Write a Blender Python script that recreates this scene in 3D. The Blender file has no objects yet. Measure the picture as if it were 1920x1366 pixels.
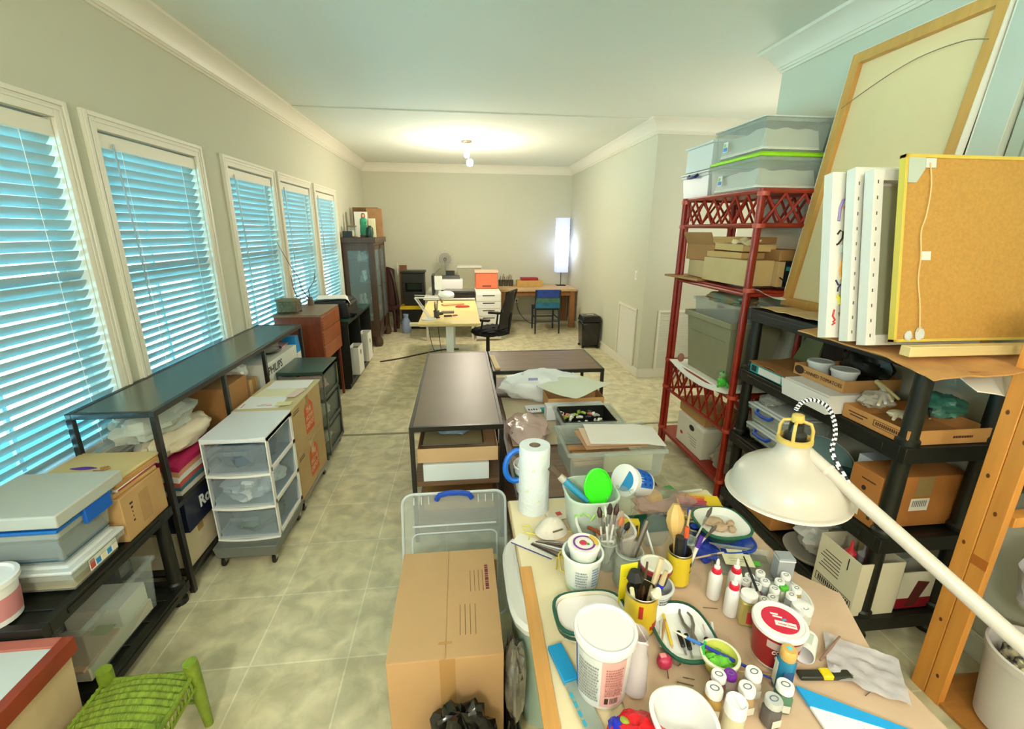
import bpy, math, random
from mathutils import Matrix, Vector, noise
R = random.Random(7)
rad = math.radians
scn = bpy.context.scene
COL = scn.collection
# ---------------------------------------------------------------- camera
CAM_H, F_PX, PITCH, YAW, ROLL = 1.80, 850.0, rad(16.4), rad(6.5), rad(0.45)
_fw = Vector((math.sin(YAW)*math.cos(PITCH), math.cos(YAW)*math.cos(PITCH), -math.sin(PITCH)))
_r = Vector((math.cos(YAW), -math.sin(YAW), 0)); _u = _r.cross(_fw)
_rt = _r*math.cos(ROLL) + _u*math.sin(ROLL); _up = _u*math.cos(ROLL) - _r*math.sin(ROLL)
cd = bpy.data.cameras.new('camera'); cam = bpy.data.objects.new('camera', cd); COL.objects.link(cam)
cd.sensor_width = 36; cd.lens = F_PX/1920*36; cd.clip_start = 0.05; cd.clip_end = 200
cam.matrix_world = Matrix(((_rt.x,_up.x,-_fw.x,0),(_rt.y,_up.y,-_fw.y,0),(_rt.z,_up.z,-_fw.z,CAM_H),(0,0,0,1)))
scn.camera = cam
def at(px, py, x=None, y=None, z=None):
    """photo measurement -> point of the room on a known plane (metres)"""
    d = _fw + _rt*((px-960)/F_PX) - _up*((py-683)/F_PX)
    t = (z-CAM_H)/d.z if z is not None else (x/d.x if x is not None else y/d.y)
    return Vector((0,0,CAM_H)) + d*t
# ---------------------------------------------------------------- colour management, world, lights
vs = scn.view_settings
vs.view_transform = 'Standard'; vs.look = 'None'; vs.gamma = 1.0; vs.use_curve_mapping = False
vs.exposure = 0.48
scn.cycles.max_bounces = 8; scn.cycles.transparent_max_bounces = 16
scn.cycles.use_denoising = True
w = bpy.data.worlds.new('world'); scn.world = w; w.use_nodes = True
nt = w.node_tree; bg = nt.nodes['Background']
tc = nt.nodes.new('ShaderNodeTexCoord'); sp = nt.nodes.new('ShaderNodeSeparateXYZ'); rp = nt.nodes.new('ShaderNodeValToRGB')
nt.links.new(tc.outputs['Generated'], sp.inputs[0]); nt.links.new(sp.outputs['Z'], rp.inputs[0]); nt.links.new(rp.outputs[0], bg.inputs[0])
rp.color_ramp.elements[0].color = (0.75,0.92,1.0,1); rp.color_ramp.elements[0].position = 0.0
rp.color_ramp.elements[1].color = (0.08,0.55,0.95,1); rp.color_ramp.elements[1].position = 0.35
bg.inputs[1].default_value = 2.2
def area(name, loc, size, size_y, power, col, target):
    l = bpy.data.lights.new(name, 'AREA'); l.shape = 'RECTANGLE'; l.size = size; l.size_y = size_y; l.energy = power; l.color = col
    o = bpy.data.objects.new(name, l); COL.objects.link(o); o.location = loc
    o.rotation_euler = (Vector(target)-Vector(loc)).to_track_quat('-Z','Y').to_euler(); return o
def point(name, loc, power, col, r=0.05):
    l = bpy.data.lights.new(name, 'POINT'); l.energy = power; l.color = col; l.shadow_soft_size = r
    o = bpy.data.objects.new(name, l); COL.objects.link(o); o.location = loc; return o
WARM = (1.0,0.87,0.66)
sun = bpy.data.lights.new('sun','SUN'); sun.energy = 135; sun.color = (.60,.95,1.0); sun.angle = rad(1)
so = bpy.data.objects.new('sun', sun); COL.objects.link(so); so.rotation_euler = (0, rad(38), 0)
area('ceiling_light_behind', (1.0,-0.9,2.9), 1.0, 0.5, 7, (1.0,0.96,0.88), (0.7,1.6,0.4))
point('fill_point_hall', (-0.5,-1.2,2.25), 92, (1.0,0.98,0.88), .18)  # added fill behind the camera, no fixture; brightens ceiling and walls
point('fill_point_near', (1.1,-0.9,2.4), 24, (1.0,0.97,0.88), .15)  # second added fill out of view, spreads more light onto the ceiling
point('alcove_light', (3.1,4.2,1.9), 26, (1.0,0.95,0.84), .2)
# ---------------------------------------------------------------- helpers
def lin(c):
    if isinstance(c, str):
        c = c.lstrip('#'); c = tuple(int(c[i:i+2],16)/255 for i in (0,2,4))
    return tuple((v/12.92 if v <= 0.04045 else ((v+0.055)/1.055)**2.4) for v in c) + (1,)
def mat(name, col, rough=0.5, metal=0.0, var=0.0, scale=8.0, bump=0.0, bscale=None, emit=0.0, alpha=1.0, col2=None, stretch=None, spec=0.5, thresh=(0.3,0.7), trans=0.0):
    m = bpy.data.materials.new(name); m.use_nodes = True; t = m.node_tree; N = t.nodes; L = t.links
    p = N['Principled BSDF']; c = lin(col); p.inputs['Base Color'].default_value = c
    p.inputs['Roughness'].default_value = rough; p.inputs['Metallic'].default_value = metal
    p.inputs['Specular IOR Level'].default_value = spec
    if emit: p.inputs['Emission Color'].default_value = c; p.inputs['Emission Strength'].default_value = emit
    if var or bump or col2:
        co = N.new('ShaderNodeTexCoord'); mp = N.new('ShaderNodeMapping'); L.new(co.outputs['Object'], mp.inputs[0])
        if stretch: mp.inputs['Scale'].default_value = stretch
        if var or col2:
            n = N.new('ShaderNodeTexNoise'); n.inputs['Scale'].default_value = scale; n.inputs['Detail'].default_value = 5
            L.new(mp.outputs[0], n.inputs[0]); r = N.new('ShaderNodeValToRGB'); L.new(n.outputs[0], r.inputs[0])
            e = r.color_ramp.elements; e[0].position, e[1].position = thresh
            if col2: e[0].color = c; e[1].color = lin(col2)
            else:
                e[0].color = tuple(v*(1-var) for v in c[:3])+(1,); e[1].color = tuple(min(1,v*(1+var)) for v in c[:3])+(1,)
            L.new(r.outputs[0], p.inputs['Base Color'])
        if bump:
            n2 = N.new('ShaderNodeTexNoise'); n2.inputs['Scale'].default_value = bscale or scale; n2.inputs['Detail'].default_value = 3
            L.new(mp.outputs[0], n2.inputs[0]); b = N.new('ShaderNodeBump'); b.inputs['Strength'].default_value = bump; b.inputs['Distance'].default_value = 0.01
            L.new(n2.outputs[0], b.inputs['Height']); L.new(b.outputs[0], p.inputs['Normal'])
    out = N['Material Output']
    if trans:
        tr = N.new('ShaderNodeBsdfTranslucent'); tr.inputs[0].default_value = c; mx = N.new('ShaderNodeMixShader'); mx.inputs[0].default_value = trans
        L.new(p.outputs[0], mx.inputs[1]); L.new(tr.outputs[0], mx.inputs[2]); L.new(mx.outputs[0], out.inputs[0])
    if alpha < 1:
        tp = N.new('ShaderNodeBsdfTransparent'); tp.inputs[0].default_value = tuple(0.5+0.5*v for v in c[:3])+(1,)
        mx = N.new('ShaderNodeMixShader'); mx.inputs[0].default_value = alpha
        L.new(tp.outputs[0], mx.inputs[1]); L.new(p.outputs[0], mx.inputs[2]); L.new(mx.outputs[0], out.inputs[0])
    return m
_mc = {}
def C(col, rough=0.5, **k):
    key = (col, rough, tuple(sorted(k.items())))
    if key not in _mc: _mc[key] = mat('paint_'+col.strip('#'), col, rough, **k)
    return _mc[key]

class MB:
    """collects shapes, becomes ONE mesh"""
    def __init__(s, m=None): s.v=[]; s.f=[]; s.mi=[]; s.ms=[]; s.T=Matrix(); s.m=m
    def _m(s, m):
        m = m or s.m
        if m not in s.ms: s.ms.append(m)
        return s.ms.index(m)
    def xf(s, loc=(0,0,0), rot=(0,0,0)):
        from mathutils import Euler
        s.T = Matrix.Translation(loc) @ Euler(rot).to_matrix().to_4x4(); return s
    def add(s, vs, fs, m=None):
        k = len(s.v); i = s._m(m); s.v += [tuple(s.T @ Vector(v)) for v in vs]
        for f in fs: s.f.append([k+j for j in f]); s.mi.append(i)
        return s
    def box(s, x0,y0,z0,x1,y1,z1, m=None, t=0.0, tt=0.0):
        # t: the bottom is smaller by t on every side, tt: the top
        v = [(x0+t,y0+t,z0),(x1-t,y0+t,z0),(x1-t,y1-t,z0),(x0+t,y1-t,z0),(x0+tt,y0+tt,z1),(x1-tt,y0+tt,z1),(x1-tt,y1-tt,z1),(x0+tt,y1-tt,z1)]
        return s.add(v, [(3,2,1,0),(4,5,6,7),(0,1,5,4),(1,2,6,5),(2,3,7,6),(3,0,4,7)], m)
    def hexa(s, b4, t4, m=None):
        return s.add(list(b4)+list(t4), [(3,2,1,0),(4,5,6,7),(0,1,5,4),(1,2,6,5),(2,3,7,6),(3,0,4,7)], m)
    def tray(s, x0,y0,z0,x1,y1,z1, th=0.004, m=None, t=0.0):
        # open box with wall thickness
        v = [(x0+t,y0+t,z0),(x1-t,y0+t,z0),(x1-t,y1-t,z0),(x0+t,y1-t,z0),(x0,y0,z1),(x1,y0,z1),(x1,y1,z1),(x0,y1,z1),
             (x0+th,y0+th,z1),(x1-th,y0+th,z1),(x1-th,y1-th,z1),(x0+th,y1-th,z1),(x0+t+th,y0+t+th,z0+th),(x1-t-th,y0+t+th,z0+th),(x1-t-th,y1-t-th,z0+th),(x0+t+th,y1-t-th,z0+th)]
        q = [(3,2,1,0),(12,13,14,15)]
        for i in range(4):
            j = (i+1)%4; q += [(i,j,4+j,4+i),(4+i,4+j,8+j,8+i),(8+i,8+j,12+j,12+i)]
        return s.add(v, q, m)
    def lathe(s, prof, n=28, m=None, sx=1, sy=1, sq=2.0, c=(0,0,0), cap=True):
        vs=[]; fs=[]
        for (r,z) in prof:
            for i in range(n):
                a = 2*math.pi*i/n; ca, sa = math.cos(a), math.sin(a)
                k = 1.0 if sq == 2 else (abs(ca)**sq+abs(sa)**sq)**(-1/sq)
                vs.append((c[0]+r*k*ca*sx, c[1]+r*k*sa*sy, c[2]+z))
        for j in range(len(prof)-1):
            for i in range(n):
                k = (i+1)%n; fs.append((j*n+i, j*n+k, (j+1)*n+k, (j+1)*n+i))
        if cap:
            fs.append(tuple(reversed(range(n)))); b=(len(prof)-1)*n; fs.append(tuple(range(b,b+n)))
        return s.add(vs, fs, m)
    def tube(s, pts, r, n=8, m=None, closed=False):
        P = [Vector(p) for p in pts]; N = len(P); vs=[]; fs=[]
        rs = r if isinstance(r,(list,tuple)) else [r]*N; up = None
        for i,p in enumerate(P):
            d = (P[(i+1)%N]-P[i-1]) if closed else (P[min(i+1,N-1)]-P[max(i-1,0)])
            d.normalize()
            if up is None: up = Vector((0,0,1)) if abs(d.z)<0.9 else Vector((1,0,0))
            sd = d.cross(up); sd.normalize(); up = sd.cross(d); up.normalize()
            for k in range(n):
                a = 2*math.pi*k/n; vs.append(p + sd*math.cos(a)*rs[i] + up*math.sin(a)*rs[i])
        for i in range(N if closed else N-1):
            j = (i+1)%N
            for k in range(n):
                l = (k+1)%n; fs.append((i*n+k, i*n+l, j*n+l, j*n+k))
        if not closed: fs.append(tuple(reversed(range(n)))); fs.append(tuple(range((N-1)*n,N*n)))
        return s.add(vs, fs, m)
    def prism(s, poly, z0, z1, m=None):
        n=len(poly); v=[(p[0],p[1],z0) for p in poly]+[(p[0],p[1],z1) for p in poly]
        return s.add(v, [tuple(reversed(range(n))), tuple(range(n,2*n))]+[(i,(i+1)%n,n+(i+1)%n,n+i) for i in range(n)], m)
    def sheet(s, fn, nu, nv, m=None, th=0.0):
        vs=[]; fs=[]
        for j in range(nv+1):
            for i in range(nu+1): vs.append(Vector(fn(i/nu, j/nv)))
        w_=nu+1
        for j in range(nv):
            for i in range(nu): fs.append((j*w_+i, j*w_+i+1, (j+1)*w_+i+1, (j+1)*w_+i))
        if th:
            k=len(vs); vs += [v-Vector((0,0,th)) for v in vs[:k]]
            fs += [tuple(k+q for q in reversed(f)) for f in fs[:]]
            ed = [(i,i+1) for i in range(nu)]+[(j*w_+nu,(j+1)*w_+nu) for j in range(nv)]+[(nv*w_+i+1,nv*w_+i) for i in range(nu)]+[((j+1)*w_,j*w_) for j in range(nv)]
            fs += [(b,a,a+k,b+k) for a,b in ed]
        return s.add(vs, fs, m)
    def blob(s, c, sz, amp=0.15, fr=3.0, seed=0, m=None, n=26, flat=0.0, rough2=0.0):
        vs=[]; fs=[]; h=n//2; off=Vector((seed*7.3,seed*3.1,seed*1.7))
        for j in range(h+1):
            ph = math.pi*j/h
            for i in range(n):
                th=2*math.pi*i/n; d=Vector((math.sin(ph)*math.cos(th), math.sin(ph)*math.sin(th), math.cos(ph)))
                k = 1+amp*noise.noise(d*fr+off)+rough2*noise.noise(d*fr*4+off)
                q = Vector((d.x*sz[0]*k, d.y*sz[1]*k, d.z*sz[2]*k))
                if flat and q.z < -sz[2]*flat: q.z = -sz[2]*flat
                vs.append((c[0]+q.x,c[1]+q.y,c[2]+q.z))
        for j in range(h):
            for i in range(n):
                k=(i+1)%n; fs.append((j*n+i,(j+1)*n+i,(j+1)*n+k,j*n+k))
        return s.add(vs,fs,m)
    def build(s, name, parent=None, bev=0.0, loc=None, sharp=0.6, rz=0.0):
        me = bpy.data.meshes.new(name); me.from_pydata([tuple(v) for v in s.v], [], s.f)
        for m in s.ms: me.materials.append(m)
        me.polygons.foreach_set('material_index', s.mi); me.polygons.foreach_set('use_smooth', [True]*len(s.f))
        me.update(); me.set_sharp_from_angle(angle=sharp)
        o = bpy.data.objects.new(name, me); COL.objects.link(o)
        if parent: o.parent = parent
        if loc is not None: o.location = loc
        if rz: o.rotation_euler.z = rz
        if bev:
            b = o.modifiers.new('bevel','BEVEL'); b.width = bev; b.segments = 2; b.limit_method='ANGLE'; b.angle_limit = rad(40)
        return o
def tag(o, label, cat, group=None, kind=None):
    o['label'] = label; o['category'] = cat
    if group: o['group'] = group
    if kind: o['kind'] = kind
    return o
def thing(name, label, cat, loc=(0,0,0), rz=0.0, group=None, rot=None):
    o = bpy.data.objects.new(name, None); COL.objects.link(o); o.location = loc; o.rotation_euler = rot or (0,0,rz); o.empty_display_size = 0.05
    return tag(o, label, cat, group)
def solo(name, label, cat, b, loc=(0,0,0), rz=0.0, group=None, bev=0.0, rot=None):
    o = b.build(name, None, bev, loc, rz=rz)
    if rot: o.rotation_euler = rot
    return tag(o, label, cat, group)
def struct(name, b, bev=0.0, parent=None):
    o = b.build(name, parent, bev)
    if not parent: o['kind'] = 'structure'
    return o
def dup(root, loc, rz=None, label=None, group=None, rot=None, scale=None):
    r = root.copy(); COL.objects.link(r); r.location = loc
    if rz is not None: r.rotation_euler = (0,0,rz)
    if rot: r.rotation_euler = rot
    if scale: r.scale = scale
    if label: r['label'] = label
    if group: r['group'] = group
    for ch in list(root.children):
        c = ch.copy(); COL.objects.link(c); c.parent = r
        for g in ch.children:
            d = g.copy(); COL.objects.link(d); d.parent = c
    return r
def txt(parent, s, size, loc, rot, m, name='lettering', align='CENTER', sx=1.0, bold=0.0):
    cu = bpy.data.curves.new(name,'FONT'); cu.body = s; cu.size = size; cu.align_x = align; cu.align_y='CENTER'; cu.extrude = 0.0003; cu.offset = bold; cu.resolution_u = 2
    tmp = bpy.data.objects.new('tmp', cu); me = bpy.data.meshes.new_from_object(tmp); bpy.data.objects.remove(tmp); bpy.data.curves.remove(cu)
    me.materials.clear(); me.materials.append(m)
    o = bpy.data.objects.new(name, me); COL.objects.link(o); o.parent = parent; o.location = loc; o.rotation_euler = rot; o.scale = (sx,1,1); return o
def bars(parent, w_, h, loc, rot, m, name='print_marks', seed=1, rows=1):
    """a line of illegible print: short strokes"""
    r_ = random.Random(seed); b = MB(m)
    for k in range(rows):
        z = h*(.5-(k+.5)/rows); q = h*.3/rows; x = -w_/2
        while x < w_/2:
            d = r_.uniform(.25,.9)*h/rows; b.box(x,z-q,0,min(x+d,w_/2),z+q,.0004); x += d+h*.16/rows
    return _place(b.build(name,parent), loc, rot)
def _place(o, loc, rot): o.location = loc; o.rotation_euler = rot; return o
FRONT = (rad(90),0,0)            # lettering read from -y
LEFT = (rad(90),0,rad(-90))      # lettering read from -x
RIGHT = (rad(90),0,rad(90))      # lettering read from +x
def attach(ch, root):
    ch.parent = root; ch.matrix_parent_inverse = root.matrix_basis.inverted()
    for k in ('label','category','group'):
        if k in ch: del ch[k]
    return ch
# ---------------------------------------------------------------- shared materials
M = dict(
 wall = mat('wall_paint','#cdccb6',0.85,bump=0.05,bscale=121),
 ceil = mat('ceiling_paint','#e2e5d6',0.9),
 trim = mat('trim_paint','#e6e2d0',0.45),
 black = mat('black_plastic','#14160f',0.45,var=0.2,scale=20),
 blackm = mat('black_metal','#1d1a15',0.35,metal=0.0,spec=0.6),
 board = mat('cardboard','#c39862',0.8,var=0.06,scale=6,bump=0.05,bscale=60),
 board2 = mat('cardboard_light','#d8b482',0.8,var=0.05,scale=6),
 board3 = mat('cardboard_dark','#a5713c',0.8,var=0.08,scale=6),
 tape = mat('packing_tape','#b88d58',0.25),
 white = mat('white_plastic','#f2f1ec',0.35),
 paper = mat('paper','#f1efe6',0.8),
 clear = mat('clear_plastic','#eef4f2',0.15,alpha=0.12),
 clear2 = mat('frosted_plastic','#e9eee8',0.3,alpha=0.22),
 milk = mat('milky_plastic','#e9edea',0.35,alpha=0.8),
 glass = mat('jar_glass','#dfe6dc',0.05,alpha=0.25),
 blue = mat('blue_plastic','#1b4bb5',0.35),
 green = mat('green_plastic','#3ee51b',0.4),
 dkgreen = mat('dark_green_plastic','#1f5440',0.35),
 red = mat('red_plastic','#d9203a',0.35),
 metal = mat('steel','#b9b9b4',0.3,metal=1.0),
 wood = mat('pine','#cf8a3c',0.6,var=0.14,scale=5,stretch=(6,6,0.6)),
 oak = mat('oak_top','#c49a63',0.5,var=0.12,scale=5,stretch=(0.6,6,6)),
 walnut = mat('walnut_top','#7d5d45',0.45,var=0.22,scale=6,stretch=(0.5,9,9)),
 mahog = mat('mahogany','#7a3418',0.35,var=0.2,scale=6,stretch=(6,1,1)),
 curio = mat('curio_wood','#4a3524',0.4,var=0.25,scale=8,stretch=(4,4,0.5)),
 rattan = mat('red_lacquer','#93230f',0.35,var=0.15,scale=25),
 lamp_on = mat('lit_bulb','#fff3df',0.3,emit=30),
)
# ================================================================ the room
XL, XR, YF, YB, ZC, YC, YN = -1.78, 2.23, 9.36, -2.6, 3.0, 5.35, 3.32   # left, right, far, back, ceiling, jog wall, end of near right wall
def floor_mat():
    m = bpy.data.materials.new('floor_tile'); m.use_nodes = True; t=m.node_tree; N=t.nodes; L=t.links; p=N['Principled BSDF']
    co=N.new('ShaderNodeTexCoord'); mp=N.new('ShaderNodeMapping'); mp.inputs['Location'].default_value=(0.12,-0.015,0); L.new(co.outputs['Object'],mp.inputs[0])
    br=N.new('ShaderNodeTexBrick'); L.new(mp.outputs[0],br.inputs[0]); br.offset=0.0; br.squash=1
    for k,v in (('Scale',1.0),('Brick Width',0.41),('Row Height',0.4),('Mortar Size',0.004),('Mortar Smooth',0.1),('Bias',0.0)): br.inputs[k].default_value=v
    br.inputs['Color1'].default_value=lin('#dacfac'); br.inputs['Color2'].default_value=lin('#e2d8b6'); br.inputs['Mortar'].default_value=lin('#efe8cc')
    n=N.new('ShaderNodeTexNoise'); n.inputs['Scale'].default_value=9; n.inputs['Detail'].default_value=8; n.inputs['Distortion'].default_value=.5; L.new(co.outputs['Object'],n.inputs[0])
    r=N.new('ShaderNodeValToRGB'); L.new(n.outputs[0],r.inputs[0]); e=r.color_ramp.elements; e[0].position=.35; e[1].position=.68; e[0].color=(.62,.62,.56,1); e[1].color=(1.12,1.1,1.05,1)
    mx=N.new('ShaderNodeMix'); mx.data_type='RGBA'; mx.blend_type='MULTIPLY'; mx.inputs[0].default_value=0.75
    L.new(br.outputs['Color'],mx.inputs[6]); L.new(r.outputs[0],mx.inputs[7]); L.new(mx.outputs[2],p.inputs['Base Color'])
    p.inputs['Roughness'].default_value=0.38
    b=N.new('ShaderNodeBump'); b.inputs['Strength'].default_value=0.25; b.inputs['Distance'].default_value=0.003; b.invert=True; L.new(br.outputs['Fac'],b.inputs['Height']); L.new(b.outputs[0],p.inputs['Normal'])
    return m
struct('floor', MB(floor_mat()).box(XL-.3,YB-.2,-0.1,4.3,YF+.2,0))
struct('ceiling', MB(M['ceil']).box(XL-.3,YB-.2,ZC,4.3,YF+.2,ZC+.1))
struct('ceiling_far', MB(M['ceil']).box(XL-.1,YC,ZC-.012,XR+.1,YF+.1,ZC-.0005))
WIN = [(0.25,1.35),(1.45,2.515),(2.605,3.65),(3.93,4.95),(5.01,6.09),(6.17,7.21)]   # outer edges of the casings
WZ0, WZ1, CS = 0.66, 2.345, 0.078
b = MB(M['wall']); ys=[YB]
for a,c in WIN: ys += [a+CS-.01, c-CS+.01]
ys.append(YF+.1)
for i in range(0,len(ys),2): b.box(XL-.16,ys[i],0,XL,ys[i+1],ZC)
for a,c in WIN:
    b.box(XL-.16,a+CS-.01,0,XL,c-CS+.01,WZ0+CS-.01); b.box(XL-.16,a+CS-.01,WZ1-CS+.01,XL,c-CS+.01,ZC)
struct('wall_left', b)
struct('wall_far', MB(M['wall']).box(XL,YF,0,XR+.1,YF+.12,ZC))
struct('wall_right', MB(M['wall']).box(XR,YC,0,XR+.15,YF,ZC))
struct('wall_jog', MB(M['wall']).box(XR+.15,YC,0,4.2,YC+.15,ZC))
struct('wall_right_near', MB(M['wall']).box(XR,YB,0,XR+.15,YN,ZC))
struct('wall_alcove', MB(M['wall']).box(4.1,YB,0,4.2,YC,ZC))
struct('wall_back', MB(M['wall']).box(XL-.16,YB-.12,0,4.2,YB,ZC))
# crown moulding: profile (out from wall, down from ceiling)
CP = [(0,0),(.125,0),(.125,-.02),(.105,-.028),(.07,-.055),(.04,-.098),(.03,-.118),(.022,-.118),(.022,-.135),(.012,-.135),(.012,-.15),(0,-.15)]
def crown(name, p0, p1, nrm, e0=0, e1=0):
    """run from p0 to p1, nrm = into the room; e0/e1 = how far the mitre grows per unit out"""
    b=MB(M['trim']); p0=Vector(p0); p1=Vector(p1); d=(p1-p0).normalized(); n=Vector(nrm); k=len(CP); vs=[]
    for p,e in ((p0,e0),(p1,e1)):
        for (o,z) in CP: vs.append((p+n*o+d*(e*o)).to_3d()[:2]+(ZC+z,))
    fs=[(i,(i+1)%k,k+(i+1)%k,k+i) for i in range(k)]+[tuple(reversed(range(k))),tuple(range(k,2*k))]
    b.add(vs,fs); return struct(name,b)
crown('trim_1',(XL,YB),(XL,YF),(1,0),0,-1)
crown('trim_2',(XL,YF),(XR,YF),(0,-1),1,-1)
crown('trim_3',(XR,YF),(XR,YC),(-1,0),1,1)
crown('trim_4',(XR,YC),(4.1,YC),(0,-1),-1,0)
crown('trim_5',(XR,YN),(XR,YB),(-1,0),-1,0)
crown('trim_6',(4.1,YN),(XR,YN),(0,1),0,1)
def base(name,x0,y0,x1,y1): struct(name, MB(M['trim']).box(x0,y0,0,x1,y1,.105).box(x0+.003,y0+.003,.105,x1-.003,y1-.003,.118), .003)
base('baseboard_left',XL,YB,XL+.016,YF); base('baseboard_far',XL+.016,YF-.016,XR,YF); base('baseboard_right',XR-.016,YC-.016,XR,YF-.016)
base('baseboard_jog',XR,YC-.016,4.1,YC); base('baseboard_right_near',XR-.016,YB,XR,YN)
struct('trim_7', MB(C('#8f8a6b',0.4)).box(XL+.02,3.915,0,4.1,3.945,.004))
# windows with casing, sash and glass, each with its own blind
M['slat'] = mat('blind_slat','#b9cccb',0.4,trans=0.26)
M['pane'] = mat('window_glass','#dff4fa',0.02,alpha=0.06)
names = ['window blind nearest the camera, cut by the left picture edge','white slatted blind of the second window from the left, full height','white slatted blind with wand on the first of three far windows','middle white blind of the three far windows, behind the twigs','white slatted blind of the farthest window by the curio cabinet']
for i,(a,c) in enumerate(WIN):
    f=MB(M['trim']); x=XL
    def ring(y0,y1,z0,z1,w_,x0,x1):
        f.box(x0,y0,z0,x1,y0+w_,z1); f.box(x0,y1-w_,z0,x1,y1,z1); f.box(x0,y0+w_,z1-w_,x1,y1-w_,z1); f.box(x0,y0+w_,z0,x1,y1-w_,z0+w_)
    ring(a,c,WZ0,WZ1,CS,x,x+.018); ring(a+.002,c-.002,WZ0+.002,WZ1-.002,.022,x+.018,x+.025); ring(a+.034,c-.034,WZ0+.034,WZ1-.034,.012,x+.018,x+.022)
    ring(a+CS-.010,c-CS+.010,WZ0+CS-.010,WZ1-CS+.010,.012,x-.15,x-.001)
    win=struct('window_%d'%(i+1),f,.002)
    g=MB(M['white']); y0,y1,z0,z1=a+CS,c-CS,WZ0+CS,WZ1-CS; f=g
    ring(y0,y1,z0,z1,.045,x-.135,x-.095); g.box(x-.135,y0,1.5,x-.09,y1,1.55); g.box(x-.135,(y0+y1)/2-.01,z0,x-.12,(y0+y1)/2+.01,z1)
    g.build('window_sash',win); MB(M['pane']).box(x-.118,y0+.04,z0+.04,x-.114,y1-.04,z1-.04).build('window_pane',win)
    if i==0: continue
    t=thing('window_blind',names[i-1],'blind',(XL-.029,(a+c)/2,WZ1-CS-.012),0,'white slatted window blinds')
    W=(c-a)/2-CS-.006; H=z1-z0-.03
    MB(M['trim']).box(-.028,-W,-.068,.030,W,0).build('headrail',t,.002)
    s=MB(M['slat']); k=0; z=-.08; th=rad(56); ca,sa=math.cos(th)*.025,math.sin(th)*.025
    while z>-H+.05:
        sag=.0015*math.sin(k*1.7+i)
        q=[(ca,sa),(ca*.35+.003,sa*.35-.0017),(-ca*.35+.003,-sa*.35-.0017),(-ca,-sa)]; vs=[]
        for yy in (-W,0,W):
            for (dx,dz) in q: vs.append((dx,yy,z+dz+(sag if yy==0 else 0)))
            for (dx,dz) in q: vs.append((dx-.002,yy,z+dz+.001+(sag if yy==0 else 0)))
        fs=[]
        for u in (0,8):
            for v_ in range(3): fs += [(u+v_,u+v_+1,u+v_+9,u+v_+8),(u+v_+12,u+v_+13,u+v_+5,u+v_+4)]
            fs += [(u,u+8,u+12,u+4),(u+7,u+15,u+11,u+3)]
        s.add(vs,fs); z-=.0455; k+=1
    s.build('slats',t,sharp=1.2)
    MB(M['trim']).box(-.02,-W,-H,.02,W,-H+.025).build('bottom_rail',t,.002)
    for yy in (-W*.62,W*.62): MB(M['white']).tube([(.028,yy,-.05),(.026,yy,-H+.02)],.0012,5).build('ladder_cord',t)
    MB(M['slat'] if i!=2 else C('#8aa6ad',0.3)).tube([(.036,-W+.1,-.04),(.05,-W+.105,-.5),(.05,-W+.11,-.85)],.0045,8).build('tilt_wand',t)
# world outside the windows
struct('patio_ground', MB(mat('patio','#c4ecf2',0.9)).box(-30,-20,-.35,XL-.3,30,-.25))  # patio ground outside, cyan tint added so its bounced light colours the ceiling
# wall plates, grilles
def plate(label,p,rz,n=1):
    t=thing('light_switch',label,'switch',p,rz); MB(M['white']).box(-.036,-.006,-.057,.036,0,.057).build('switch_plate',t,.002); MB(M['trim']).box(-.017,-.011,-.033,.017,-.006,.033).build('rocker',t,.001)
plate('white rocker light switch on the right hand wall', (XR,5.65,1.27), rad(90)*-1)
def grille(label,p,rz,w_,h_):
    t=thing('air_return_grille',label,'vent',p,rz); f=MB(M['trim'])
    f.box(0,-.02,0,w_,0,.03).box(0,-.02,h_-.03,w_,0,h_).box(0,-.02,.03,.03,0,h_-.03).box(w_-.03,-.02,.03,w_,0,h_-.03).build('frame',t,.003)
    l=MB(C('#e2dfcc',0.5)); z=.035; l.box(.03,-.004,.03,w_-.03,0,h_-.03,C('#b9b59c',0.6))
    while z<h_-.04:
        l.add([(.03,-.014,z),(w_-.03,-.014,z),(w_-.03,-.004,z+.012),(.03,-.004,z+.012),(.03,-.012,z-.002),(w_-.03,-.012,z-.002),(w_-.03,-.002,z+.01),(.03,-.002,z+.01)],[(0,1,2,3),(7,6,5,4),(0,4,5,1),(1,5,6,2),(2,6,7,3),(3,7,4,0)]); z+=.018
    l.build('louvres',t)
grille('white louvred return grille flat on the right wall beside the corner',(XR,6.17,.1),rad(-90),.66,.76)
grille('white louvred return grille on the jog wall behind the red shelf',(2.43,YC,.1),0,.5,.77)
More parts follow.
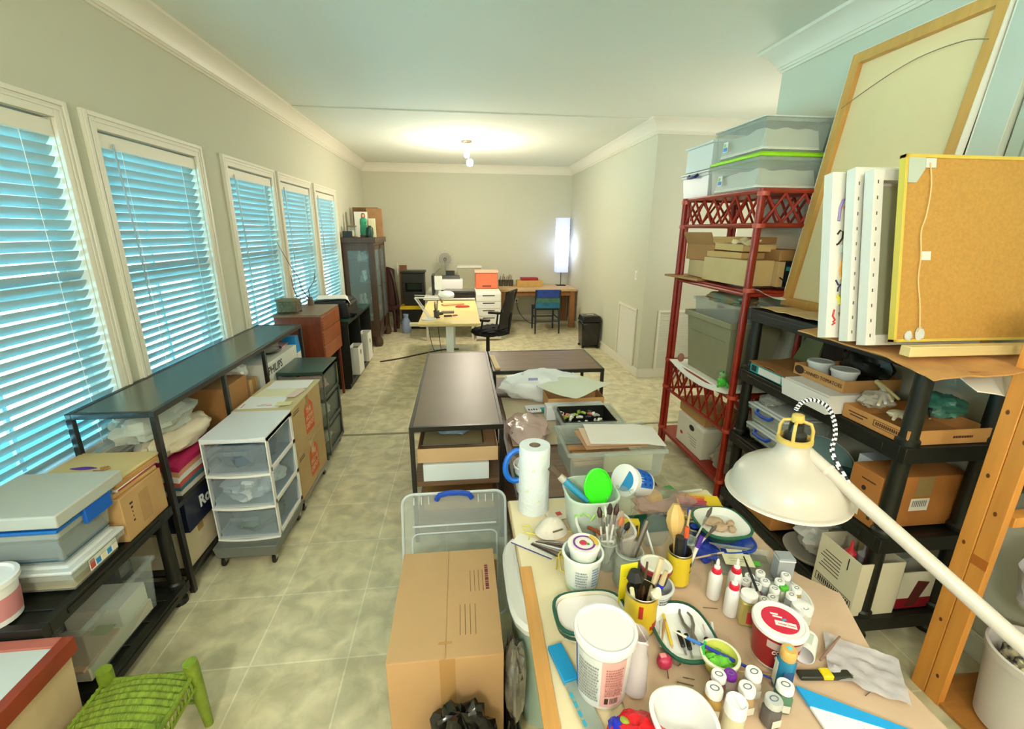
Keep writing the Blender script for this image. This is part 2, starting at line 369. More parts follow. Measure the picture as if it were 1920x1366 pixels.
# ================================================================ builders for boxes and bins
PL = [0]
def carton(label, bx, m=None, rz=0.0, tape=None, name='cardboard_box', cat='box', group=None, flaps=False, bev=.003, open_=False, rot=None, tm=None):
    x0,y0,z0,x1,y1,z1 = bx; w_,d,h = (x1-x0)/2,(y1-y0)/2,z1-z0; m = m or M['board']
    t = thing(name,label,cat,((x0+x1)/2,(y0+y1)/2,z0),rz,group,rot)
    if open_: MB(m).tray(-w_,-d,0,w_,d,h,.004).build('body',t,0)
    else: MB(m).box(-w_,-d,0,w_,d,h-(.003 if flaps else 0)).build('body',t,bev)
    if flaps:
        g=.0015
        if tape=='x': MB(m).box(-w_,-d,h-.003,w_,-g,h).build('flap',t,.001); MB(m).box(-w_,g,h-.003,w_,d,h).build('flap',t,.001)
        else: MB(m).box(-w_,-d,h-.003,-g,d,h).build('flap',t,.001); MB(m).box(g,-d,h-.003,w_,d,h).build('flap',t,.001)
    if tape:
        q=.025; b=MB(tm or M['tape'])
        if tape=='y': b.box(-q,-d-.0008,h,q,d+.0008,h+.0008).box(-q,-d-.0012,h*.7,q,-d,h)
        else: b.box(-w_-.0008,-q,h,w_+.0008,q,h+.0008).box(w_,-q,h*.7,w_+.0012,q,h).box(-w_-.0012,-q,h*.7,-w_,q,h)
        b.build('tape',t)
    return t
def bin_(label, bx, m=None, lid=None, handle=None, rz=0.0, name='storage_bin', cat='bin', group=None, t=.015, lh=.022, hside='y', fill=None, fillh=.7):
    x0,y0,z0,x1,y1,z1 = bx; w_,d,h=(x1-x0)/2,(y1-y0)/2,z1-z0; m=m or M['clear']
    o=thing(name,label,cat,((x0+x1)/2,(y0+y1)/2,z0),rz,group)
    hb = h-(lh if lid else 0)
    MB(m).tray(-w_+.012,-d+.012,0,w_-.012,d-.012,hb,.003,t=t).build('body',o,.004)
    MB(m).box(-w_+.002,-d+.002,hb-.022,w_-.002,-d+.012,hb-.002).box(-w_+.002,d-.012,hb-.022,w_-.002,d-.002,hb-.002).box(-w_+.002,-d+.012,hb-.022,-w_+.012,d-.012,hb-.002).box(w_-.012,-d+.012,hb-.022,w_-.002,d-.012,hb-.002).build('rim',o,.002)
    if lid: MB(lid).box(-w_,-d,hb,w_,d,hb+lh*.6).box(-w_+.02,-d+.02,hb+lh*.6,w_-.02,d-.02,h,tt=.008).build('lid',o,.004)
    if handle:
        for s in (-1,1):
            b=MB(handle)
            if hside=='y': q=min(.07,w_*.5); b.tube([(-q,s*(d+.001),hb-.005),(-q*.8,s*(d+.016),hb-.02),(0,s*(d+.02),hb-.024),(q*.8,s*(d+.016),hb-.02),(q,s*(d+.001),hb-.005)],.011,8)
            else: q=min(.07,d*.5); b.tube([(s*(w_+.001),-q,hb-.005),(s*(w_+.016),-q*.8,hb-.02),(s*(w_+.02),0,hb-.024),(s*(w_+.016),q*.8,hb-.02),(s*(w_+.001),q,hb-.005)],.011,8)
            b.build('handle',o)
    if fill:
        PL[0]+=1; s=PL[0]
        MB(fill).sheet(lambda u,v:(-w_+.024+u*(2*w_-.048),-d+.024+v*(2*d-.048),hb*fillh*(1+.18*noise.noise(Vector((u*4,v*4,s)))) if 0.01<u<.99 and .01<v<.99 else .012),14,14).build('contents',o)
    return o
def shelf_unit(label, x0,y0,x1,y1, levels, m, leg=.035, name='shelving_unit', th=.05, legs_y=None):
    o=thing(name,label,'shelf',((x0+x1)/2,(y0+y1)/2,0)); w_,d=(x1-x0)/2,(y1-y0)/2
    for i,z in enumerate(levels):
        b=MB(m).box(-w_,-d,z-th,w_,-d+.03,z).box(-w_,d-.03,z-th,w_,d,z).box(-w_,-d+.03,z-th,-w_+.03,d-.03,z).box(w_-.03,-d+.03,z-th,w_,d-.03,z).box(-w_+.03,-d+.03,z-.022,w_-.03,d-.03,z-.010)
        n=5
        for k in range(n):
            yy=-d+.05+(2*d-.1)*(k+.5)/n; b.box(-w_+.03,yy-.02,z-.010,w_-.03,yy+.02,z-.003)
        b.box(-w_-.004,-d+.10,z-th*.72,-w_,d-.10,z-th*.3).box(w_,-d+.10,z-th*.72,w_+.004,d-.10,z-th*.3)
        b.build('shelf',o,.004)
    prev=0
    for z in levels:
        if z-th-prev>.04:
            for sx in (-1,1):
                for sy in (-1,1):
                    MB(m).lathe([(leg*1.25,0),(leg*1.25,.02),(leg,.03),(leg*.92,z-th-prev-.02),(leg,z-th-prev)],16,c=(sx*(w_-leg*1.3),sy*(d-leg*1.3),prev)).build('leg',o)
        prev=z
    return o
# ================================================================ left side
c=thing('console_shelf','long black metal console shelf under the left windows','shelf',(0,0,0))
M['gloss']=mat('dark_gloss','#6a766b',0.27,metal=.55,spec=1.0)
MB(M['gloss']).box(-1.76,2.09,.988,-1.40,4.08,1.0).build('top_panel',c,.001)
f=MB(M['blackm']); f.box(-1.42,2.075,.975,-1.395,4.09,1.003).box(-1.765,2.075,.975,-1.74,4.09,1.003).box(-1.74,2.075,.975,-1.42,2.095,1.003).box(-1.74,4.07,.975,-1.42,4.09,1.003)
f.build('top_frame',c,.002)
for y in (2.075,2.715,3.285,4.065):
    for x in (-1.765,-1.42): MB(M['blackm']).box(x,y,0,x+.025,y+.025,.975).build('leg',c,.002)
for z in (.10,.50):
    MB(M['blackm']).box(-1.74,2.10,z-.012,-1.42,4.065,z).box(-1.42,2.1,z-.025,-1.405,4.06,z).build('shelf',c,.001)
f=MB(M['blackm']).box(-1.60,3.10,.50,-1.592,3.108,.975).box(-1.60,3.10,.60,-1.42,3.108,.608); f.build('divider',c)
# things on / in the console
def bundle(name,label,cat,c_,sz,m,seed,amp=.3,fr=2.2,rz=0,r2=.12,flat=.75,n=32,group=None):
    return solo(name,label,cat,MB(m).blob((0,0,sz[2]*flat),sz,amp,fr,seed,n=n,flat=flat,rough2=r2),c_,rz,group)
M['wrap']=mat('bubble_wrap','#dfe6da',0.15,alpha=0.6,bump=0.5,bscale=60)
M['cloth']=mat('cream_cloth','#e2d3b8',0.8,bump=0.3,bscale=12)
M['dust']=mat('white_bag','#e9ecec',0.35,bump=0.4,bscale=10)
bundle('bubble_wrap','sheer greenish bubble wrap bundle on top under the console shelf top','packing',(-1.585,2.36,.80),(.135,.24,.085),M['wrap'],3)
bundle('fabric_bundle','crumpled cream fabric bundle below the bubble wrap in the console','fabric',(-1.545,2.42,.68),(.118,.27,.075),M['cloth'],5,amp=.2)
zz=.50
for i,(col,hh,lab,sx) in enumerate([('#dcd3c4',.035,'folded off-white cloth at the bottom of the fabric pile',0),('#3e6a7a',.02,'folded grey-blue cloth in the fabric pile in the console',.005),('#c9584b',.03,'folded coral red cloth in the fabric pile in the console',-.005),('#e8e4dc',.03,'folded white cloth between red and peach ones',.004),('#d99a76',.03,'folded peach cloth near the top of the fabric pile',0),('#b3124f',.028,'magenta cloth roll on top of the fabric pile',.006)]):
    m_=C(col,.85,bump=.3,bscale=14)
    solo('folded_cloth',lab,'cloth',MB(m_).sheet(lambda u,v:((u-.5)*.24,(v-.5)*.42,hh*(1-abs(2*u-1)**8*.4)*(1-abs(2*v-1)**8*.4)+.004*noise.noise(Vector((u*5,v*5,i)))),12,14,th=hh*.85),(-1.545+sx,2.40,zz+.002),R.uniform(-.04,.04),'folded cloths in the console'); zz+=hh*.98
carton('dark cardboard carton under the console top behind the second leg',(-1.71,2.76,.50,-1.44,3.06,.87),M['board3'],name='cardboard_box')
carton('open brown box with black lining at the middle leg of console',(-1.70,3.12,.50,-1.45,3.24,.80),M['board'],tape='x')
solo('plastic_bottle','bright blue plastic jug beside the console middle leg','bottle',MB(M['blue']).lathe([(.0,0),(.035,0),(.04,.02),(.04,.16),(.02,.21),(.016,.25),(0,.25)],20),(-1.46,3.03,.87-.87+.87),0) if False else None
solo('shopping_bag','blue printed bag leaning at the front of the console','bag',MB(C('#1f49c9',.4)).blob((0,0,.13),(.016,.045,.13),.15,3,4,flat=.95),(-1.385,2.80,.50+.10),0) if False else None
bundle('plastic_bag','crumpled translucent bag on the open brown box in console','bag',(-1.60,3.20,.802),(.10,.075,.07),M['dust'],8,amp=.35)
t=thing('lamp_box','long white lamp box with black lettering in the far console end','box',(-1.50,3.62,.50)); 
MB(C('#e4e4d8',.5)).box(-.12,-.31,0,.095,.31,.36).build('body',t,.003); txt(t,'PHILIPS',.085,(.0965,-.16,.30),RIGHT,C('#1a1d22',.5),bold=.001)
t=thing('safety_goggles','clear safety goggles with dark strap on the white lamp box','goggles',(-1.50,3.66,.862))
MB(M['clear2']).lathe([(.045,0),(.05,.05),(.04,.07),(0,.075)],20,sx=1,sy=2).build('lens',t); MB(M['black']).tube([(.06*math.cos(a),.12*math.sin(a),.02) for a in [k*.35 for k in range(18)]],.008,6,closed=True).build('strap',t)
t=thing('glue_carton','small blue and white carton at the far end of the console','box',(-1.47,4.00-.0,.50)); MB(C('#e9e7de',.5)).box(-.07,-.045,0,.06,.045,.28).build('body',t,.002); MB(C('#1589cf',.4)).box(-.071,-.046,.28,.061,.046,.42,tt=.01).build('lid',t,.002)
solo('magazine','pink topped magazine lying over the blue carton by console end','magazine',MB(C('#d7a3a8',.5)).box(-.09,-.10,0,.09,.10,.012),(-1.56,3.86,.862),.1,bev=.001)
# behind the white cart: dark box with R, torn carton
t=thing('appliance_box','dark navy box with white letters on torn carton under console','box',(-1.56,2.30,.30)); MB(C('#151a33',.35)).box(-.14,-.14,0,.15,.14,.195).build('body',t,.002); txt(t,'Ro',.09,(.1512,.03,.10),RIGHT,C('#e6e9ee',.5),bold=.003)
carton('torn cream cardboard carton under the dark navy box',(-1.71,2.14,.102,-1.43,2.42,.30),C('#d9c7a4',.8,var=.1),tape='x',name='cardboard_box')
# black plastic shelf
shelf_unit('low black plastic shelving unit under the nearest left window',-1.77,1.35,-1.40,2.06,[.10,.53],M['black'],leg=.03)
# clear bin on the bottom level
bin_('clear bin filled with papers on the bottom of the left shelf',(-1.73,1.50,.101,-1.43,1.93,.36),M['clear'],name='clear_bin')
for i,(lab,w_,d,h,col,dx,dy) in enumerate([('cream paper stack at the bottom of the clear bin',.24,.36,.055,'#eadfc3',0,0),('peach folder lying on the cream papers in the clear bin',.22,.28,.012,'#d8b08c',.0,-.02),('white drawing pad leaning at the far end of clear bin',.22,.16,.09,'#f6f1e4',0,.09),('small green paper slip on the folders in the bin',.07,.06,.003,'#a9b56a',.05,.0)]):
    z0=[.106,.163,.163,.177][i]; solo('paper_stack',lab,'papers',MB(C(col,.8)).box(-w_/2,-d/2,0,w_/2,d/2,h),(-1.58+dx,1.70+dy if i!=2 else 1.80,z0),R.uniform(-.02,.02) if i!=2 else 0,bev=.001) if i!=1 else solo('paper_stack',lab,'papers',MB(C(col,.8)).box(-w_/2,-.10,0,w_/2,.10,h),(-1.58,1.60,z0),.02)
# bins above
def label_(t,x,y0,y1,z0,z1,cols):
    n=len(cols)
    b=MB(C('#f4f2ea',.5)).box(x,y0,z0,x+.001,y1,z1)
    for k,cl in enumerate(cols):
        q=(y1-y0)/n; b.box(x+.001,y0+q*(k+.1),z0+(z1-z0)*.1,x+.0015,y0+q*(k+.9),z1-(z1-z0)*(.1+.3*(k%2)),C(cl,.5))
    b.build('label',t)
t=bin_('flat clear bin with white lid, blue label, lowest of left stack',(-1.77,1.50,.53,-1.40,1.77,.635),M['clear2'],lid=M['milk'],name='clear_bin',fill=C('#b9a878',.8),fillh=.75)
label_(t,.176,-.05,.09,.03,.075,['#c74d3c','#2a8fd0','#f0e4c0','#2a8fd0','#e8e0d0'])
t=bin_('clear bin with blue lid and latch under the grey box',(-1.76,1.51,.637,-1.415,1.78,.80),M['clear2'],lid=C('#1467b8',.3),name='clear_bin',fill=C('#2a4f63',.8),fillh=.55)
MB(C('#0f5fc0',.3)).box(.165,-.02,.10,.182,.11,.165).build('latch',t,.004)
t=thing('foam_case','flat grey rectangular case on top of the blue lidded bin','case',(-1.585,1.66,.802)); MB(C('#b9bcb2',.7)).box(-.185,-.155,0,.185,.165,.05).build('body',t,.006)
# box with envelopes
t=carton('brown cardboard box with handwriting on the left plastic shelf',(-1.76,1.79,.53,-1.41,2.055,.735),M['board'],tape=None)
MB(M['tape']).box(.1755,-.03,.03,.1765,.03,.17).build('tape',t); b=MB(C('#2c2a24',.7))
for k in range(5): b.box(.1752,-.085+.004*k,.07+.02*k,.1762,-.075-.003*k,.078+.02*k)
b.build('handwriting',t)
ez=.737
for i,(lab,col) in enumerate([('manila envelope at the bottom of the envelope pile','#c99a5c'),('white envelope with red edge in the middle of the envelope pile','#e9e1d0'),('thick kraft envelope in the envelope pile on left box','#c68e4e'),('manila envelope with purple scribble on top of the pile','#d8bd85')]):
    t=thing('envelope',lab,'envelope',(-1.585,1.92+.012*i,ez),R.uniform(-.05,.05),'envelopes on the brown box')
    hh=[.018,.012,.022,.014][i]; MB(C(col,.75)).box(-.17,-.125,0,.165,.13,hh).build('body',t,.004)
    if i==3:
        MB(C('#5a2f9a',.6)).sheet(lambda u,v:(-.10+.11*u,-.02+.03*(v-.5)*math.sin(math.pi*(u*.9+.05)),hh+.001),10,2,th=.0006).build('scribble',t)
        MB(C('#a47c4a',.6)).tube([(.02,-.05,hh+.004),(.05,-.06,hh+.008),(.07,-.03,hh+.006),(.05,-.015,hh+.004),(.03,-.03,hh+.005)],.004,6).build('string',t)
    if i==1: MB(C('#a63a33',.6)).box(.155,-.12,.003,.1665,.12,.009).build('edge',t)
    ez+=hh+.001
# white tub on the shelf, picture edge
t=thing('plastic_tub','white plastic tub with pink label at the left picture edge','tub',(-1.595,1.41,.531)); MB(M['white']).lathe([(.0,0),(.075,0),(.085,.13),(.085,.14),(.0,.14)],28).build('body',t)
MB(C('#d98b8b',.5)).lathe([(.0775,.02),(.0848,.10)],28,cap=False).build('label',t); MB(M['white']).lathe([(.086,.135),(.096,.14),(.096,.155),(.084,.158),(.078,.15),(0,.15)],28).build('lid',t)
# red rimmed box, bottom left corner
t=thing('storage_box','white topped box with orange red rim in the bottom left corner','box',(-1.52,1.10,0))
MB(C('#cdb089',.8,var=.08,bump=.2,bscale=6)).box(-.2,-.23,0,.2,.235,.45,t=.02).build('body',t,.004)
b=MB(C('#8a3014',.55,var=.15,scale=10)); z0,z1=.44,.50
b.box(-.215,-.245,z0,-.18,.245,z1).box(.18,-.245,z0,.215,.245,z1).box(-.18,-.245,z0,.18,-.21,z1).box(-.18,.205,z0,.18,.245,z1,C('#b4604f',.55,var=.1)).build('rim',t,.003)
MB(C('#c9cbc0',.5)).box(-.18,-.21,.46,.18,.205,.494).build('lid',t,.001)
# green woven stool
t=thing('woven_stool','small lime green stool with woven rush seat on the tiles','stool',(-1.135,1.255,0))
M['lime']=mat('lime_paint','#7b8f26',0.5,var=.15,scale=20,bump=.4,bscale=70)
M['rush']=mat('lime_rush','#869b2b',0.7,var=.3,scale=30,bump=1.0,bscale=90,stretch=(3,.6,1))
for sx in (-1,1):
    for sy in (-1,1):
        p=MB(M['lime']).tube([(sx*.148,sy*.128,0),(sx*.145,sy*.122,.14),(sx*.142,sy*.118,.29),(sx*.140,sy*.117,.315)],[.015,.021,.024,.023],14); p.build('leg',t)
MB(M['rush']).sheet(lambda u,v:((u-.5)*.29,(v-.5)*.235,.282+.010*math.cos((u-.5)*5)+.004*math.sin(v*60)*1-.012*(abs(2*u-1)**3+abs(2*v-1)**3)),40,60,th=.018).build('seat',t)
for s in (-1,1):
    MB(M['lime']).tube([(-.14,s*.12,.262),(.14,s*.12,.262)],.008,8).tube([(-.15,s*.125,.12),(.15,s*.125,.12)],.008,8).build('rail',t)
    MB(M['lime']).tube([(s*.145,-.12,.262),(s*.145,.12,.262)],.008,8).tube([(s*.15,-.12,.215),(s*.15,.12,.215)],.007,8).build('rail',t)
    b=MB(M['rush'])
    for k in range(11): y=-.10+.02*k; b.tube([(s*.146,y,.27),(s*.151,y+.004,.24),(s*.150,y,.215)],.0045,6)
    b.build('woven_edge',t)
# white three drawer cart
def drawer_cart(label,x0,y0,x1,y1,z0,z1,fm,dm,n=3,topm=None,fill=None,side=True):
    t=thing('drawer_cart',label,'drawers',((x0+x1)/2,(y0+y1)/2,z0)); w_,d,h=(x1-x0)/2,(y1-y0)/2,z1-z0
    f=MB(fm); q=.022
    f.box(-w_,-d+.02,h-.025,w_,d,h)
    zz=[h*k/n*.98 for k in range(n+1)]
    for s in (-1,1):
        xa,xb=(s*w_-.006,s*w_) if s>0 else (s*w_,s*w_+.006)
        for k in range(n+1): z=min(zz[k],h-.03); f.box(xa,-d+.03,z,xb,d,z+.03)
        f.box(xa,-d+.015,0,xb,-d+.05,h).box(xa,d-.035,0,xb,d,h)
    f.box(-w_,d-.006,0,w_,d,h)
    for k in range(n): z=zz[k]; f.box(-w_,-d+.015,z,w_,d,z+.006)
    f.build('frame',t,.003)
    curve=lambda u:-.018*(1-(2*u-1)**2)
    MB(topm or fm).sheet(lambda u,v:(-w_+2*w_*u,-d+.02+(curve(u)-.005)*(1-v)+(2*d-.02)*v,h+.008),14,2,th=.02).build('top',t,.002)
    for k in range(n):
        z,hh=zz[k]+.012,h/n-.028
        dr=MB(dm).tray(-w_+.012,-d+.022,z,w_-.012,d-.02,z+hh*.9,.003,t=.008).build('drawer',t)
        MB(dm).sheet(lambda u,v:(-w_+.008+(2*w_-.016)*u,-d+.018+curve(u)-.002*(1-v),z+hh*v),14,1).build('drawer_front',dr)
        MB(fm).sheet(lambda u,v:(-w_*1.0+(2*w_)*u,-d+.012+curve(u)+.014*v,z-.006),14,1,th=.014).build('lip',dr,.002)
        MB(dm).sheet(lambda u,v:(-w_*.45+.9*w_*u,-d+.012+curve(.275+.45*u)-.012*(1-v),z+hh*.80),10,1,th=.022).build('handle',dr,.003)
    return t
t=drawer_cart('white three drawer plastic cart on a wheeled dolly',-1.375,2.30,-1.045,2.70,.135,.74,M['white'],mat('drawer_clear','#dfe8ee',.2,alpha=.13),topm=C('#e6ebf0',.35))
M['stuff1']=C('#34566f',.8,var=.4,scale=9)
bundle('fabric_bundle','blue-grey fabric inside the top drawer of the white cart','fabric',(-1.21,2.47,.545),(.135,.15,.09),M['stuff1'],11)
bundle('fabric_bundle','white cotton fluff inside the middle drawer of the white cart','fabric',(-1.21,2.47,.355),(.135,.15,.085),C('#eceff0',.8),13,amp=.5)
bundle('fabric_bundle','grey-green cloth inside the bottom drawer of the white cart','fabric',(-1.21,2.47,.155),(.135,.15,.075),C('#5f7672',.8,var=.3),17)
def dolly(label,x0,y0,x1,y1,z1,m):
    t=thing('wheeled_dolly',label,'dolly',((x0+x1)/2,(y0+y1)/2,0)); w_,d=(x1-x0)/2,(y1-y0)/2
    MB(m).box(-w_,-d,.06,w_,d,z1,t=.012).build('platform',t,.006)
    for sx in (-1,1):
        for sy in (-1,1):
            cx,cy=sx*(w_-.035),sy*(d-.035)
            c_=MB(M['metal']).box(cx-.014,cy-.012,.03,cx-.010,cy+.012,.062).box(cx+.010,cy-.012,.03,cx+.014,cy+.012,.062).box(cx-.016,cy-.014,.056,cx+.016,cy+.014,.062).build('caster',t)
            wv=MB(M['black']).lathe([(.0,-.009),(.022,-.009),(.026,-.004),(.026,.004),(.022,.009),(0,.009)],20); wv.v=[(cx+v[2],cy+v[1],.026+v[0]) for v in wv.v]; wv.build('wheel',c_)
    return t
dolly('grey dolly with black casters under the white drawer cart',-1.375,2.24,-1.04,2.70,.132,C('#6f726c',.45))
dolly('grey dolly with casters under the orange marked moving boxes',-1.37,2.74,-1.04,3.28,.10,C('#8a8577',.45))
M['orange']=C('#d85a26',.6)
def moving_box(label,bx):
    t=carton(label,bx,C('#c2a06c',.8,var=.05),tape='x',group='moving boxes with orange logo'); x=(bx[3]-bx[0])/2; h=bx[5]-bx[2]; b=MB(M['orange']); cy,cz=0.01,h*.5
    def pg(pts,x_): return b.add([(x_,cy+p[0],cz+p[1]) for p in pts]+[(x_+.0008,cy+p[0],cz+p[1]) for p in pts],[tuple(range(len(pts)))[::-1],tuple(range(len(pts),2*len(pts)))])
    pg([(-.085,-.10),(.085,-.10),(.085,.07),(.03,.115),(-.03,.115),(-.085,.07)],x+.0002); L_=C('#d8bd90',.7)
    b.build('logo',t)
    for k,(s,dy,dz) in enumerate([('THE',0,.05),('HOME',0,-.002),('DEPOT',0,-.052)]): txt(t,s,.050,(x+.0015,cy+dy,cz+dz),RIGHT,L_,name='logo_lettering',bold=.0006)
    MB(C('#5b4a33',.7)).box(x,-.26,h-.05,x+.0008,-.16,h-.043).box(x,-.26,h-.035,x+.0008,-.16,h-.029).build('print_marks',t)
    return t
moving_box('lower moving box with orange logo on the dolly',(-1.37,2.725,.102,-1.05,3.275,.415))
moving_box('upper moving box with orange logo behind the white cart',(-1.37,2.72,.417,-1.05,3.28,.735))
solo('cardboard_sheet','flat beige board lying on the upper moving box','board',MB(C('#cfc093',.8)).box(-.18,-.30,0,.165,.31,.006),(-1.21,3.0,.737))
zz=.744
for i,(lab,dx,dy,col,w_,d,rz) in enumerate([('white paper sheet with red lines on the beige board',-.05,-.14,'#eef2f2',.24,.22,.03),('pale yellow paper on the moving box stack',-.02,.05,'#e9e6c6',.26,.20,-.06),('white form at the back of the moving box stack',.0,.19,'#f2f3f2',.27,.17,.02),('pink tinted receipt at the right of the papers',.10,.0,'#e8cfc8',.06,.16,-.15),('small yellow paper note at the front of papers',.09,-.20,'#e3dfae',.09,.06,.05)]):
    t=thing('paper_sheet',lab,'paper',(-1.21+dx,3.0+dy,zz),rz,'papers on the moving boxes'); MB(C(col,.8)).box(-w_/2,-d/2,0,w_/2,d/2,.0015).build('sheet',t)
    if i==0: MB(C('#c9485a',.7)).box(-.02,-.075,.0016,.07,-.068,.002).box(.0,-.055,.0016,.06,-.05,.002).box(-.105,-.10,.0016,-.10,-.03,.002).build('printed_lines',t)
    zz+=.002
# dark three drawer cart
t=drawer_cart('dark grey three drawer plastic cart behind the moving boxes',-1.40,3.42,-1.065,3.86,.065,.755,C('#39443a',.4),mat('drawer_clear2','#dfe4da',.2,alpha=.15),topm=C('#27463a',.3))
t.name='drawer_cart'
for sx in (-1,1):
    for sy in (-1,1):
        wv=MB(M['black']).lathe([(.0,-.009),(.024,-.009),(.028,-.004),(.028,.004),(.024,.009),(0,.009)],18); wv.v=[(sx*.13+v[2],sy*.18+v[1],-.037+v[0]) for v in wv.v]; wv.build('wheel',t)
for k,(col,lab) in enumerate([('#d8a9a5','pink'),('#e3e0cf','cream'),('#dcd9c6','pale grey')]): bundle('fabric_bundle',lab+' cloth in the '+['top','middle','bottom'][k]+' drawer of the dark cart','fabric',(-1.235,3.63,[.55,.32,.09][k]),(.12,.15,.07),C(col,.8,var=.15),20+k)
# wooden tray cabinet on legs
t=thing('tray_cabinet','reddish wooden cabinet with finger jointed drawers on thin legs','cabinet',(-1.55,4.78,0))
MB(M['mahog']).box(-.21,-.33,.55,.21,.33,1.0).build('body',t,.003); MB(mat('cabinet_top','#8a6a4a',.4,var=.15,stretch=(4,1,1))).box(-.215,-.34,1.0,.215,.34,1.02).build('top_panel',t,.002)
M['mahog2']=mat('drawer_wood','#9a4a20',.35,var=.15,scale=7,stretch=(3,.6,3))
for k in range(3):
    z=.56+.147*k; dr=MB(M['mahog2']).box(.205,-.325,z,.222,.325,z+.14).build('drawer',t,.002); b=MB(C('#43200f',.5))
    for s in (-1,1):
        for j in range(5): b.box(.2215,s*.325-.0 if s<0 else .305,z+.012+.026*j,.223,(-.305 if s<0 else .325),z+.024+.026*j)
    b.build('finger_joints',dr)
for sx in (-.195,.19):
    for sy in (-.31,.31): MB(M['mahog']).box(sx-.012,sy-.012,0,sx+.012,sy+.012,.55).build('leg',t,.002)
t=thing('wooden_box','small olive carved box on the wooden tray cabinet','box',(-1.66,4.60,1.021)); MB(C('#5c5530',.5,var=.4,scale=30,bump=.6,bscale=40)).box(-.09,-.08,.012,.09,.08,.115).build('body',t,.006); MB(C('#6b6238',.5)).box(-.095,-.085,.115,.095,.085,.13).build('lid',t,.004)
for sx in (-1,1):
    for sy in (-1,1): MB(C('#4c4527',.5)).box(sx*.08-.01,sy*.07-.01,0,sx*.08+.01,sy*.07+.01,.012).build('foot',t)
# twigs in a vase
t=thing('twig_branches','bare dark twigs standing behind the tray cabinet at the window','twigs',(-1.60,5.06,1.021)); MB(C('#6e5f4c',.5)).lathe([(0,0),(.03,0),(.035,.03),(.02,.07),(.018,.09),(0,.09)],16).build('vase',t)
for k,pts in enumerate([[(0,0,.05),(-.05,-.08,.18),(-.06,-.10,.30),(-.09,-.2,.42),(-.11,-.42,.66)],[(0,0,.05),(-.04,.1,.15),(-.03,.28,.22),(-.05,.44,.33)],[(0,0,.05),(-.07,-.2,.12),(-.07,-.27,.23),(-.08,-.26,.34)]]):
    MB(C('#5a3a45',.6)).tube(pts,[.006,.005,.004,.003,.002][:len(pts)],6).tube([pts[2],tuple(a+b_ for a,b_ in zip(pts[2],(.01,.06,.06)))],.002,5).build('twig',t)
# black cabinet with printer
t=thing('black_cabinet','low black cabinet with open front shelves beside the curio','cabinet',(-1.53,5.88,0))
MB(M['black']).box(-.24,-.66,.06,.24,.66,.09).box(-.24,-.66,.77,.26,.66,.80).box(-.24,-.66,.09,.25,-.64,.77).box(-.24,.64,.09,.25,.66,.77).box(-.24,-.64,.09,-.22,.64,.77).box(-.22,-.01,.09,.24,.01,.77).box(-.24,-.66,0,.22,.66,.06).build('body',t,.003)
MB(C('#1d3a2c',.3)).box(-.245,-.665,.80,.265,.665,.806).build('top_panel',t)
for k,y in enumerate((5.62,6.22)):
    t=thing('file_tote',['nearer white file box with round hole at the black cabinet','farther white file box with round hole at the black cabinet'][k],'box',(-1.30,y,.091 if 0 else .0),0,'white file boxes at the cabinet')
    t.location=(-1.31,y,.0905); MB(C('#eceadf',.6)).tray(-.06,-.13,.0,.06,.13,.38-.04*(1-k),.006).build('body',t); wv=MB(C('#202020',.8)).lathe([(0,0),(.02,0),(.02,.0012),(0,.0012)],16); wv.v=[(.0602+v[2],v[0],.26+v[1]*1.6) for v in wv.v]; wv.build('grip_hole',t)
    MB(C('#5d6a48',.8)).box(-.045,-.115,.007,.045,.115,.30).build('files',t)
t=thing('inkjet_printer','black inkjet printer on the black cabinet by the window','printer',(-1.50,5.66,.807))
MB(M['black']).box(-.20,-.26,0,.20,.26,.17,tt=.01).build('body',t,.012); MB(C('#23261f',.35)).box(-.19,-.25,.17,.17,.25,.20,tt=.01).build('scanner_lid',t,.006); MB(C('#0d0e0c',.6)).box(.17,-.17,.03,.27,.17,.05).build('paper_tray',t,.003); MB(C('#31342e',.3)).box(.185,-.20,.12,.205,.20,.155).build('control_panel',t,.003)
solo('paper_sheet','white cloth sheet draped over the black printer','paper',MB(M['paper']).sheet(lambda u,v:((u-.5)*.36,(v-.5)*.34,.004+.012*noise.noise(Vector((u*3,v*3,2)))-(max(0,u-.9)*.8)),14,12,th=.002),(-1.50,5.60,1.03),.25)
# curio cabinet
t=thing('curio_cabinet','tall dark wood curio cabinet with glass doors in the far corner','cabinet',(-1.525,7.78,0))
cw,cdp,ch=.235,.50,1.66; b=MB(M['curio']); b.box(-cw-.02,-cdp-.02,ch-.05,cw+.03,cdp+.02,ch+.03).box(-cw,-cdp,.16,cw,cdp,.24).box(-cw,-cdp,.24,-cw+.012,cdp,ch-.05).box(-cw,cdp-.012,.24,cw,cdp,ch-.05).box(-cw+.01,-cdp+.01,ch-.09,cw-.01,cdp-.01,ch-.05)
b.build('carcass',t,.004)
for s,nm in ((-1,0),):
    f=MB(M['curio']); f.box(-cw,-cdp,.24,-cw+.07,-cdp+.02,ch-.05).box(cw-.09,-cdp,.24,cw,-cdp+.02,ch-.05).box(-cw+.07,-cdp,ch-.16,cw-.09,-cdp+.02,ch-.05).box(-cw+.07,-cdp,.24,cw-.09,-cdp+.02,.42).build('side_panel',t,.002)
M['cglass']=mat('cabinet_glass','#cfe4e6',0.02,alpha=0.18)
MB(M['cglass']).box(-cw+.07,-cdp+.008,.42,cw-.09,-cdp+.012,ch-.16).build('side_glass',t)
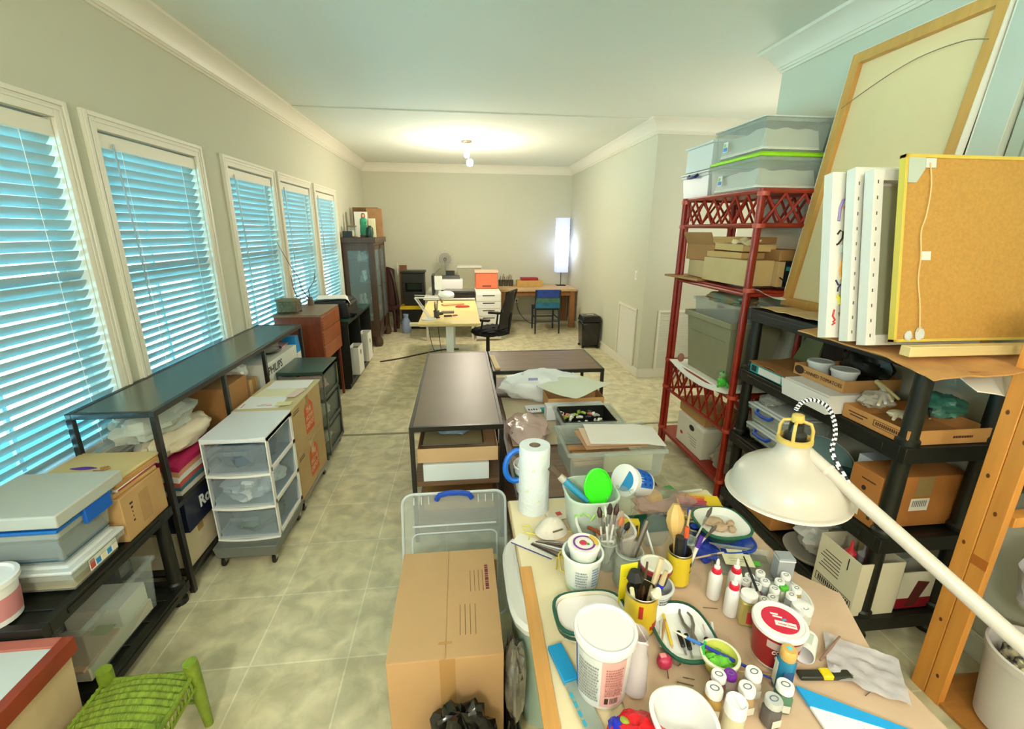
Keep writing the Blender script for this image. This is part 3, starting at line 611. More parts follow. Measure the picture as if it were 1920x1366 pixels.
for k in range(2):
    y0=-cdp+.02+k*(cdp-.02); y1=y0+cdp-.03; f=MB(M['curio']); f.box(cw-.02,y0,.24,cw,y0+.05,ch-.09).box(cw-.02,y1-.05,.24,cw,y1,ch-.09).box(cw-.02,y0,ch-.15,cw,y1,ch-.09).box(cw-.02,y0,.24,cw,y1,.40); dr=f.build('door',t,.002)
    MB(M['cglass']).box(cw-.013,y0+.05,.40,cw-.009,y1-.05,ch-.15).build('door_glass',dr); MB(M['curio']).tube([(cw+.002,y0+.2,.95),(cw+.03,y0+.2,.95)],.01,8).build('knob',dr)
for z in (.62,1.0,1.33): MB(M['cglass']).box(-cw+.015,-cdp+.03,z,cw-.025,cdp-.02,z+.008).build('glass_shelf',t)
for sx in (-1,1):
    for sy in (-1,1): MB(M['curio']).lathe([(0,0),(.05,.0),(.07,.04),(.07,.10),(.045,.15),(.04,.17),(0,.17)],16,c=(sx*(cw-.04),sy*(cdp-.04),0)).build('foot',t)
k=0
for z in (.248,.63,1.01,1.341):
    for yy in (-.35,-.15,.1,.3):
        k+=1; col=['#dfe6e4','#b9c9c6','#6c5a49','#d9c9b0','#8fb0b8'][k%5]; h_=R.uniform(.09,.2)
        solo('ornament','%s ornament on the %s curio shelf, %s from the near end'%(['white','pale green','brown','cream','blue-grey'][k%5],['bottom','second','third','top'][int((k-1)//4)],['first','second','third','fourth'][(k-1)%4]),'ornament',MB(C(col,.3)).lathe([(0,0),(.035,0),(.04,h_*.3),(.02,h_*.6),(.03,h_*.85),(.018,h_),(0,h_)],14),(-1.54+R.uniform(-.04,.04),7.78+yy,z),0,'ornaments in the curio cabinet')
top=1.691
solo('cardboard_sheet','brown cardboard sheet leaning behind the statue on the curio','board',MB(C('#7c5c3c',.8,var=.1)).box(-.20,-.02,0,.20,.02,.46),(-1.52,8.05,top),0)
solo('cardboard_sheet','taller wrapped brown panel at the right on the curio','board',MB(C('#9a744a',.7,var=.2)).box(-.12,-.04,0,.12,.04,.44),(-1.36,7.93,top),0.1)
solo('white_canvas','small white canvas behind the green statue','canvas',MB(C('#efeee2',.7)).box(-.10,-.01,0,.10,.01,.38),(-1.53,7.70,top),0)
solo('white_canvas','narrow cream block right of the green statue','canvas',MB(C('#e5dfbb',.7)).box(-.05,-.02,0,.05,.02,.28),(-1.36,7.66,top),0)
t=thing('religious_statue','robed figurine in green mantle standing on the curio cabinet','statue',(-1.46,7.50,top)); MB(C('#5e4433',.5)).lathe([(0,0),(.06,0),(.065,.03),(0,.03)],20).build('base',t)
MB(C('#2c9068',.45,var=.2,scale=20)).lathe([(.055,.03),(.06,.08),(.052,.16),(.055,.22),(.05,.26),(.03,.285),(0,.29)],20,sx=1,sy=.7).tube([(.045,-.02,.23),(.05,-.045,.18),(.02,-.055,.19)],.014,8).build('robe',t)
MB(C('#c98f6b',.5)).blob((0,-.008,.315),(.022,.022,.028),.03,2,1,n=16).build('head',t); MB(C('#7a4a35',.5)).lathe([(.03,.285),(.032,.31),(.028,.34),(.012,.355),(0,.356)],16,c=(0,.008,0)).build('hood',t)
t=thing('glass_lantern','small glass and brass lantern on the curio left side','lantern',(-1.62,7.42,top)); MB(C('#7a6a45',.4)).box(-.06,-.06,0,.06,.06,.015).box(-.06,-.06,.15,.06,.06,.17).build('frame',t,.002); MB(M['glass']).box(-.05,-.05,.015,.05,.05,.15).build('glass',t); MB(C('#e8e2c8',.5)).lathe([(0,.016),(.03,.016),(.03,.1),(0,.1)],16).build('candle',t)
solo('dark_box','small dark box at the near left corner of the curio top','box',MB(M['black']).box(-.06,-.04,0,.06,.04,.09),(-1.67,7.32,top),bev=.003)
solo('dark_vase','dark green vase between statue and cream block','vase',MB(C('#23402e',.3)).lathe([(0,0),(.04,0),(.05,.06),(.045,.14),(.02,.16),(.022,.17),(0,.17)],18),(-1.36,7.45,top))
# ornate carved wood pieces leaning by curio + frames
t=thing('carved_chair','dark carved wooden chair leaning by the curio cabinet','chair',(-1.34,8.66,0)); cb=M['curio']; MB(C('#3a1d16',.35)).tube([(-.18,0,0),(-.2,.05,.5),(-.15,.1,.9),(-.12,.1,1.08)],[.03,.035,.03,.03],8).tube([(.14,0,0),(.15,.05,.5),(.10,.1,.9),(.05,.1,1.08)],[.03,.035,.03,.03],8).build('upright',t)
MB(C('#3a1d16',.35)).sheet(lambda u,v:(-.17+.30*u,.06+.03*v,.3+.8*v+.05*math.sin(u*math.pi)),8,8,th=.03).box(-.18,-.30,.40,.16,.06,.45).build('back_splat',t); 
for s in (-.15,.12): MB(C('#3a1d16',.35)).tube([(s,-.27,.4),(s*1.1,-.30,.2),(s*1.05,-.28,0)],[.03,.024,.03],8).build('leg',t)
for k,(lab,x,y,hh,col,w_) in enumerate([('brown framed panel leaning on the far wall by curio',-1.10,9.15,1.15,'#7b5430',.14),('thin white edged board among the leaning frames',-1.19,9.05,1.20,'#d9d3bd',.02),('dark wood frame leaning beside the chair back',-1.02,9.22,.95,'#5a3a22',.10)]): solo('leaning_board',lab,'panel',MB(C(col,.6,var=.15)).box(-w_/2,-.02,0,w_/2,.02,hh),(x,y,0),0.0)
t=thing('crystal_jug','pale blue glass jug on the floor beside the yellow lidded tote','jug',(-1.03+-.14,8.35+.05,0)); t.location=(-1.0,8.30,0)
MB(mat('blue_glass','#aebfe0',.1,alpha=.6)).lathe([(0,0),(.07,0),(.09,.08),(.08,.2),(.04,.28),(.05,.34),(.045,.34),(.035,.28),(0,.1)],20).build('body',t)
# ================================================================ middle: low shelves
def metal_shelf(label,x0,y0,x1,y1,ztop,levels,topm,shm,post=.025):
    t=thing('metal_shelf',label,'shelf',((x0+x1)/2,(y0+y1)/2,0)); w_,d=(x1-x0)/2,(y1-y0)/2
    MB(topm).box(-w_+.018,-d+.018,ztop-.015,w_-.018,d-.018,ztop-.002).build('top_panel',t,.001)
    f=MB(M['blackm']).box(-w_,-d,ztop-.03,w_,-d+.02,ztop).box(-w_,d-.02,ztop-.03,w_,d,ztop).box(-w_,-d+.02,ztop-.03,-w_+.02,d-.02,ztop).box(w_-.02,-d+.02,ztop-.03,w_,d-.02,ztop); f.build('top_frame',t,.002)
    for z in levels: MB(shm).box(-w_+.01,-d+.02,z-.03,w_-.01,d-.01,z).build('shelf',t,.002)
    for sx in (-1,1):
        for sy in (-1,1): cx,cy=sx*(w_-post/2),sy*(d-post/2); MB(M['blackm']).box(cx-post/2,cy-post/2,0,cx+post/2,cy+post/2,ztop-.03).build('leg',t,.002)
    return t
M['bronze']=mat('bronze_panel','#6e5a45',0.42,spec=0.45,var=.08,scale=3)
metal_shelf('long dark metal shelf with plain bronze top in the middle of the room',-.305,2.36,.225,3.99,.75,[.12,.395],M['bronze'],M['walnut'])
b_=metal_shelf('dark framed shelf with striped walnut top at right angles behind the papers',.235,3.37,1.13,3.99,.75,[.12,.50],M['walnut'],M['walnut'])
metal_shelf('lowest walnut shelf carrying the clear bins behind the table',.245,1.90,.985,3.35,.55,[.12],M['walnut'],M['walnut'])
# contents of the bronze topped shelf
t=carton('shallow open cardboard box on the walnut board under the bronze top',(-.27,2.39,.512,.195,2.95,.60),C('#d9b183',.8),open_=True)
solo('foam_sheet','white foam sheet leaning out under the cardboard box','foam',MB(C('#e9eeee',.7)).box(-.19,-.03,0,.19,.20,.105),(-.05,2.41,.397),.0,bev=.002)
solo('foam_sheet','second white sheet half hidden behind the white foam','foam',MB(C('#dfe2dd',.7)).box(-.02,-.05,0,.18,.25,.10),(-.255,2.70,.397),.0,bev=.002)
t=thing('wire_basket','thin black wire tray frame on the shallow cardboard box','tray',(-.06,2.62,.602)); MB(M['blackm']).tube([(-.185,-.2,.006),(.17,-.2,.006),(.17,.2,.006),(-.185,.2,.006)],.004,6,closed=True).build('rim',t); MB(C('#9a8a62',.7)).box(-.18,-.195,0,.165,.195,.003).build('base',t)
bundle('bubble_pack','blue tinted bubble wrap pack inside the wire tray frame','packing',(-.06,2.66,.607),(.13,.15,.045),mat('blue_wrap','#9fb9cf',.15,alpha=.7,bump=.6,bscale=50),31,amp=.15)
for k in range(2): solo('cardboard_sheet',['tan cardboard sheets stacked deep in the bronze topped shelf','brown cardboard sheets on the bottom of the bronze topped shelf'][k],'board',MB(C(['#c89c64','#a8763f'][k],.8)).box(-.22,-.3,0,.22,.3,.06),(-.04,[3.3,2.8][k],[.397,.122][k]),bev=.002)
# wooden strip between the shelves and papers
solo('wood_strip','pale wooden strip leaning at the bronze shelf side','strip',MB(C('#d2ad78',.6)).box(-.02,-.2,0,.02,.2,.015),(.265,3.60,.751),.05,bev=.001)
# drop sheet and bags on the low shelf
M['kraft']=mat('kraft_paper','#cbb292',.85,var=.08,scale=5,bump=.3,bscale=6)
solo('drop_cloth','beige paper sheet spread over the lowest walnut shelf','paper',MB(C('#d6c3a6',.85)).sheet(lambda u,v:(-.34+u*.66,-.36+v*.82,.012+.008*noise.noise(Vector((u*4,v*4,1)))),20,20,th=.004),(.63,2.82,.551))
bundle('plastic_bag','pinkish translucent plastic bag on the beige sheet by bronze shelf','bag',(.405,2.62,.568),(.13,.25,.038),mat('pink_plastic','#e3c6be',.2,alpha=.6,bump=.6,bscale=14),33,amp=.3,r2=.08)
t=bundle("shopping_bag","large white plastic carrier bag with blue print beside walnut top","bag",(.60,3.235,.57),(.30,.125,.125),M["dust"],35,amp=.25,r2=.1,n=40)
bp=MB(C('#8d96c4',.5))
bp.box(-.02,-.002,0,.05,.0,.018)
o=bp.build('bag_print',t,loc=(-.10,-.10,.175)); o.rotation_euler=(rad(-20),0,0)
t=thing('mailer','white and teal padded mailer lying in front of carrier bag','mailer',(.56,2.99,.572),.1); MB(C('#e6e8ec',.5)).box(-.12,-.055,0,.12,.055,.02).build('body',t,.006); MB(C('#2f9f9c',.5)).box(-.02,-.056,.003,.121,-.01,.021).build('stripe',t,.002); b=MB(C('#3c3040',.6)); 
for k in range(4): b.box(-.11+.018*k,-.05,.0202,-.10+.018*k,-.02-.008*(k%2),.021)
b.build('print_marks',t)
MB(C('#c79a68',.7)).box(.03,.01,.0202,.12,.05,.03).build('wood_block',t,.003)
t=carton('tomato carton with dark round logo under curved white paper',(.585,2.90,.572,.985,3.105,.685),C('#c9985c',.8),open_=True); t['label']='low brown carton with dark oval logo under curved white paper'
bars(t,.20,.022,(.05,-.1037,.05),FRONT,C('#4a3420',.7),seed=6); o=MB(C('#4a3420',.7)).lathe([(0,0),(.028,0),(.028,.001),(0,.001)],24,sx=1.3).build('logo',t,loc=(-.12,-.1025,.06)); o.rotation_euler=(rad(90),0,0)
solo('paper_sheet','curved off-white paper sheet over the low brown carton','paper',MB(C('#dfe3d0',.8)).sheet(lambda u,v:((u-.5)*.42,(v-.5)*.36,.02+.05*((u-.5)**2+(v-.5)**2)*1.2-.012*math.cos(u*5)),16,16,th=.002),(.80,3.03,.70),rad(38))
t=thing('long_white_box','long white carton with printed lines lying before the brown carton','box',(.755,2.835,.572),.0); MB(C('#eceaf0',.5)).box(-.20,-.045,0,.20,.045,.095).build('body',t,.002); bars(t,.17,.02,(-.06,-.0458,.05),FRONT,C('#6a6f8c',.6),seed=3); bars(t,.03,.03,(.15,-.0458,.05),FRONT,C('#6a6f8c',.6),seed=4,rows=2)
t=bin_('clear bin holding a black tray of small parts on the low shelf',(.58,2.44,.572,.98,2.76,.70),M['clear2'],name='clear_bin')
MB(M['black']).tray(-.17,-.13,.03,.15,.13,.124,.004).build('inner_tray',t)
for k in range(26):
    col=['#f2efe6','#8ea53f','#c96b57','#2a2f2c','#d6d3c8','#b9b4a8'][k%6]; x,y=.755+R.uniform(-.13,.11),2.60+R.uniform(-.10,.10)
    solo('craft_part','small craft part scattered in the black tray of the clear bin','craft part',MB(C(col,.4)).tube([(-.02,0,0),(0,.004,.006),(.02,0,0)],[.008,.010,.006],8),(x,y,.655+R.uniform(0,.012)),R.uniform(0,3),'small parts in the black tray',rot=(0,R.uniform(-.3,.3),R.uniform(0,3)))
t=bin_('wide clear bin with rounded rim, papers laid on top, behind the tub',(.52,2.03,.552,1.06,2.40,.715),M['clear2'],name='clear_bin')
solo('craft_part','long wooden dowels inside the wide clear bin','dowels',MB(C('#c9945e',.6)).tube([(-.2,-.08,.0),(.15,-.06,.0)],.014,8).tube([(-.2,-.03,.0),(.15,-.02,.01)],.012,8).tube([(-.18,.04,.0),(.15,.05,.0)],.013,8).tube([(-.2,.09,.01),(.05,.10,.0)],.02,8),(.78,2.21,.60))
solo('catalogue','cream printed catalogue standing in the wide clear bin','catalogue',MB(C('#efe6bd',.7)).box(-.13,-.01,0,.13,.01,.10),(.86,2.08,.58))
for k,(lab,col,w_,d,dx,dy,z,rz) in enumerate([('brown paper sheet at the bottom of the pile on the wide bin','#b98a66',.34,.24,-.03,.0,.718,.05),('peach paper sheet in the middle of pile on the wide bin','#d9b79b',.36,.22,.0,.01,.724,-.04),('large white paper sheet on top of the wide clear bin','#eee6dc',.40,.25,.05,.02,.730,-.10)]):
    solo('paper_sheet',lab,'paper',MB(C(col,.8)).sheet(lambda u,v:((u-.5)*w_,(v-.5)*d,.004*noise.noise(Vector((u*3,v*3,k)))-(.03*max(0,u-.75)*4 if k==2 else 0)*.4),12,8,th=.0025),(.82+dx,2.19+dy,z+.004),rz)
# bucket with blue handle ring
t=thing('plastic_bucket','white bucket with dark green band and blue ring handle behind towel roll','bucket',(.325,1.99,.552)); MB(M['white']).lathe([(0,0),(.070,0),(.085,.14),(.088,.145),(.084,.15),(.080,.14),(.066,.005),(0,.005)],28).build('body',t); MB(M['dkgreen']).lathe([(.0835,.085),(.0862,.11)],28,cap=False).build('band',t)
MB(C('#e9e4d8',.6)).blob((0,0,.13),(.07,.07,.07),.25,3,2).build('contents',t)
r=MB(C('#1878ea',.3)); r.tube([(.055*math.cos(a),0,.075*math.sin(a)) for a in [rad(g) for g in range(20,345,18)]],.014,8); o=r.build('ring_handle',t,loc=(-.075,-.03,.155)); o.rotation_euler=(rad(-15),rad(15),0)
# leaning lid
t=thing('bin_lid','clear plastic bin lid with blue handle leaning upright behind the box','lid',(-.055,1.80,.03),0,rot=(rad(-14),0,0))
def rr(w_,h,r,n=6):
    pts=[]
    for cx,cy,a0 in ((w_-r,r*0+r*.2,-90),(w_-r,h-r,0),(-w_+r,h-r,90),(-w_+r,r*.2,180)):
        for k in range(n+1): a=rad(a0+90*k/n); pts.append((cx+r*math.cos(a),cy+r*math.sin(a)))
    return pts
def plate_(b,pts,y0,y1,m=None):
    n=len(pts); b.add([(p[0],y0,p[1]) for p in pts]+[(p[0],y1,p[1]) for p in pts],[tuple(range(n)),tuple(reversed(range(n,2*n)))]+[((i+1)%n,i,n+i,n+(i+1)%n) for i in range(n)],m)
b=MB(M['clear2']); plate_(b,rr(.245,.58,.05),-.004,.0); b.build('lid_panel',t)
rim=MB(mat('rim_plastic','#dfe6e6',.25,alpha=.8)); rim.tube([(p[0],-.008,p[1]) for p in rr(.245,.58,.05)],.007,6,closed=True); rim.tube([(p[0]*.82,-.012,p[1]*.62+.03) for p in rr(.245,.58,.04)],.004,6,closed=True).tube([(-.2,-.012,.425),(.2,-.012,.425)],.005,6)
for x in (-.19,-.155,-.12,.115,.15,.185): rim.box(x-.002,-.014,.53,x+.002,-.004,.565)
rim.build('rim',t); MB(M['blue']).tube([(-.085,-.012,.55),(-.07,-.018,.572),(-.03,-.02,.582),(.03,-.02,.582),(.07,-.018,.572),(.085,-.012,.55)],.013,8).build('handle',t)
# large carton
t=carton('large brown shipping carton with closed flaps beside the white table',(-.262,1.13,0,.110,1.635,.5),C('#c09768',.75,var=.05,scale=4),flaps=True)
h=.5; b=MB(C('#6b4f33',.8))
for k in range(4): b.box(.045+.018*k,-.17,h,.047+.018*k,-.04,h+.0006)
for k in range(4): b.box(.095+.016*k-.01,.02,h,.097+.016*k-.01,.13,h+.0006)
b.build('printed_lines',t); bars(t,.13,.022,(.150,.09,h+.0004),(0,0,rad(90)),C('#7a3140',.7),name='handwriting',seed=8)
MB(M['tape']).box(-.02,-.2535,.18,.03,-.2526,.496).box(-.025,-.2,h,.02,-.19,h+.0006).build('tape',t)
carton('second brown carton standing behind the large one by the lid',(-.05,1.66,0,.13,1.70,.42),M['board2'])
# black bag before the box, crumpled clear bag, red crate
bundle('garbage_bag','black shiny plastic bag in front of the large carton','bag',(-.03,1.02,0),(.125,.085,.22),mat('black_film','#0e0f0c',.15,bump=.6,bscale=12),41,amp=.35,r2=.15,flat=.9)
bundle('garbage_bag','second black bag low between the carton and the table','bag',(.145,1.19,.0),(.033,.10,.12),mat('black_film2','#14140f',.2,bump=.5,bscale=12),44,amp=.3,r2=.1,flat=.9)
bundle('cellophane_bag','crumpled grey cellophane bag stuffed between carton and table','bag',(.150,1.17,.225),(.036,.10,.13),mat('cellophane','#8b8576',.12,alpha=.85,bump=.8,bscale=25,var=.3),43,amp=.3,r2=.14,flat=.95)
# lidded oval tote under the table edge
t=thing('lidded_tote','pale green rounded tote with white lid half under the table','tote',(.325,1.42,0)); MB(mat('mint_plastic','#bcd6c4',.3,alpha=.85)).lathe([(0,0),(.15,0),(.18,.50),(0,.50)],36,sq=4,sx=.9,sy=1.25).build('body',t)
MB(mat('tote_lid','#e9e6da',.35)).lathe([(.185,.49),(.20,.495),(.205,.52),(.195,.535),(.16,.54),(.15,.55),(0,.552)],36,sq=4,sx=.9,sy=1.25).build('lid',t)
# ================================================================ work table in front
TZ=.742
t=thing('work_table','cream topped work table crowded with paint and tools','table',(.605,.70,0))
M['cream']=mat('cream_laminate','#e7d5ad',.4,var=.04,scale=3,bump=.02)
MB(M['cream']).box(-.43,-.92,.71,.43,.92,.738).build('tabletop',t,.004)
MB(C('#b9a27a',.5)).box(-.434,-.924,.714,-.43,.924,.734).box(-.434,.92,.714,.434,.924,.734).box(.43,-.924,.714,.434,.924,.734).build('edge_band',t)
for sx in (-1,1):
    for sy in (-1,1): MB(M['metal']).tube([(sx*.39,sy*.86,0),(sx*.38,sy*.85,.71)],.016,10).build('leg',t)
MB(M['metal']).box(-.38,-.86,.68,.38,-.84,.71).box(-.38,.84,.68,.38,.86,.71).build('apron',t)
def krf(u,v):
    x=.30+.055*math.sin(v*3.2)+u*(.755-.055*math.sin(v*3.2)); y=.15+v*1.30
    z=TZ+.0005+.004*max(0,noise.noise(Vector((u*5,v*7,3))))+.002*abs(noise.noise(Vector((u*16,v*20,1))))
    if u>.92 and v>.5: k_=(u-.92)*12.5*max(0,1-abs(v-.63)*9); z+=.045*k_; x+=.03*k_
    return (x,y,z)
solo('kraft_paper','creased brown kraft paper covering most of the work table','paper',MB(mat('kraft_table','#cfaf92',.8,var=.10,scale=4,bump=.5,bscale=9)).sheet(krf,46,60,th=.0012),(0,0,.001))
K=TZ+.006
solo('wooden_yardstick','long wooden yardstick along the left edge of the table','ruler',MB(mat('yardstick','#c98f4a',.5,var=.1,stretch=(8,.6,8))).box(-.019,-.32,0,.019,.27,.008),(.183,.955,TZ-.003),rad(-1.2),bev=.001)
# --- towel roll
t=thing('paper_towel_roll','tall white paper towel roll standing on the table corner','towel roll',(.267,1.552,TZ-.003))
MB(mat('towel','#e3ebee',.9,bump=.5,bscale=60)).lathe([(.022,0),(.058,0),(.060,.004),(.059,.15),(.0595,.276),(.058,.28),(.022,.28),(.022,.0)],40,cap=False).build('paper',t)
MB(C('#8b7a66',.8)).lathe([(.020,.001),(.022,.001),(.022,.279),(.020,.279),(.020,.001)],24,cap=False).build('core',t)
b=MB(C('#c5e27a',.8))
for a,z in ((-1.9,.19),(-1.3,.24),(-2.3,.1),(-1.5,.06)):
    for q in (0,.12): b.add([(.0605*math.cos(a+q+dx),.0605*math.sin(a+q+dx),z+dz) for dx,dz in ((0,0),(.07,.008),(.12,.02),(.05,.012))],[(0,1,2,3)])
b.build('leaf_print',t)
# --- round and oval tubs
def cup(name,label,cat,x,y,z,r0,r1,h,m,th=.0025,sq=2,sx=1,sy=1,rim=.004,rimm=None,rz=0,rot=None,n=36,group=None):
    t=thing(name,label,cat,(x,y,z),rz,group,rot)
    MB(m).lathe([(0,0),(r0*.96,0),(r0,.004),(r1,h-.004),(r1,h),(r1-th,h),(r1-th,h-.004),(r0-th,.006),(0,.004)],n,sq=sq,sx=sx,sy=sy).build('body',t)
    if rim: MB(rimm or m).lathe([(r1-.001,h-.008),(r1+rim,h-.007),(r1+rim,h-.001),(r1,h+.001),(r1-th-.0005,h),(r1-.001,h-.006)],n,sq=sq,sx=sx,sy=sy,cap=False).build('rim',t)
    return t
def lidp(t,r,z,m,sq=2,sx=1,sy=1,name='lid',n=36,hh=.006):
    return MB(m).lathe([(0,z-.004),(r,z-.006),(r+.003,z-.004),(r+.003,z+.001),(r,z+hh*.6),(r-.006,z+hh*.6),(r-.008,z+hh*.3),(0,z+hh*.3)],n,sq=sq,sx=sx,sy=sy).build(name,t)
mint=mat('mint_tub','#d7e6d6',.3,alpha=.85)
t=cup('storage_tub','pale green square tub holding the lime lid and a blue brush','tub',.455,1.42,K,.078,.094,.15,mint,sq=3.2)
b=MB(C('#a8d86a',.5))
for k in range(9): a=-2.4+k*.2; r=.0935; b.tube([(r*math.cos(a)*1.06,r*math.sin(a)*1.06,.085+.012*(k%3)),(r*math.cos(a+.13)*1.07,r*math.sin(a+.13)*1.07,.10+.01*(k%2))],.004,5)
b.build('leaf_print',t)
t=thing('round_lid','bright lime green lid standing upright in the pale green tub','lid',(.480,1.425,K+.155),0,rot=(rad(72),0,rad(8)))
MB(M['green']).lathe([(0,0),(.052,0),(.055,.003),(.055,.010),(.051,.012),(.049,.005),(0,.005)],40,sx=1,sy=1.25).build('disc',t)
t=thing('grout_brush','blue handled brush leaning across the pale green tub','brush',(.40,1.405,K+.15),0,rot=(0,rad(-52),rad(-25)))
MB(C('#2f8fb5',.35)).tube([(0,0,-.05),(0,0,0),(0,0,.06)],[.008,.013,.014],12).build('handle',t); MB(C('#b9b4a8',.3)).tube([(0,0,.06),(0,0,.085)],[.014,.012],12).build('ferrule',t); MB(C('#5a4a3a',.8)).tube([(0,0,.085),(.004,0,.13)],[.012,.016],10).build('bristles',t)
# tilted white and blue tub
t=thing('yogurt_tub','tilted white tub with blue patterned label on top of the bags','tub',(.655,1.50,TZ+.125),0,rot=(rad(65),rad(0),rad(-62)))
wl=mat('tub_white','#f0f0ec',.35)
MB(wl).lathe([(0,-.06),(.050,-.06),(.056,.055),(.056,.06),(.053,.06),(.047,-.055),(0,-.055)],36).build('body',t)
MB(wl).lathe([(0,.055),(.058,.054),(.061,.058),(.061,.068),(.056,.07),(0,.068)],36).build('lid',t)
def wrap(b,r0,r1,z0,z1,a0,a1,m,n=10,o=.0006):
    vs=[];fs=[]
    for i in range(n+1):
        a=a0+(a1-a0)*i/n
        for z,r in ((z0,r0),(z1,r1)): vs.append(((r+o)*math.cos(a),(r+o)*math.sin(a),z))
    for i in range(n): fs.append((2*i,2*i+2,2*i+3,2*i+1))
    return b.add(vs,fs,m)
lb=MB(); wrap(lb,.0505,.0545,-.05,.035,rad(0),rad(118),C('#1e6fe0',.4)); 
for i in range(5):
    for j in range(2): wrap(lb,.0515+.001*j,.0525+.001*j,-.035+.035*j,-.020+.035*j,rad(10+21*i),rad(20+21*i),C('#123f9c',.4),o=.0012,n=3)
for i in range(7): wrap(lb,.0505,.054,-.045,.03,rad(128+9*i),rad(132+9*i),C('#77787c',.5),o=.001,n=2)
lb.build('label',t); cr=MB(C('#2b8ec8',.4)); n=18
cr.add([(0,0,.0695)]+[(.05*math.cos(rad(-100+180*i/n)),.05*math.sin(rad(-100+180*i/n)),.0695) for i in range(n+1)],[(0,i+1,i+2) for i in range(n)]); cr.build('lid_print',t)
# white square tub with earth coloured chalks
t=cup('open_tub','white square tub of brown pastel sticks beside the brush jar','tub',.475,1.295,K,.072,.082,.085,C('#f0eae4',.35),sq=3.4,sx=1.15)
for k in range(9):
    solo('pastel_stick','earth coloured pastel stick lying in the white square tub','pastel',MB(C(['#8e5a3a','#d79d78','#a8502e'][k%3],.7)).tube([(-.035,0,0),(.035,0,0)],.0055,8),(.455+.009*(k%4),1.285+.008*(k//2),K+.022+.011*(k//4)),rot=(0,rad(-8),rad(30+14*k)),group='pastel sticks in the white tub')
bundle('plastic_bag','small clear bag of orange bits in the white square tub','bag',(.515,1.315,K+.03),(.035,.03,.055),mat('bag_film','#e9d9cc',.15,alpha=.55,bump=.5,bscale=40),51,amp=.35)
# dust mask
t=thing('dust_mask','white cup shaped dust mask with yellow straps on the table','mask',(.310,1.40,K-.004),rad(20)); MB(mat('mask_felt','#ddd2c2',.9,bump=.2,bscale=60)).lathe([(.062,0),(.064,.004),(.052,.022),(.036,.042),(.018,.054),(.0,.057)],30,sx=1,sy=.85,cap=False).build('cup',t); MB(C('#a9a49a',.35,metal=1.0)).box(-.02,-.045,.028,.02,-.040,.032).build('nose_clip',t)
MB(C('#e2d85a',.6)).tube([(-.06,.0,.004),(-.09,.03,.003),(-.085,.07,.003),(-.06,.06,.004),(-.065,.03,.004),(-.1,-.01,.003)],.0022,6).tube([(.05,-.03,.004),(.08,-.06,.003),(.085,-.10,.003),(.05,-.09,.003)],.0022,6).build('strap',t)
t=thing('sketch_card','white card with blue edge and dark pencils under the dust mask','card',(.235,1.335,TZ-.003),rad(-38)); MB(C('#e9e2d4',.7)).box(-.075,-.03,0,.085,.03,.002).build('card',t); MB(C('#3b3f86',.6)).box(-.075,-.033,0,.085,-.03,.0025).build('blue_edge',t)
for k in range(7): solo('pencil','slim pencil in the fan beside the dust mask','pencil',MB(C(['#1b1a18','#6a4a30','#8a8a86','#d8d2c4'][k%4],.5)).tube([(-.05,0,0),(.05,0,0),(.062,0,0)],[.0032,.0032,.0006],6),(.262+.006*k,1.300+.004*k,TZ+.004+.0015*k),rad(-42+5*k),'pencils beside the mask')
# yogurt stack
def writing(t,a0,z0,z1,r,col,n=5,w_=22,seed=1):
    b=MB(C(col,.6)); rr_=random.Random(seed)
    for k in range(n):
        z=z1-(z1-z0)*(k+.5)/n; a=a0
        while a<a0+w_:
            da=rr_.uniform(1.2,4); wrap(b,r,r,z-(z1-z0)*.28/n,z+(z1-z0)*.28/n,rad(a),rad(a+da),None,n=1,o=.001); a+=da+rr_.uniform(.8,1.6)
    return b.build('print_marks',t)
t=cup('yogurt_tub','big white yogurt tub with a smaller cup standing inside','tub',.352,1.135,K,.049,.060,.118,mat('tub_frost','#e8ece6',.35)); writing(t,-125,.03,.085,.0565,'#7f8f93',6,34,3); writing(t,-75,.03,.095,.0570,'#5b7db3',7,22,4); MB(C('#b9d8a8',.5)).lathe([(.0495,.006),(.0503,.016)],36,cap=False).build('green_band',t)
t=cup('yogurt_cup','small yogurt cup with purple fruit lid nested in the big tub','cup',.355,1.138,K+.066,.036,.046,.072,C('#eef0ea',.35),rim=.002); lidp(t,.047,.075,C('#f2efe8',.35))
o=MB(C('#7f3a95',.4)).lathe([(.028,.0785),(.034,.0785),(.034,.0792),(.028,.0792)],36,cap=False).build('purple_ring',t)
b=MB(C('#c8324b',.4)).lathe([(0,.079),(.012,.079),(.010,.081),(0,.082)],16,c=(-.003,.0,0)); b.box(.006,-.012,.079,.014,-.004,.0805,C('#4c9a48',.5)); b.build('fruit_print',t)
b=MB(C('#e3b53c',.4)); 
b.add([(r*math.cos(rad(a)),r*math.sin(rad(a)),.0794) for a in range(-20,60,10) for r in (.030,.044)],[(2*i,2*i+1,2*i+3,2*i+2) for i in range(7)]); b.build('yellow_print',t)
wb=MB(C('#6fbf4a',.4)); wrap(wb,.0375,.0445,.012,.04,rad(-150),rad(-20),None); wrap(wb,.040,.044,.045,.06,rad(-60),rad(-40),C('#6a4aa8',.4)); wb.build('label',t)
t=thing('yellow_mesh_bag','yellow net scrap behind the big white yogurt tub','net',(.318,1.205,K-.003)); MB(C('#c9b04a',.6)).tube([(0,0,0),(.0,.04,.02),(.02,.05,.05),(-.02,.02,.04),(-.02,-.02,.01),(.01,-.03,.0)],.003,6).tube([(-.03,0,0),(-.02,.04,.01),(.02,.03,.02)],.003,6).build('net',t)
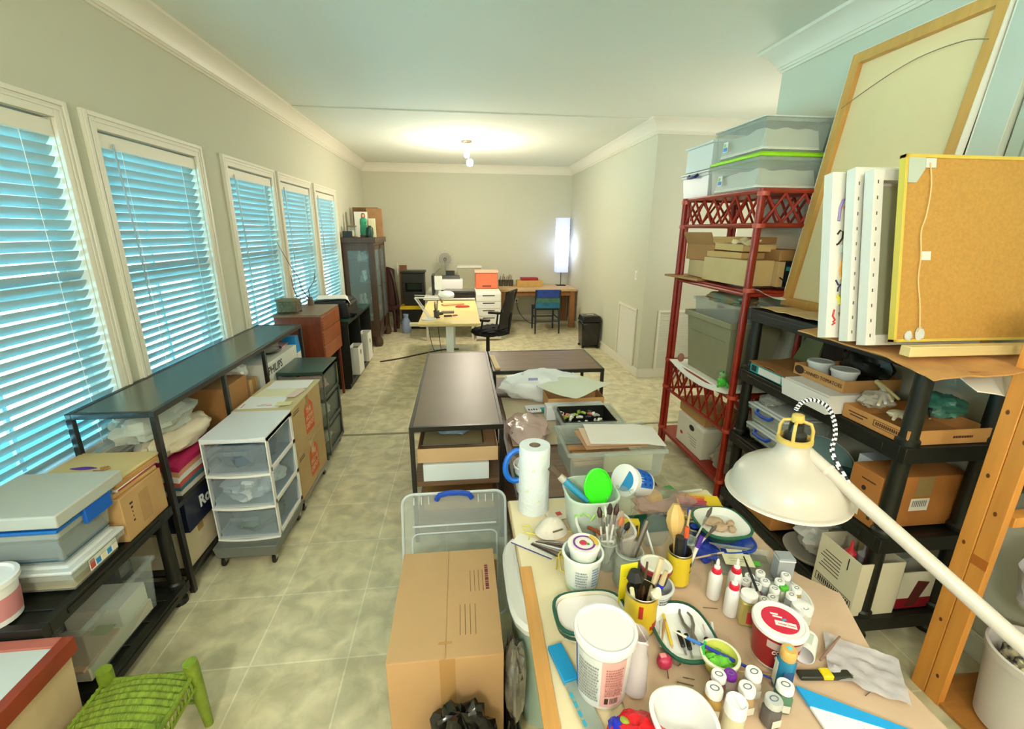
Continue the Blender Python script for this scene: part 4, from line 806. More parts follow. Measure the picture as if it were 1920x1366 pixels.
# jars with tools
def tool(name,label,cat,p,q,parts,group=None):
    """slim tool from point p (tip in the jar) to q (upper end); parts: (name, t0, t1, radii, colour)"""
    p=Vector(p); q=Vector(q); d=q-p; L=d.length; t=thing(name,label,cat,p,0,group,d.to_track_quat('Z','Y').to_euler())
    for (nm,a,b_,rs,col) in parts:
        n=len(rs); m=col if not isinstance(col,str) else C(col,.45)
        MB(m).tube([(0,0,L*(a+(b_-a)*i/(n-1))) for i in range(n)],list(rs),8).build(nm,t)
    return t
def brush(label,p,q,hc='#1d1c1a',bc='#3b2416',w_=.004,bw=.007,group=None,fe='#b9b9b4'):
    return tool('paint_brush',label,'brush',p,q,[('handle',0,.66,(w_*.6,w_,w_),hc),('ferrule',.66,.82,(w_,bw*.8),C(fe,.3,metal=1.0)),('bristles',.82,1,(bw*.8,bw*1.15,bw*.4),bc)],group)
def glassjar(name,label,x,y,r,h,neck=None,group=None):
    t=thing(name,label,'jar',(x,y,K)); rn=neck or r
    MB(M['glass']).lathe([(0,0),(r*.9,0),(r,.006),(r,h*.78),(rn,h*.88),(rn,h),(rn-.0025,h),(rn-.0025,h*.88),(r-.003,h*.77),(r-.003,.008),(0,.006)],30).build('glass',t)
    MB(mat('glass_rim','#cfd8cf',.1,alpha=.6)).lathe([(rn,h*.93),(rn+.003,h*.94),(rn+.003,h*.955),(rn,h*.965)],30,cap=False).build('thread',t)
    return t
glassjar('glass_jar','tall narrow glass jar of paint brushes behind the mason jar',.452,1.195,.030,.105)
for k,(q,lab,hc,bc) in enumerate([((.435,1.255,K+.185),'brush with round dark bristles at the left of the brush jar','#d9d4c8','#3a1d14'),((.470,1.250,K+.20),'double dark bristled brush standing tallest in the brush jar','#c9c9c4','#2f1710'),((.492,1.245,K+.20),'brush with dark brown head and silver ferrule','#e4e0d6','#3a1d14'),((.505,1.225,K+.165),'orange bristled brush at the right of the brush jar','#f2efe8','#c9713f'),((.525,1.215,K+.150),'black fan brush leaning right from the brush jar','#1c1b1a','#161412'),((.440,1.215,K+.215),'thin white stick rising from the brush jar','#f1eee6','#f1eee6')]):
    brush(lab,(.452+.004*(k-2.5),1.195,K+.012),q,hc,bc,.0035,.0085 if k!=5 else .003,'brushes in the narrow jar',fe='#c9cacc')
glassjar('mason_jar','wide mason jar full of scrapers and tools in the centre',.497,1.125,.046,.118,.040)
MB(mat('murky','#6d7a63',.6,alpha=.9)).lathe([(0,.008),(.041,.008),(.041,.07),(0,.072)],26,c=(.497,1.125,K)).build('plaster_water')['label']='murky grey green water inside the wide mason jar'; bpy.data.objects['plaster_water']['category']='water'
tool('flat_file','grey flat file leaning right out of the mason jar','file',(.485,1.12,K+.012),(.565,1.17,K+.185),[('blade',0,1,(.008,.0095,.010),C('#6e675c',.4,metal=.6))])
tool('palette_knife','steel palette knife leaning left in the mason jar','knife',(.505,1.13,K+.012),(.455,1.15,K+.18),[('handle',0,.5,(.006,.007),'#4a3a2c'),('blade',.5,1,(.003,.010,.006),C('#c3c2bd',.2,metal=1.0))])
bundle('zip_bag','clear zip bag with red print standing in the mason jar','bag',(.485,1.118,K+.09),(.026,.012,.055),mat('zip_film','#e0dad4',.15,alpha=.14,bump=.4,bscale=40),55,amp=.3)
t=glassjar('glass_tumbler','clear tumbler of fine brushes right of the yellow can',.720,1.185,.026,.095)
for k,(q,lab,hc,bc) in enumerate([((.80,1.21,K+.19),'brush with pointed grey bristles leaning right from the tumbler','#cfccc4','#5a544c'),((.785,1.15,K+.165),'brush with short grey tip leaning over the clay dish','#e3ded2','#6a625a'),((.745,1.25,K+.17),'clear handled brush with blue end in the tumbler','#d9e0e8','#2d4fb0'),((.79,1.10,K+.105),'plain wooden stick leaning right from the tumbler','#d8bf95','#d8bf95')]):
    brush(lab,(.715+.003*k,1.185,K+.012),q,hc,bc,.003,.006 if k<3 else .003,'fine brushes in the tumbler')
# yellow cans
def can(label,x,y,r,h,col,col2,marks):
    t=thing('tin_can',label,'can',(x,y,K)); MB(C('#c9c2a8',.3,metal=1.0)).lathe([(0,0),(r,0),(r,h),(r-.001,h+.001),(r-.0025,h),(r-.0025,.003),(0,.003)],36).build('can',t)
    b=MB(C(col,.45)); wrap(b,r,r,.006,h-.006,0,2*math.pi,None,n=36,o=.0005); b.build('label',t)
    b=MB(C(col2,.45)); 
    for a0,a1,z0,z1 in marks: wrap(b,r,r,z0,z1,rad(a0),rad(a1),None,n=8,o=.001)
    b.build('label_print',t); return t
can('yellow label tin can holding black and blue handled tools',.472,.965,.043,.118,'#e0b92a','#c03024',[(-75,-30,.02,.032),(-65,-35,.032,.04),(-120,-105,.06,.10)])
for k,(p,q,lab,parts) in enumerate([((.465,.96),(.455,.985,K+.165),'black rubber spatula head in the yellow can',[('handle',0,.7,(.006,.006),'#1a1a18'),('head',.7,1,(.012,.024,.014),'#15140f')]),((.48,.965),(.50,.93,K+.150),'cream wooden spoon tip in the front of the yellow can',[('handle',0,.72,(.004,.004),'#b8a27c'),('bowl',.72,1,(.007,.015,.006),'#efe6c9')]),((.485,.97),(.535,1.0,K+.185),'flat wooden tool leaning right in the yellow can',[('handle',0,1,(.004,.006,.009,.008),'#d8c49b')]),((.49,.96),(.54,.975,K+.165),'brush with blue band and pale wooden end in yellow can',[('handle',0,.5,(.005,.006),'#26231f'),('band',.5,.75,(.008,.009),'#2436c0'),('tip',.75,1,(.008,.006),'#c9b389')]),((.46,.95),(.437,.955,K+.135),'cream marker leaning left in the yellow can',[('barrel',0,1,(.007,.007,.006),'#e8dcae')]),((.48,.98),(.505,1.02,K+.16),'thin brown brush at the back of the yellow can',[('handle',0,1,(.003,.005,.003),'#5c4028')])]):
    tool('hand_tool',lab,'tool',(p[0],p[1],K+.006),q,parts,'tools in the yellow can')
t=thing('yellow_note','small yellow note standing behind the front yellow can','note',(.452,1.018,K+.005),rad(8)); MB(C('#f2e227',.6)).box(-.026,-.001,.0,.026,.001,.155).build('paper',t); MB(C('#c9b41c',.6)).box(-.014,-.0016,.115,.014,-.001,.117).box(-.014,-.0016,.105,.010,-.001,.107).build('print_marks',t)
can('second yellow label tin can with the wooden spoon behind red tub',.655,1.115,.036,.112,'#e6c62c','#4a4420',[(-60,-20,.07,.085),(-60,-30,.05,.055)])
tool('wooden_spoon','large wooden spoon with oval bowl in the second yellow can','spoon',(.645,1.115,K+.006),(.655,1.175,K+.235),[('handle',0,.55,(.005,.005),'#c9a263'),('bowl',.55,1.0,(.006,.022,.029,.026,.010),C('#d9b06a',.5))])
tool('rubber_grip_tool','black rubber handled tool in the second yellow can','tool',(.65,1.105,K+.006),(.645,1.11,K+.165),[('grip',.3,1,(.008,.014,.013),'#24231f')])
tool('chopstick','thin wooden skewer in the second yellow can','stick',(.66,1.12,K+.006),(.705,1.175,K+.21),[('stick',0,1,(.0035,.003),'#e2c795')])
tool('marker_pen','orange capped marker in the second yellow can','pen',(.665,1.11,K+.006),(.682,1.14,K+.175),[('barrel',0,.8,(.006,.006),'#2a2f55'),('cap',.8,1,(.008,.007),'#e25a2a')])
tool('marker_pen','purple and white marker leaning right in the second can','pen',(.67,1.105,K+.006),(.725,1.125,K+.15),[('barrel',0,.75,(.006,.006),'#e9e6e0'),('cap',.75,1,(.008,.007),'#4a2a9a')])
# red banded tubs
t=cup('dip_tub','black and white tub under the red banded one','tub',.553,1.045,K,.040,.047,.058,C('#d9dcd9',.35)); writing(t,-100,.01,.045,.044,'#3b3f42',4,70,9)
t=cup('dip_tub','white tub with red band and cream lid tilted on another tub','tub',.548,1.055,K+.060,.036,.043,.052,C('#33362e',.4),rot=(rad(-6),rad(6),0)); lidp(t,.043,.055,C('#f1ead9',.4)); b=MB(C('#b23a44',.4)); wrap(b,.0475,.0478,.047,.054,rad(150),rad(330),None,n=16,o=.0); wrap(b,.040,.043,.034,.047,rad(-180),rad(180),None,n=30,o=.0008); b.build('red_band',t)
# yellow box, zip bags, boxes at the rear
t=thing('tea_box','small yellow box standing behind the mason jar','box',(.575,1.31,K),rad(-8)); MB(C('#dfba22',.5)).box(-.026,-.013,0,.026,.013,.085).build('body',t,.001); MB(C('#3b3420',.6)).box(.012,-.0136,.01,.02,-.013,.075).box(-.012,-.0136,.035,-.008,-.013,.04).build('label_print',t)
bundle('zip_bag','clear zip bag of white pieces leaning behind the tool cans','bag',(.655,1.285,K),(.045,.02,.07),mat('zip_film2','#e6eef0',.12,alpha=.10,bump=.5,bscale=30),57,amp=.3)
tool('syringe','teal tipped thin tube standing before the zip bag','tube',(.615,1.17,K+.004),(.59,1.235,K+.12),[('tip',0,.25,(.005,.006),'#3f9c9a'),('barrel',.25,1,(.004,.003),'#dfe2e2')])
bundle('plastic_bag','crinkled clear plastic bag left of the tilted blue tub','bag',(.565,1.42,K),(.06,.055,.085),mat('crinkle','#e2ece6',.08,alpha=.12,bump=.8,bscale=30),59,amp=.4,r2=.15)
bundle('plastic_bag','pink tinted glossy bag behind the wooden spoon','bag',(.775,1.485,K),(.115,.075,.045),mat('crinkle2','#e6cdc9',.08,alpha=.3,bump=.8,bscale=25),61,amp=.3,r2=.12)
t=thing('foil_pack','yellow and green food pack behind the pink bag','packet',(.80,1.565,K),rad(14)); MB(C('#e6c62c',.4)).box(-.07,-.03,0,.07,.03,.03).build('body',t,.01); MB(C('#3f8f3c',.4)).box(-.02,-.031,.005,.07,.031,.0305).build('label',t,.009)
solo('green_tray','dark green tray edge under the tilted tub','tray',MB(M['dkgreen']).tray(-.12,-.045,0,.12,.045,.015,.004),(.67,1.395,K),rad(3))
solo('glass_rod','pale plastic tube lying at the back edge of the table','tube',MB(mat('rod','#d9ddd2',.2,alpha=.8)).tube([(-.08,0,.007),(.08,0,.007)],.006,8),(.92,1.595,TZ),rad(6))
t=thing('colour_pencil_box','yellow coloured pencil box with rainbow stripes on the rear corner','box',(.925,1.475,K),rad(-14)); MB(C('#f0c52a',.45)).box(-.085,-.075,0,.085,.075,.016).build('body',t,.002); b=MB(C('#d8483a',.5)); cols=['#e88b3a','#e2543a','#d43a55','#b8486e','#8a5a7c','#6f6a80','#7a7f8a']
for k,cl in enumerate(cols): b.box(-.08,.062-.016*k-.014,.0162,.03-.006*(k%2),.062-.016*k,.0168,C(cl,.5))
b.build('pencil_print',t); bars(t,.03,.018,(.055,-.01,.0162),(0,0,0),C('#7a5a10',.5),seed=9); MB(C('#ead9a0',.5)).box(-.085,-.078,.002,.085,-.0755,.014).build('edge',t)
t=thing('pencil_tray','open tray of coloured pencil ends before the yellow box','pencils',(.865,1.375,K),rad(-14)); b=MB(C('#d9c060',.5)).tray(-.05,-.03,0,.05,.03,.014,.002); b.build('tray',t)
for k in range(8): MB(C(['#d8d2c4','#8c8c88','#55524c','#e0b23a'][k%4],.5)).tube([(-.045,-.024+.0065*k,.009),(.045,-.024+.0065*k,.009)],.003,6).build('pencil',t)
t=cup('steel_cup','small blue rimmed jar lid stack in front of the pencil tray','jar',.805,1.30,K,.022,.024,.05,M['metal']); MB(C('#2748b8',.4)).lathe([(0,.051),(.014,.051),(.014,.054),(0,.054)],20).build('cap',t)
# clay dish on blue bowl
t=cup('ceramic_dish','green rimmed white square dish holding lumps of clay','dish',.893,1.285,K+.030,.060,.088,.048,C('#215844',.35),sq=3.0,rimm=C('#2c6a52',.3)); MB(C('#f2f0e8',.4)).lathe([(0,.028),(.064,.028),(.0835,.045),(.0838,.0475)],36,sq=3.0,cap=False).build('inside',t)
for k,(dx,dy,sz) in enumerate([(-.02,.015,(.036,.022,.012)),(-.015,-.018,(.03,.02,.012)),(.035,.0,(.017,.012,.01)),(.025,-.03,(.02,.012,.008))]): solo('clay_lump',['largest beige clay lump at the back of the green rimmed dish','wide clay lump at the front of the green rimmed dish','small round clay lump at the right of the dish','thin clay scrap at the front right of dish'][k],'clay',MB(C('#c9a98a',.8,bump=.2,bscale=30)).blob((0,0,sz[2]*.8),sz,.3,3,k+60,n=20,flat=.8),(.893+dx,1.285+dy,K+.058),.3*k)
t=cup('plastic_bowl','bright blue plastic bowl under the clay dish','bowl',.905,1.275,K-.004,.066,.090,.030,M['blue'],sq=3.0)
# clear tray with card
t=thing('clamshell_tray','clear plastic tray with loose lid by the glue bottles','tray',(.90,1.155,K),rad(-20)); MB(M['clear2']).tray(-.10,-.07,0,.10,.07,.022,.003,t=.008).build('tray',t,.002); MB(C('#8a8679',.5,var=.3,scale=30)).box(-.085,-.055,.004,.085,.055,.010).build('contents',t)
t=thing('greeting_card','cream card with blue corners on the clear tray','card',(.885,1.165,K+.024),rad(-16)); MB(C('#efe9c2',.7)).box(-.045,-.04,0,.045,.04,.0012).build('card',t); b=MB(C('#22348c',.6)); b.box(-.044,.018,.0013,-.025,.038,.0018).box(.026,.020,.0013,.044,.038,.0018).build('blue_corners',t); b=MB(C('#b9b08a',.7)); b.box(-.03,-.01,.0013,.03,-.008,.0017).box(-.025,-.02,.0013,.02,-.018,.0017).build('print_marks',t); MB(C('#58b83c',.5)).box(.045,-.03,.0,.065,-.01,.002).build('green_tab',t)
tool('paint_brush','long black handled brush lying over the small jars','brush',(.905,1.16,K+.030),(.80,.93,K+.085),[('handle',0,.85,(.002,.0045,.004),'#1d1d1c'),('ferrule',.85,.93,(.004,.004),C('#b9b9b4',.3,metal=1.0)),('bristles',.93,1,(.004,.002),'#d9d2c2')])
bundle('blue_net_bag','dark blue net bag crumpled under the clay dish','bag',(.800,1.225,K),(.045,.05,.02),C('#2338a0',.5,bump=.6,bscale=40),63,amp=.4)
# glue bottles
def glue(label,x,y):
    t=thing('glue_bottle',label,'bottle',(x,y,K),0,'white glue bottles with red caps')
    MB(mat('glue_white','#e9e7e6',.35)).lathe([(0,0),(.018,0),(.0195,.003),(.0195,.075),(.016,.085),(.011,.090),(.011,.094),(0,.094)],26).build('body',t)
    MB(M['red']).lathe([(.0125,.088),(.0135,.089),(.0135,.100),(.011,.104),(0,.104)],22).build('cap',t)
    MB(M['white']).lathe([(.009,.104),(.0085,.110),(.0045,.112),(.0055,.118),(.0035,.130),(.0015,.134),(0,.134)],16).build('nozzle',t); return t
g=glue('leftmost glue bottle with red cap on the kraft paper',.733,1.040)
dup(g,(.748,.975,K),label='front glue bottle with red cap beside the honey jar'); dup(g,(.792,1.035,K),label='rear right glue bottle with red cap')
t=thing('glue_jar','square olive jar with white cap and red label by glue bottles','jar',(.775,.945,K),rad(-20)); MB(mat('varnish','#b9a860',.2,alpha=.85)).box(-.022,-.022,0,.022,.022,.078).build('body',t,.006); MB(M['white']).lathe([(.018,.078),(.022,.080),(.022,.096),(.0,.098)],24).build('cap',t); MB(C('#c23a3c',.45)).box(-.004,-.0228,.012,.0222,-.0218,.05).box(.0218,-.022,.012,.0228,.015,.05).build('label',t)
# small paint jars
def paint_jar(label,col,x,y,rz=0,z=None,s=1.0,capc='#f3f2ee',group=None,markc='#6c7480'):
    t=thing('paint_jar',label,'jar',(x,y,z if z is not None else K),rz,group)
    MB(mat('jar_clear','#f4f6f2',.05,alpha=.10)).lathe([(0,0),(.0135*s,0),(.0145*s,.002),(.0145*s,.032*s),(.011*s,.039*s),(.011*s,.044*s),(0,.044*s)],20,sq=3.5).build('glass',t)
    MB(C(col,.45)).lathe([(0,.0015),(.0139*s,.0015),(.0139*s,.033*s),(.0105*s,.0385*s),(0,.039*s)],20,sq=3.5).build('paint',t)
    MB(C(capc,.35)).lathe([(.0135*s,.042*s),(.0145*s,.043*s),(.0145*s,.054*s),(.0135*s,.056*s),(0,.056*s)],24).build('cap',t)
    MB(C(markc,.5)).lathe([(.006*s,.0561*s),(.008*s,.0561*s),(.008*s,.0568*s),(.006*s,.0568*s)],20,sx=1,sy=.7,cap=False).build('cap_print',t)
    MB(C('#d9d5c8',.6)).box(-.009*s,-.0152*s,.006*s,.009*s,-.0146*s,.022*s).build('label',t)
    return t
t=cup('paper_plate','white plate under the cluster of small paint jars','plate',.925,1.02,K-.003,.075,.092,.010,M['white'])
J=[(405,500,'#e9dcc0','cream'),(370,555,'#b86a4a','rust'),(530,475,'#dfe3e6','pearl white'),(585,575,'#c7cdd6','silver grey'),(490,600,'#8a3848','wine red'),(450,680,'#9aa4a8','grey'),(825,505,'#c9cacc','pale grey'),(755,575,'#b9c2cc','blue grey'),(695,665,'#dfe0dc','white'),(675,745,'#7c8c92','slate'),(575,770,'#7a3a44','maroon'),(950,660,'#b8984a','ochre'),(890,735,'#aeb4b8','light grey'),(520,880,'#5c5a48','dark olive'),(1060,880,'#d6d2c4','bone')]
J=sorted(J,key=lambda j:-j[1]); used=[]
for k,(cx,cy,col,nm) in enumerate(J):
    p=at(1340+cx/6.209,1000+cy/6.209,z=K+.05)
    for it in range(30):
        for q in used:
            dd=Vector((p.x-q.x,p.y-q.y)); 
            if dd.length<.0298: dd=dd.normalized()*(.0300-dd.length) if dd.length>1e-6 else Vector((.01,0)); p.x+=dd.x; p.y+=dd.y
    used.append(p)
    paint_jar('white capped jar of %s paint in the cluster by the glue bottles'%nm,col,p.x,p.y,R.uniform(-.5,.5),K+.006 if (p.x-.925)**2+(p.y-1.02)**2<.07**2 else K,.95,group='small paint jars in a cluster')
p=at(1340+790/6.209,1000+672/6.209,z=K+.045); paint_jar('paint jar with bright green cap in the cluster',  '#d9dcc8',p.x+.012,p.y+.012,0,K+.006,.85,'#5cc83a')
t=thing('silver_box','silver grey cardboard box with white fold behind the small jars','box',(.985,1.085,K),rad(-12)); MB(C('#a9adb2',.35)).box(-.024,-.02,0,.024,.02,.09).build('body',t,.001); MB(C('#e8eaec',.4)).box(-.0245,-.0215,.080,.0245,.0205,.084).build('white_fold',t); 
t=thing('cream_jar','round white jar with domed cap right of the small jars','jar',(.935,.935,K)); MB(M['white']).lathe([(0,0),(.024,0),(.026,.004),(.026,.03),(.024,.034),(0,.034)],28).build('body',t); MB(C('#f4f3f0',.3)).lathe([(.027,.030),(.028,.034),(.026,.048),(.016,.054),(0,.055)],28).build('cap',t)
# cottage cheese tub
t=thing('cottage_cheese_tub','large red and white tub with printed white lid on the table','tub',(.782,.835,K),rad(10)); MB(C('#f0efe9',.35)).lathe([(0,0),(.047,0),(.049,.003),(.059,.108),(0,.108)],40).build('body',t)
b=MB(C('#9c1f22',.4)); wrap(b,.0495,.0587,.008,.104,0,2*math.pi,None,n=40,o=.0007); wrap(b,.0555,.0575,.070,.092,rad(200),rad(290),C('#c9b0a8',.4),n=12,o=.0014); wrap(b,.050,.0530,.012,.040,rad(225),rad(280),C('#c9a77a',.5),n=12,o=.0014); b.build('label',t)
for k,(s,z,r) in enumerate([('COTTAGE',.066,.0570),('CHEESE',.050,.0556)]):
    a=rad(-118); t2=txt(t,s,.013,((r+.0012)*math.cos(a),(r+.0012)*math.sin(a),z),(rad(84),0,a+rad(90)),C('#f1ece4',.5),bold=.0004)
MB(C('#f3f2ee',.35)).lathe([(.058,.100),(.063,.102),(.064,.112),(.061,.117),(.056,.117),(.054,.1145),(0,.1145)],44).build('lid',t)
MB(C('#d42a45',.4)).lathe([(0,.1147),(.043,.1147),(.043,.1155),(0,.1155)],40).build('lid_print',t)
MB(C('#f5f2ec',.5)).box(-.020,.014,.1156,-.002,.019,.116).box(-.016,.006,.1156,.006,.011,.116).build('lid_marks',t,rz=rad(-35)); b=MB(C('#f0ece6',.5)); b.box(-.024,-.013,.1157,.024,.003,.1162); o=b.build('lid_banner',t,loc=(.004,-.012,0),rz=rad(-35)); txt(t,'Cottage Cheese',.006,(.002,-.018,.1165),(0,0,rad(-35)),C('#c8324b',.5)); MB(C('#4aa8c9',.5)).box(-.006,-.003,.1164,.006,.003,.1168).build('blue_emblem',t,loc=(.008,-.004,0))
# blue bottle
t=thing('paint_bottle','metallic blue paint bottle with gold flip cap','bottle',(.748,.755,K),rad(-15)); MB(C('#2a86b0',.25,metal=.3)).lathe([(0,0),(.018,0),(.0195,.003),(.0195,.082),(.015,.093),(0,.094)],28,sx=1.1,sy=.9).build('body',t); MB(C('#d9ae62',.35)).lathe([(.0165,.088),(.0175,.09),(.0175,.112),(.015,.116),(0,.117)],24).build('cap',t); MB(C('#6fd0e6',.3)).lathe([(0,.1171),(.006,.1171),(.006,.118),(0,.118)],16).build('cap_dot',t); b=MB(C('#e2dfcf',.5)); b.box(-.0215,-.008,.012,-.0208,.008,.08); b.build('label',t); MB(C('#1b4f86',.4)).box(-.010,-.0182,.02,.012,-.0172,.062).build('blue_label',t)
# white tub lying, with spatula
t=thing('small_tub','small white tub lying on its side with sculpting tool','tub',(.868,.832,K+.026),0,rot=(rad(90),0,rad(-48))); MB(C('#eeecea',.35)).lathe([(0,-.035),(.022,-.035),(.026,.035),(.0235,.035),(.020,-.032),(0,-.032)],28).build('body',t); MB(C('#cfd8c8',.4)).box(-.01,.0235,-.02,.012,.0262,.02).build('label',t)
tool('sculpting_tool','brown looped sculpting tool lying by the white tub','tool',(.885,.80,K+.012),(.975,.845,K+.03),[('handle',0,1,(.003,.004,.0025),'#8a6a5a')])
t=thing('utility_knife','black utility knife with yellow grip and silver blade','knife',(.880,.765,K),rad(-6)); MB(C('#2b2c26',.4)).box(-.075,-.012,0,.055,.012,.012).build('handle',t,.004); MB(C('#e8cf1f',.4)).box(-.02,-.013,.003,.006,.013,.016).build('grip',t,.003); MB(C('#d4d4cf',.2,metal=1.0)).add([(.055,-.011,.004),(.085,-.011,.004),(.07,.010,.004),(.055,.010,.004),(.055,-.011,.006),(.085,-.011,.006),(.07,.010,.006),(.055,.010,.006)],[(3,2,1,0),(4,5,6,7),(0,1,5,4),(1,2,6,5),(2,3,7,6),(3,0,4,7)]).build('blade',t)
# blue white package
t=thing('wipes_packet','flat white and sky blue plastic packet at the bottom right','packet',(.905,.60,K),0)
pk=[(-.125,.145),(.135,-.03),(.135,-.25),(-.15,-.25)]
b=MB(C('#eaf2f8',.3)); b.prism([(p[0],p[1]) for p in pk][::-1],0,.008); b.build('body',t,.002); MB(C('#1aa5ea',.3)).prism([(-.126,.147),(-.128,.098),(.05,.01),(.136,-.06),(.136,-.028)],.0005,.0088).build('blue_band',t)
b=MB(C('#49a9d8',.4)); rr_=random.Random(5)
for gx,gy in ((-.075,.03),(.03,-.02)):
    for i in range(4):
        for j in range(3):
            if (i+j)%2==0 or i==0: b.box(gx+.011*j,gy-.013*i,.0082,gx+.011*j+.008,gy-.013*i+.009,.0087)
b.build('print_marks',t)
solo('clear_film','crumpled clear film under the blue and white packet','film',MB(mat('film','#e3dde0',.1,alpha=.55,bump=.6,bscale=20)).sheet(lambda u,v:((u-.5)*.16,(v-.5)*.14,.012+.014*noise.noise(Vector((u*5,v*5,4)))),14,14,th=.001),(.985,.775,K-.003),rad(-35))
# shallow trays
t=cup('shallow_dish','oval dish with dark green rim holding white plaster','dish',.338,.985,K-.003,.078,.086,.045,C('#e6e0cf',.4),sq=3.2,sx=1.15,sy=.85,rimm=M['dkgreen'],rim=.005); MB(C('#2a5140',.35)).lathe([(.0865,.018),(.0875,.03)],36,sq=3.2,sx=1.15,sy=.85,cap=False).build('green_band',t); MB(C('#f2e8e4',.7)).lathe([(0,.032),(.080,.032),(.080,.030),(0,.030)],36,sq=3.2,sx=1.14,sy=.84).build('plaster',t)
t=cup('oval_tray','white oval tray with dark green rim full of pliers and blades','tray',.575,.915,K-.003,.075,.090,.028,C('#1f3f34',.35),sq=2.8,sx=.85,sy=1.05,rimm=M['dkgreen'],rim=.005); MB(C('#f2f2ee',.35)).lathe([(0,.007),(.070,.007),(.0862,.026)],36,sq=2.8,sx=.85,sy=1.05,cap=False).build('inside',t)
def flat(name,label,cat,x,y,rz,parts,z=K+.008,group=None):
    t=thing(name,label,cat,(x,y,z),rz,group)
    for nm,b in parts: b.build(nm,t,.0005)
    return t
flat('wooden_pencil','yellow pencil lying in the oval tool tray','pencil',.540,.935,rad(78),[('barrel',MB(C('#e8c62e',.4)).tube([(-.055,0,.004),(.045,0,.004)],.0045,6)),('tip',MB(C('#d2a77a',.6)).tube([(-.055,0,.004),(-.066,0,.004)],[.0045,.0005],6))])
pl=MB(C('#8f8b84',.35,metal=.8)); pl.tube([(0,-.012,.005),(-.012,.02,.005),(-.012,.055,.005),(-.006,.07,.005)],[.006,.005,.004,.003],8).tube([(0,-.012,.005),(.014,.018,.005),(.018,.045,.005),(.012,.06,.005)],[.006,.005,.004,.003],8)
flat('pliers','grey steel pliers in the middle of the oval tool tray','pliers',.600,.92,rad(-8),[('handles',pl),('jaws',MB(C('#9a958c',.3,metal=.9)).tube([(0,-.008,.005),(-.003,-.03,.005),(-.006,-.045,.005)],[.008,.006,.002],8).tube([(0,-.008,.005),(.004,-.03,.005),(.006,-.045,.005)],[.006,.005,.002],8))])
for k,(x,y,a) in enumerate([(.560,.895,80),(.575,.885,76),(.625,.868,82),(.642,.850,70)]): flat('craft_knife',['leftmost black handled knife beside the pencil in the tray','second black handled knife left of the pliers','black handled knife right of the pliers jaws','black handled knife at the lower right of the tray'][k],'knife',x,y,rad(a),[('handle',MB(C('#161613',.4)).tube([(-.022,0,.006),(.022,0,.006)],.0065,8)),('blade',MB(C('#c9c7c2',.2,metal=1.0)).box(-.048,-.003,.004,-.022,.003,.006))],group='craft knives in the oval tray')
for k,(x,y,a,col) in enumerate([(.640,.915,75,'#d9c9c6'),(.655,.90,68,'#e8e4e2'),(.525,.925,60,'#b88a5a'),(.515,.92,66,'#c7c4bd')]): flat('stylus',['rosy stylus at the right of the pliers','white stylus at the right rim of tray','amber needle tool left of the yellow pencil','steel needle at the left rim of the tray'][k],'tool',x,y,rad(a),[('shaft',MB(C(col,.35)).tube([(-.045,0,.005),(.04,0,.005)],[.002,.0045],8))],group='needle tools in the oval tray')
# big lidded tub and measuring beaker
t=thing('lidded_tub','tall white tub with translucent lid and pink ingredient label','tub',(.313,.800,K)); MB(C('#eeece8',.35)).lathe([(0,0),(.055,0),(.057,.003),(.066,.168),(0,.168)],44).build('body',t)
b=MB(); wrap(b,.0575,.0655,.012,.15,rad(-112),rad(-60),C('#dba9a2',.45),n=14); wrap(b,.0575,.0655,.012,.15,rad(-175),rad(-112),C('#cdd2d0',.45),n=14); wrap(b,.0575,.0655,.012,.15,rad(-215),rad(-175),C('#2c5fb5',.45),n=14); b.build('label',t)
writing(t,-165,.03,.13,.0645,'#7c7f7c',12,46,5); writing(t,-103,.05,.13,.0645,'#a8655f',11,34,6); b=MB(C('#3a2320',.6)); wrap(b,.0585,.0598,.022,.040,rad(-102),rad(-94),None,n=3,o=.0012)
for i in range(6): wrap(b,.0585,.0598,.022,.040,rad(-90+3.2*i),rad(-88.4+3.2*i),None,n=1,o=.0012)
b.build('bar_print',t)
MB(mat('lid_frost','#e6e4e3',.35)).lathe([(.066,.160),(.072,.162),(.0735,.172),(.072,.180),(.066,.182),(.062,.176),(0,.176)],48).build('lid',t)
t=thing('plastic_beaker','translucent pinched plastic beaker right of the tall lidded tub','beaker',(.392,.795,K)); 
pf=[(0,0),(.028,0),(.030,.003),(.026,.10),(.022,.115),(.022,.16)]
b=MB(mat('beaker_frost','#e0d6d6',.25,alpha=.7)); b.lathe(pf,28,cap=False,sx=1,sy=1.2); b.build('body',t); MB(mat('beaker_rim','#e9e2e2',.25)).tube([(.0225*math.cos(a),.0275*math.sin(a),.16-.035*(math.cos(a)>.2)*(math.cos(a)-.2)) for a in [k*math.pi/10 for k in range(20)]],.0018,6,closed=True).build('rim',t)
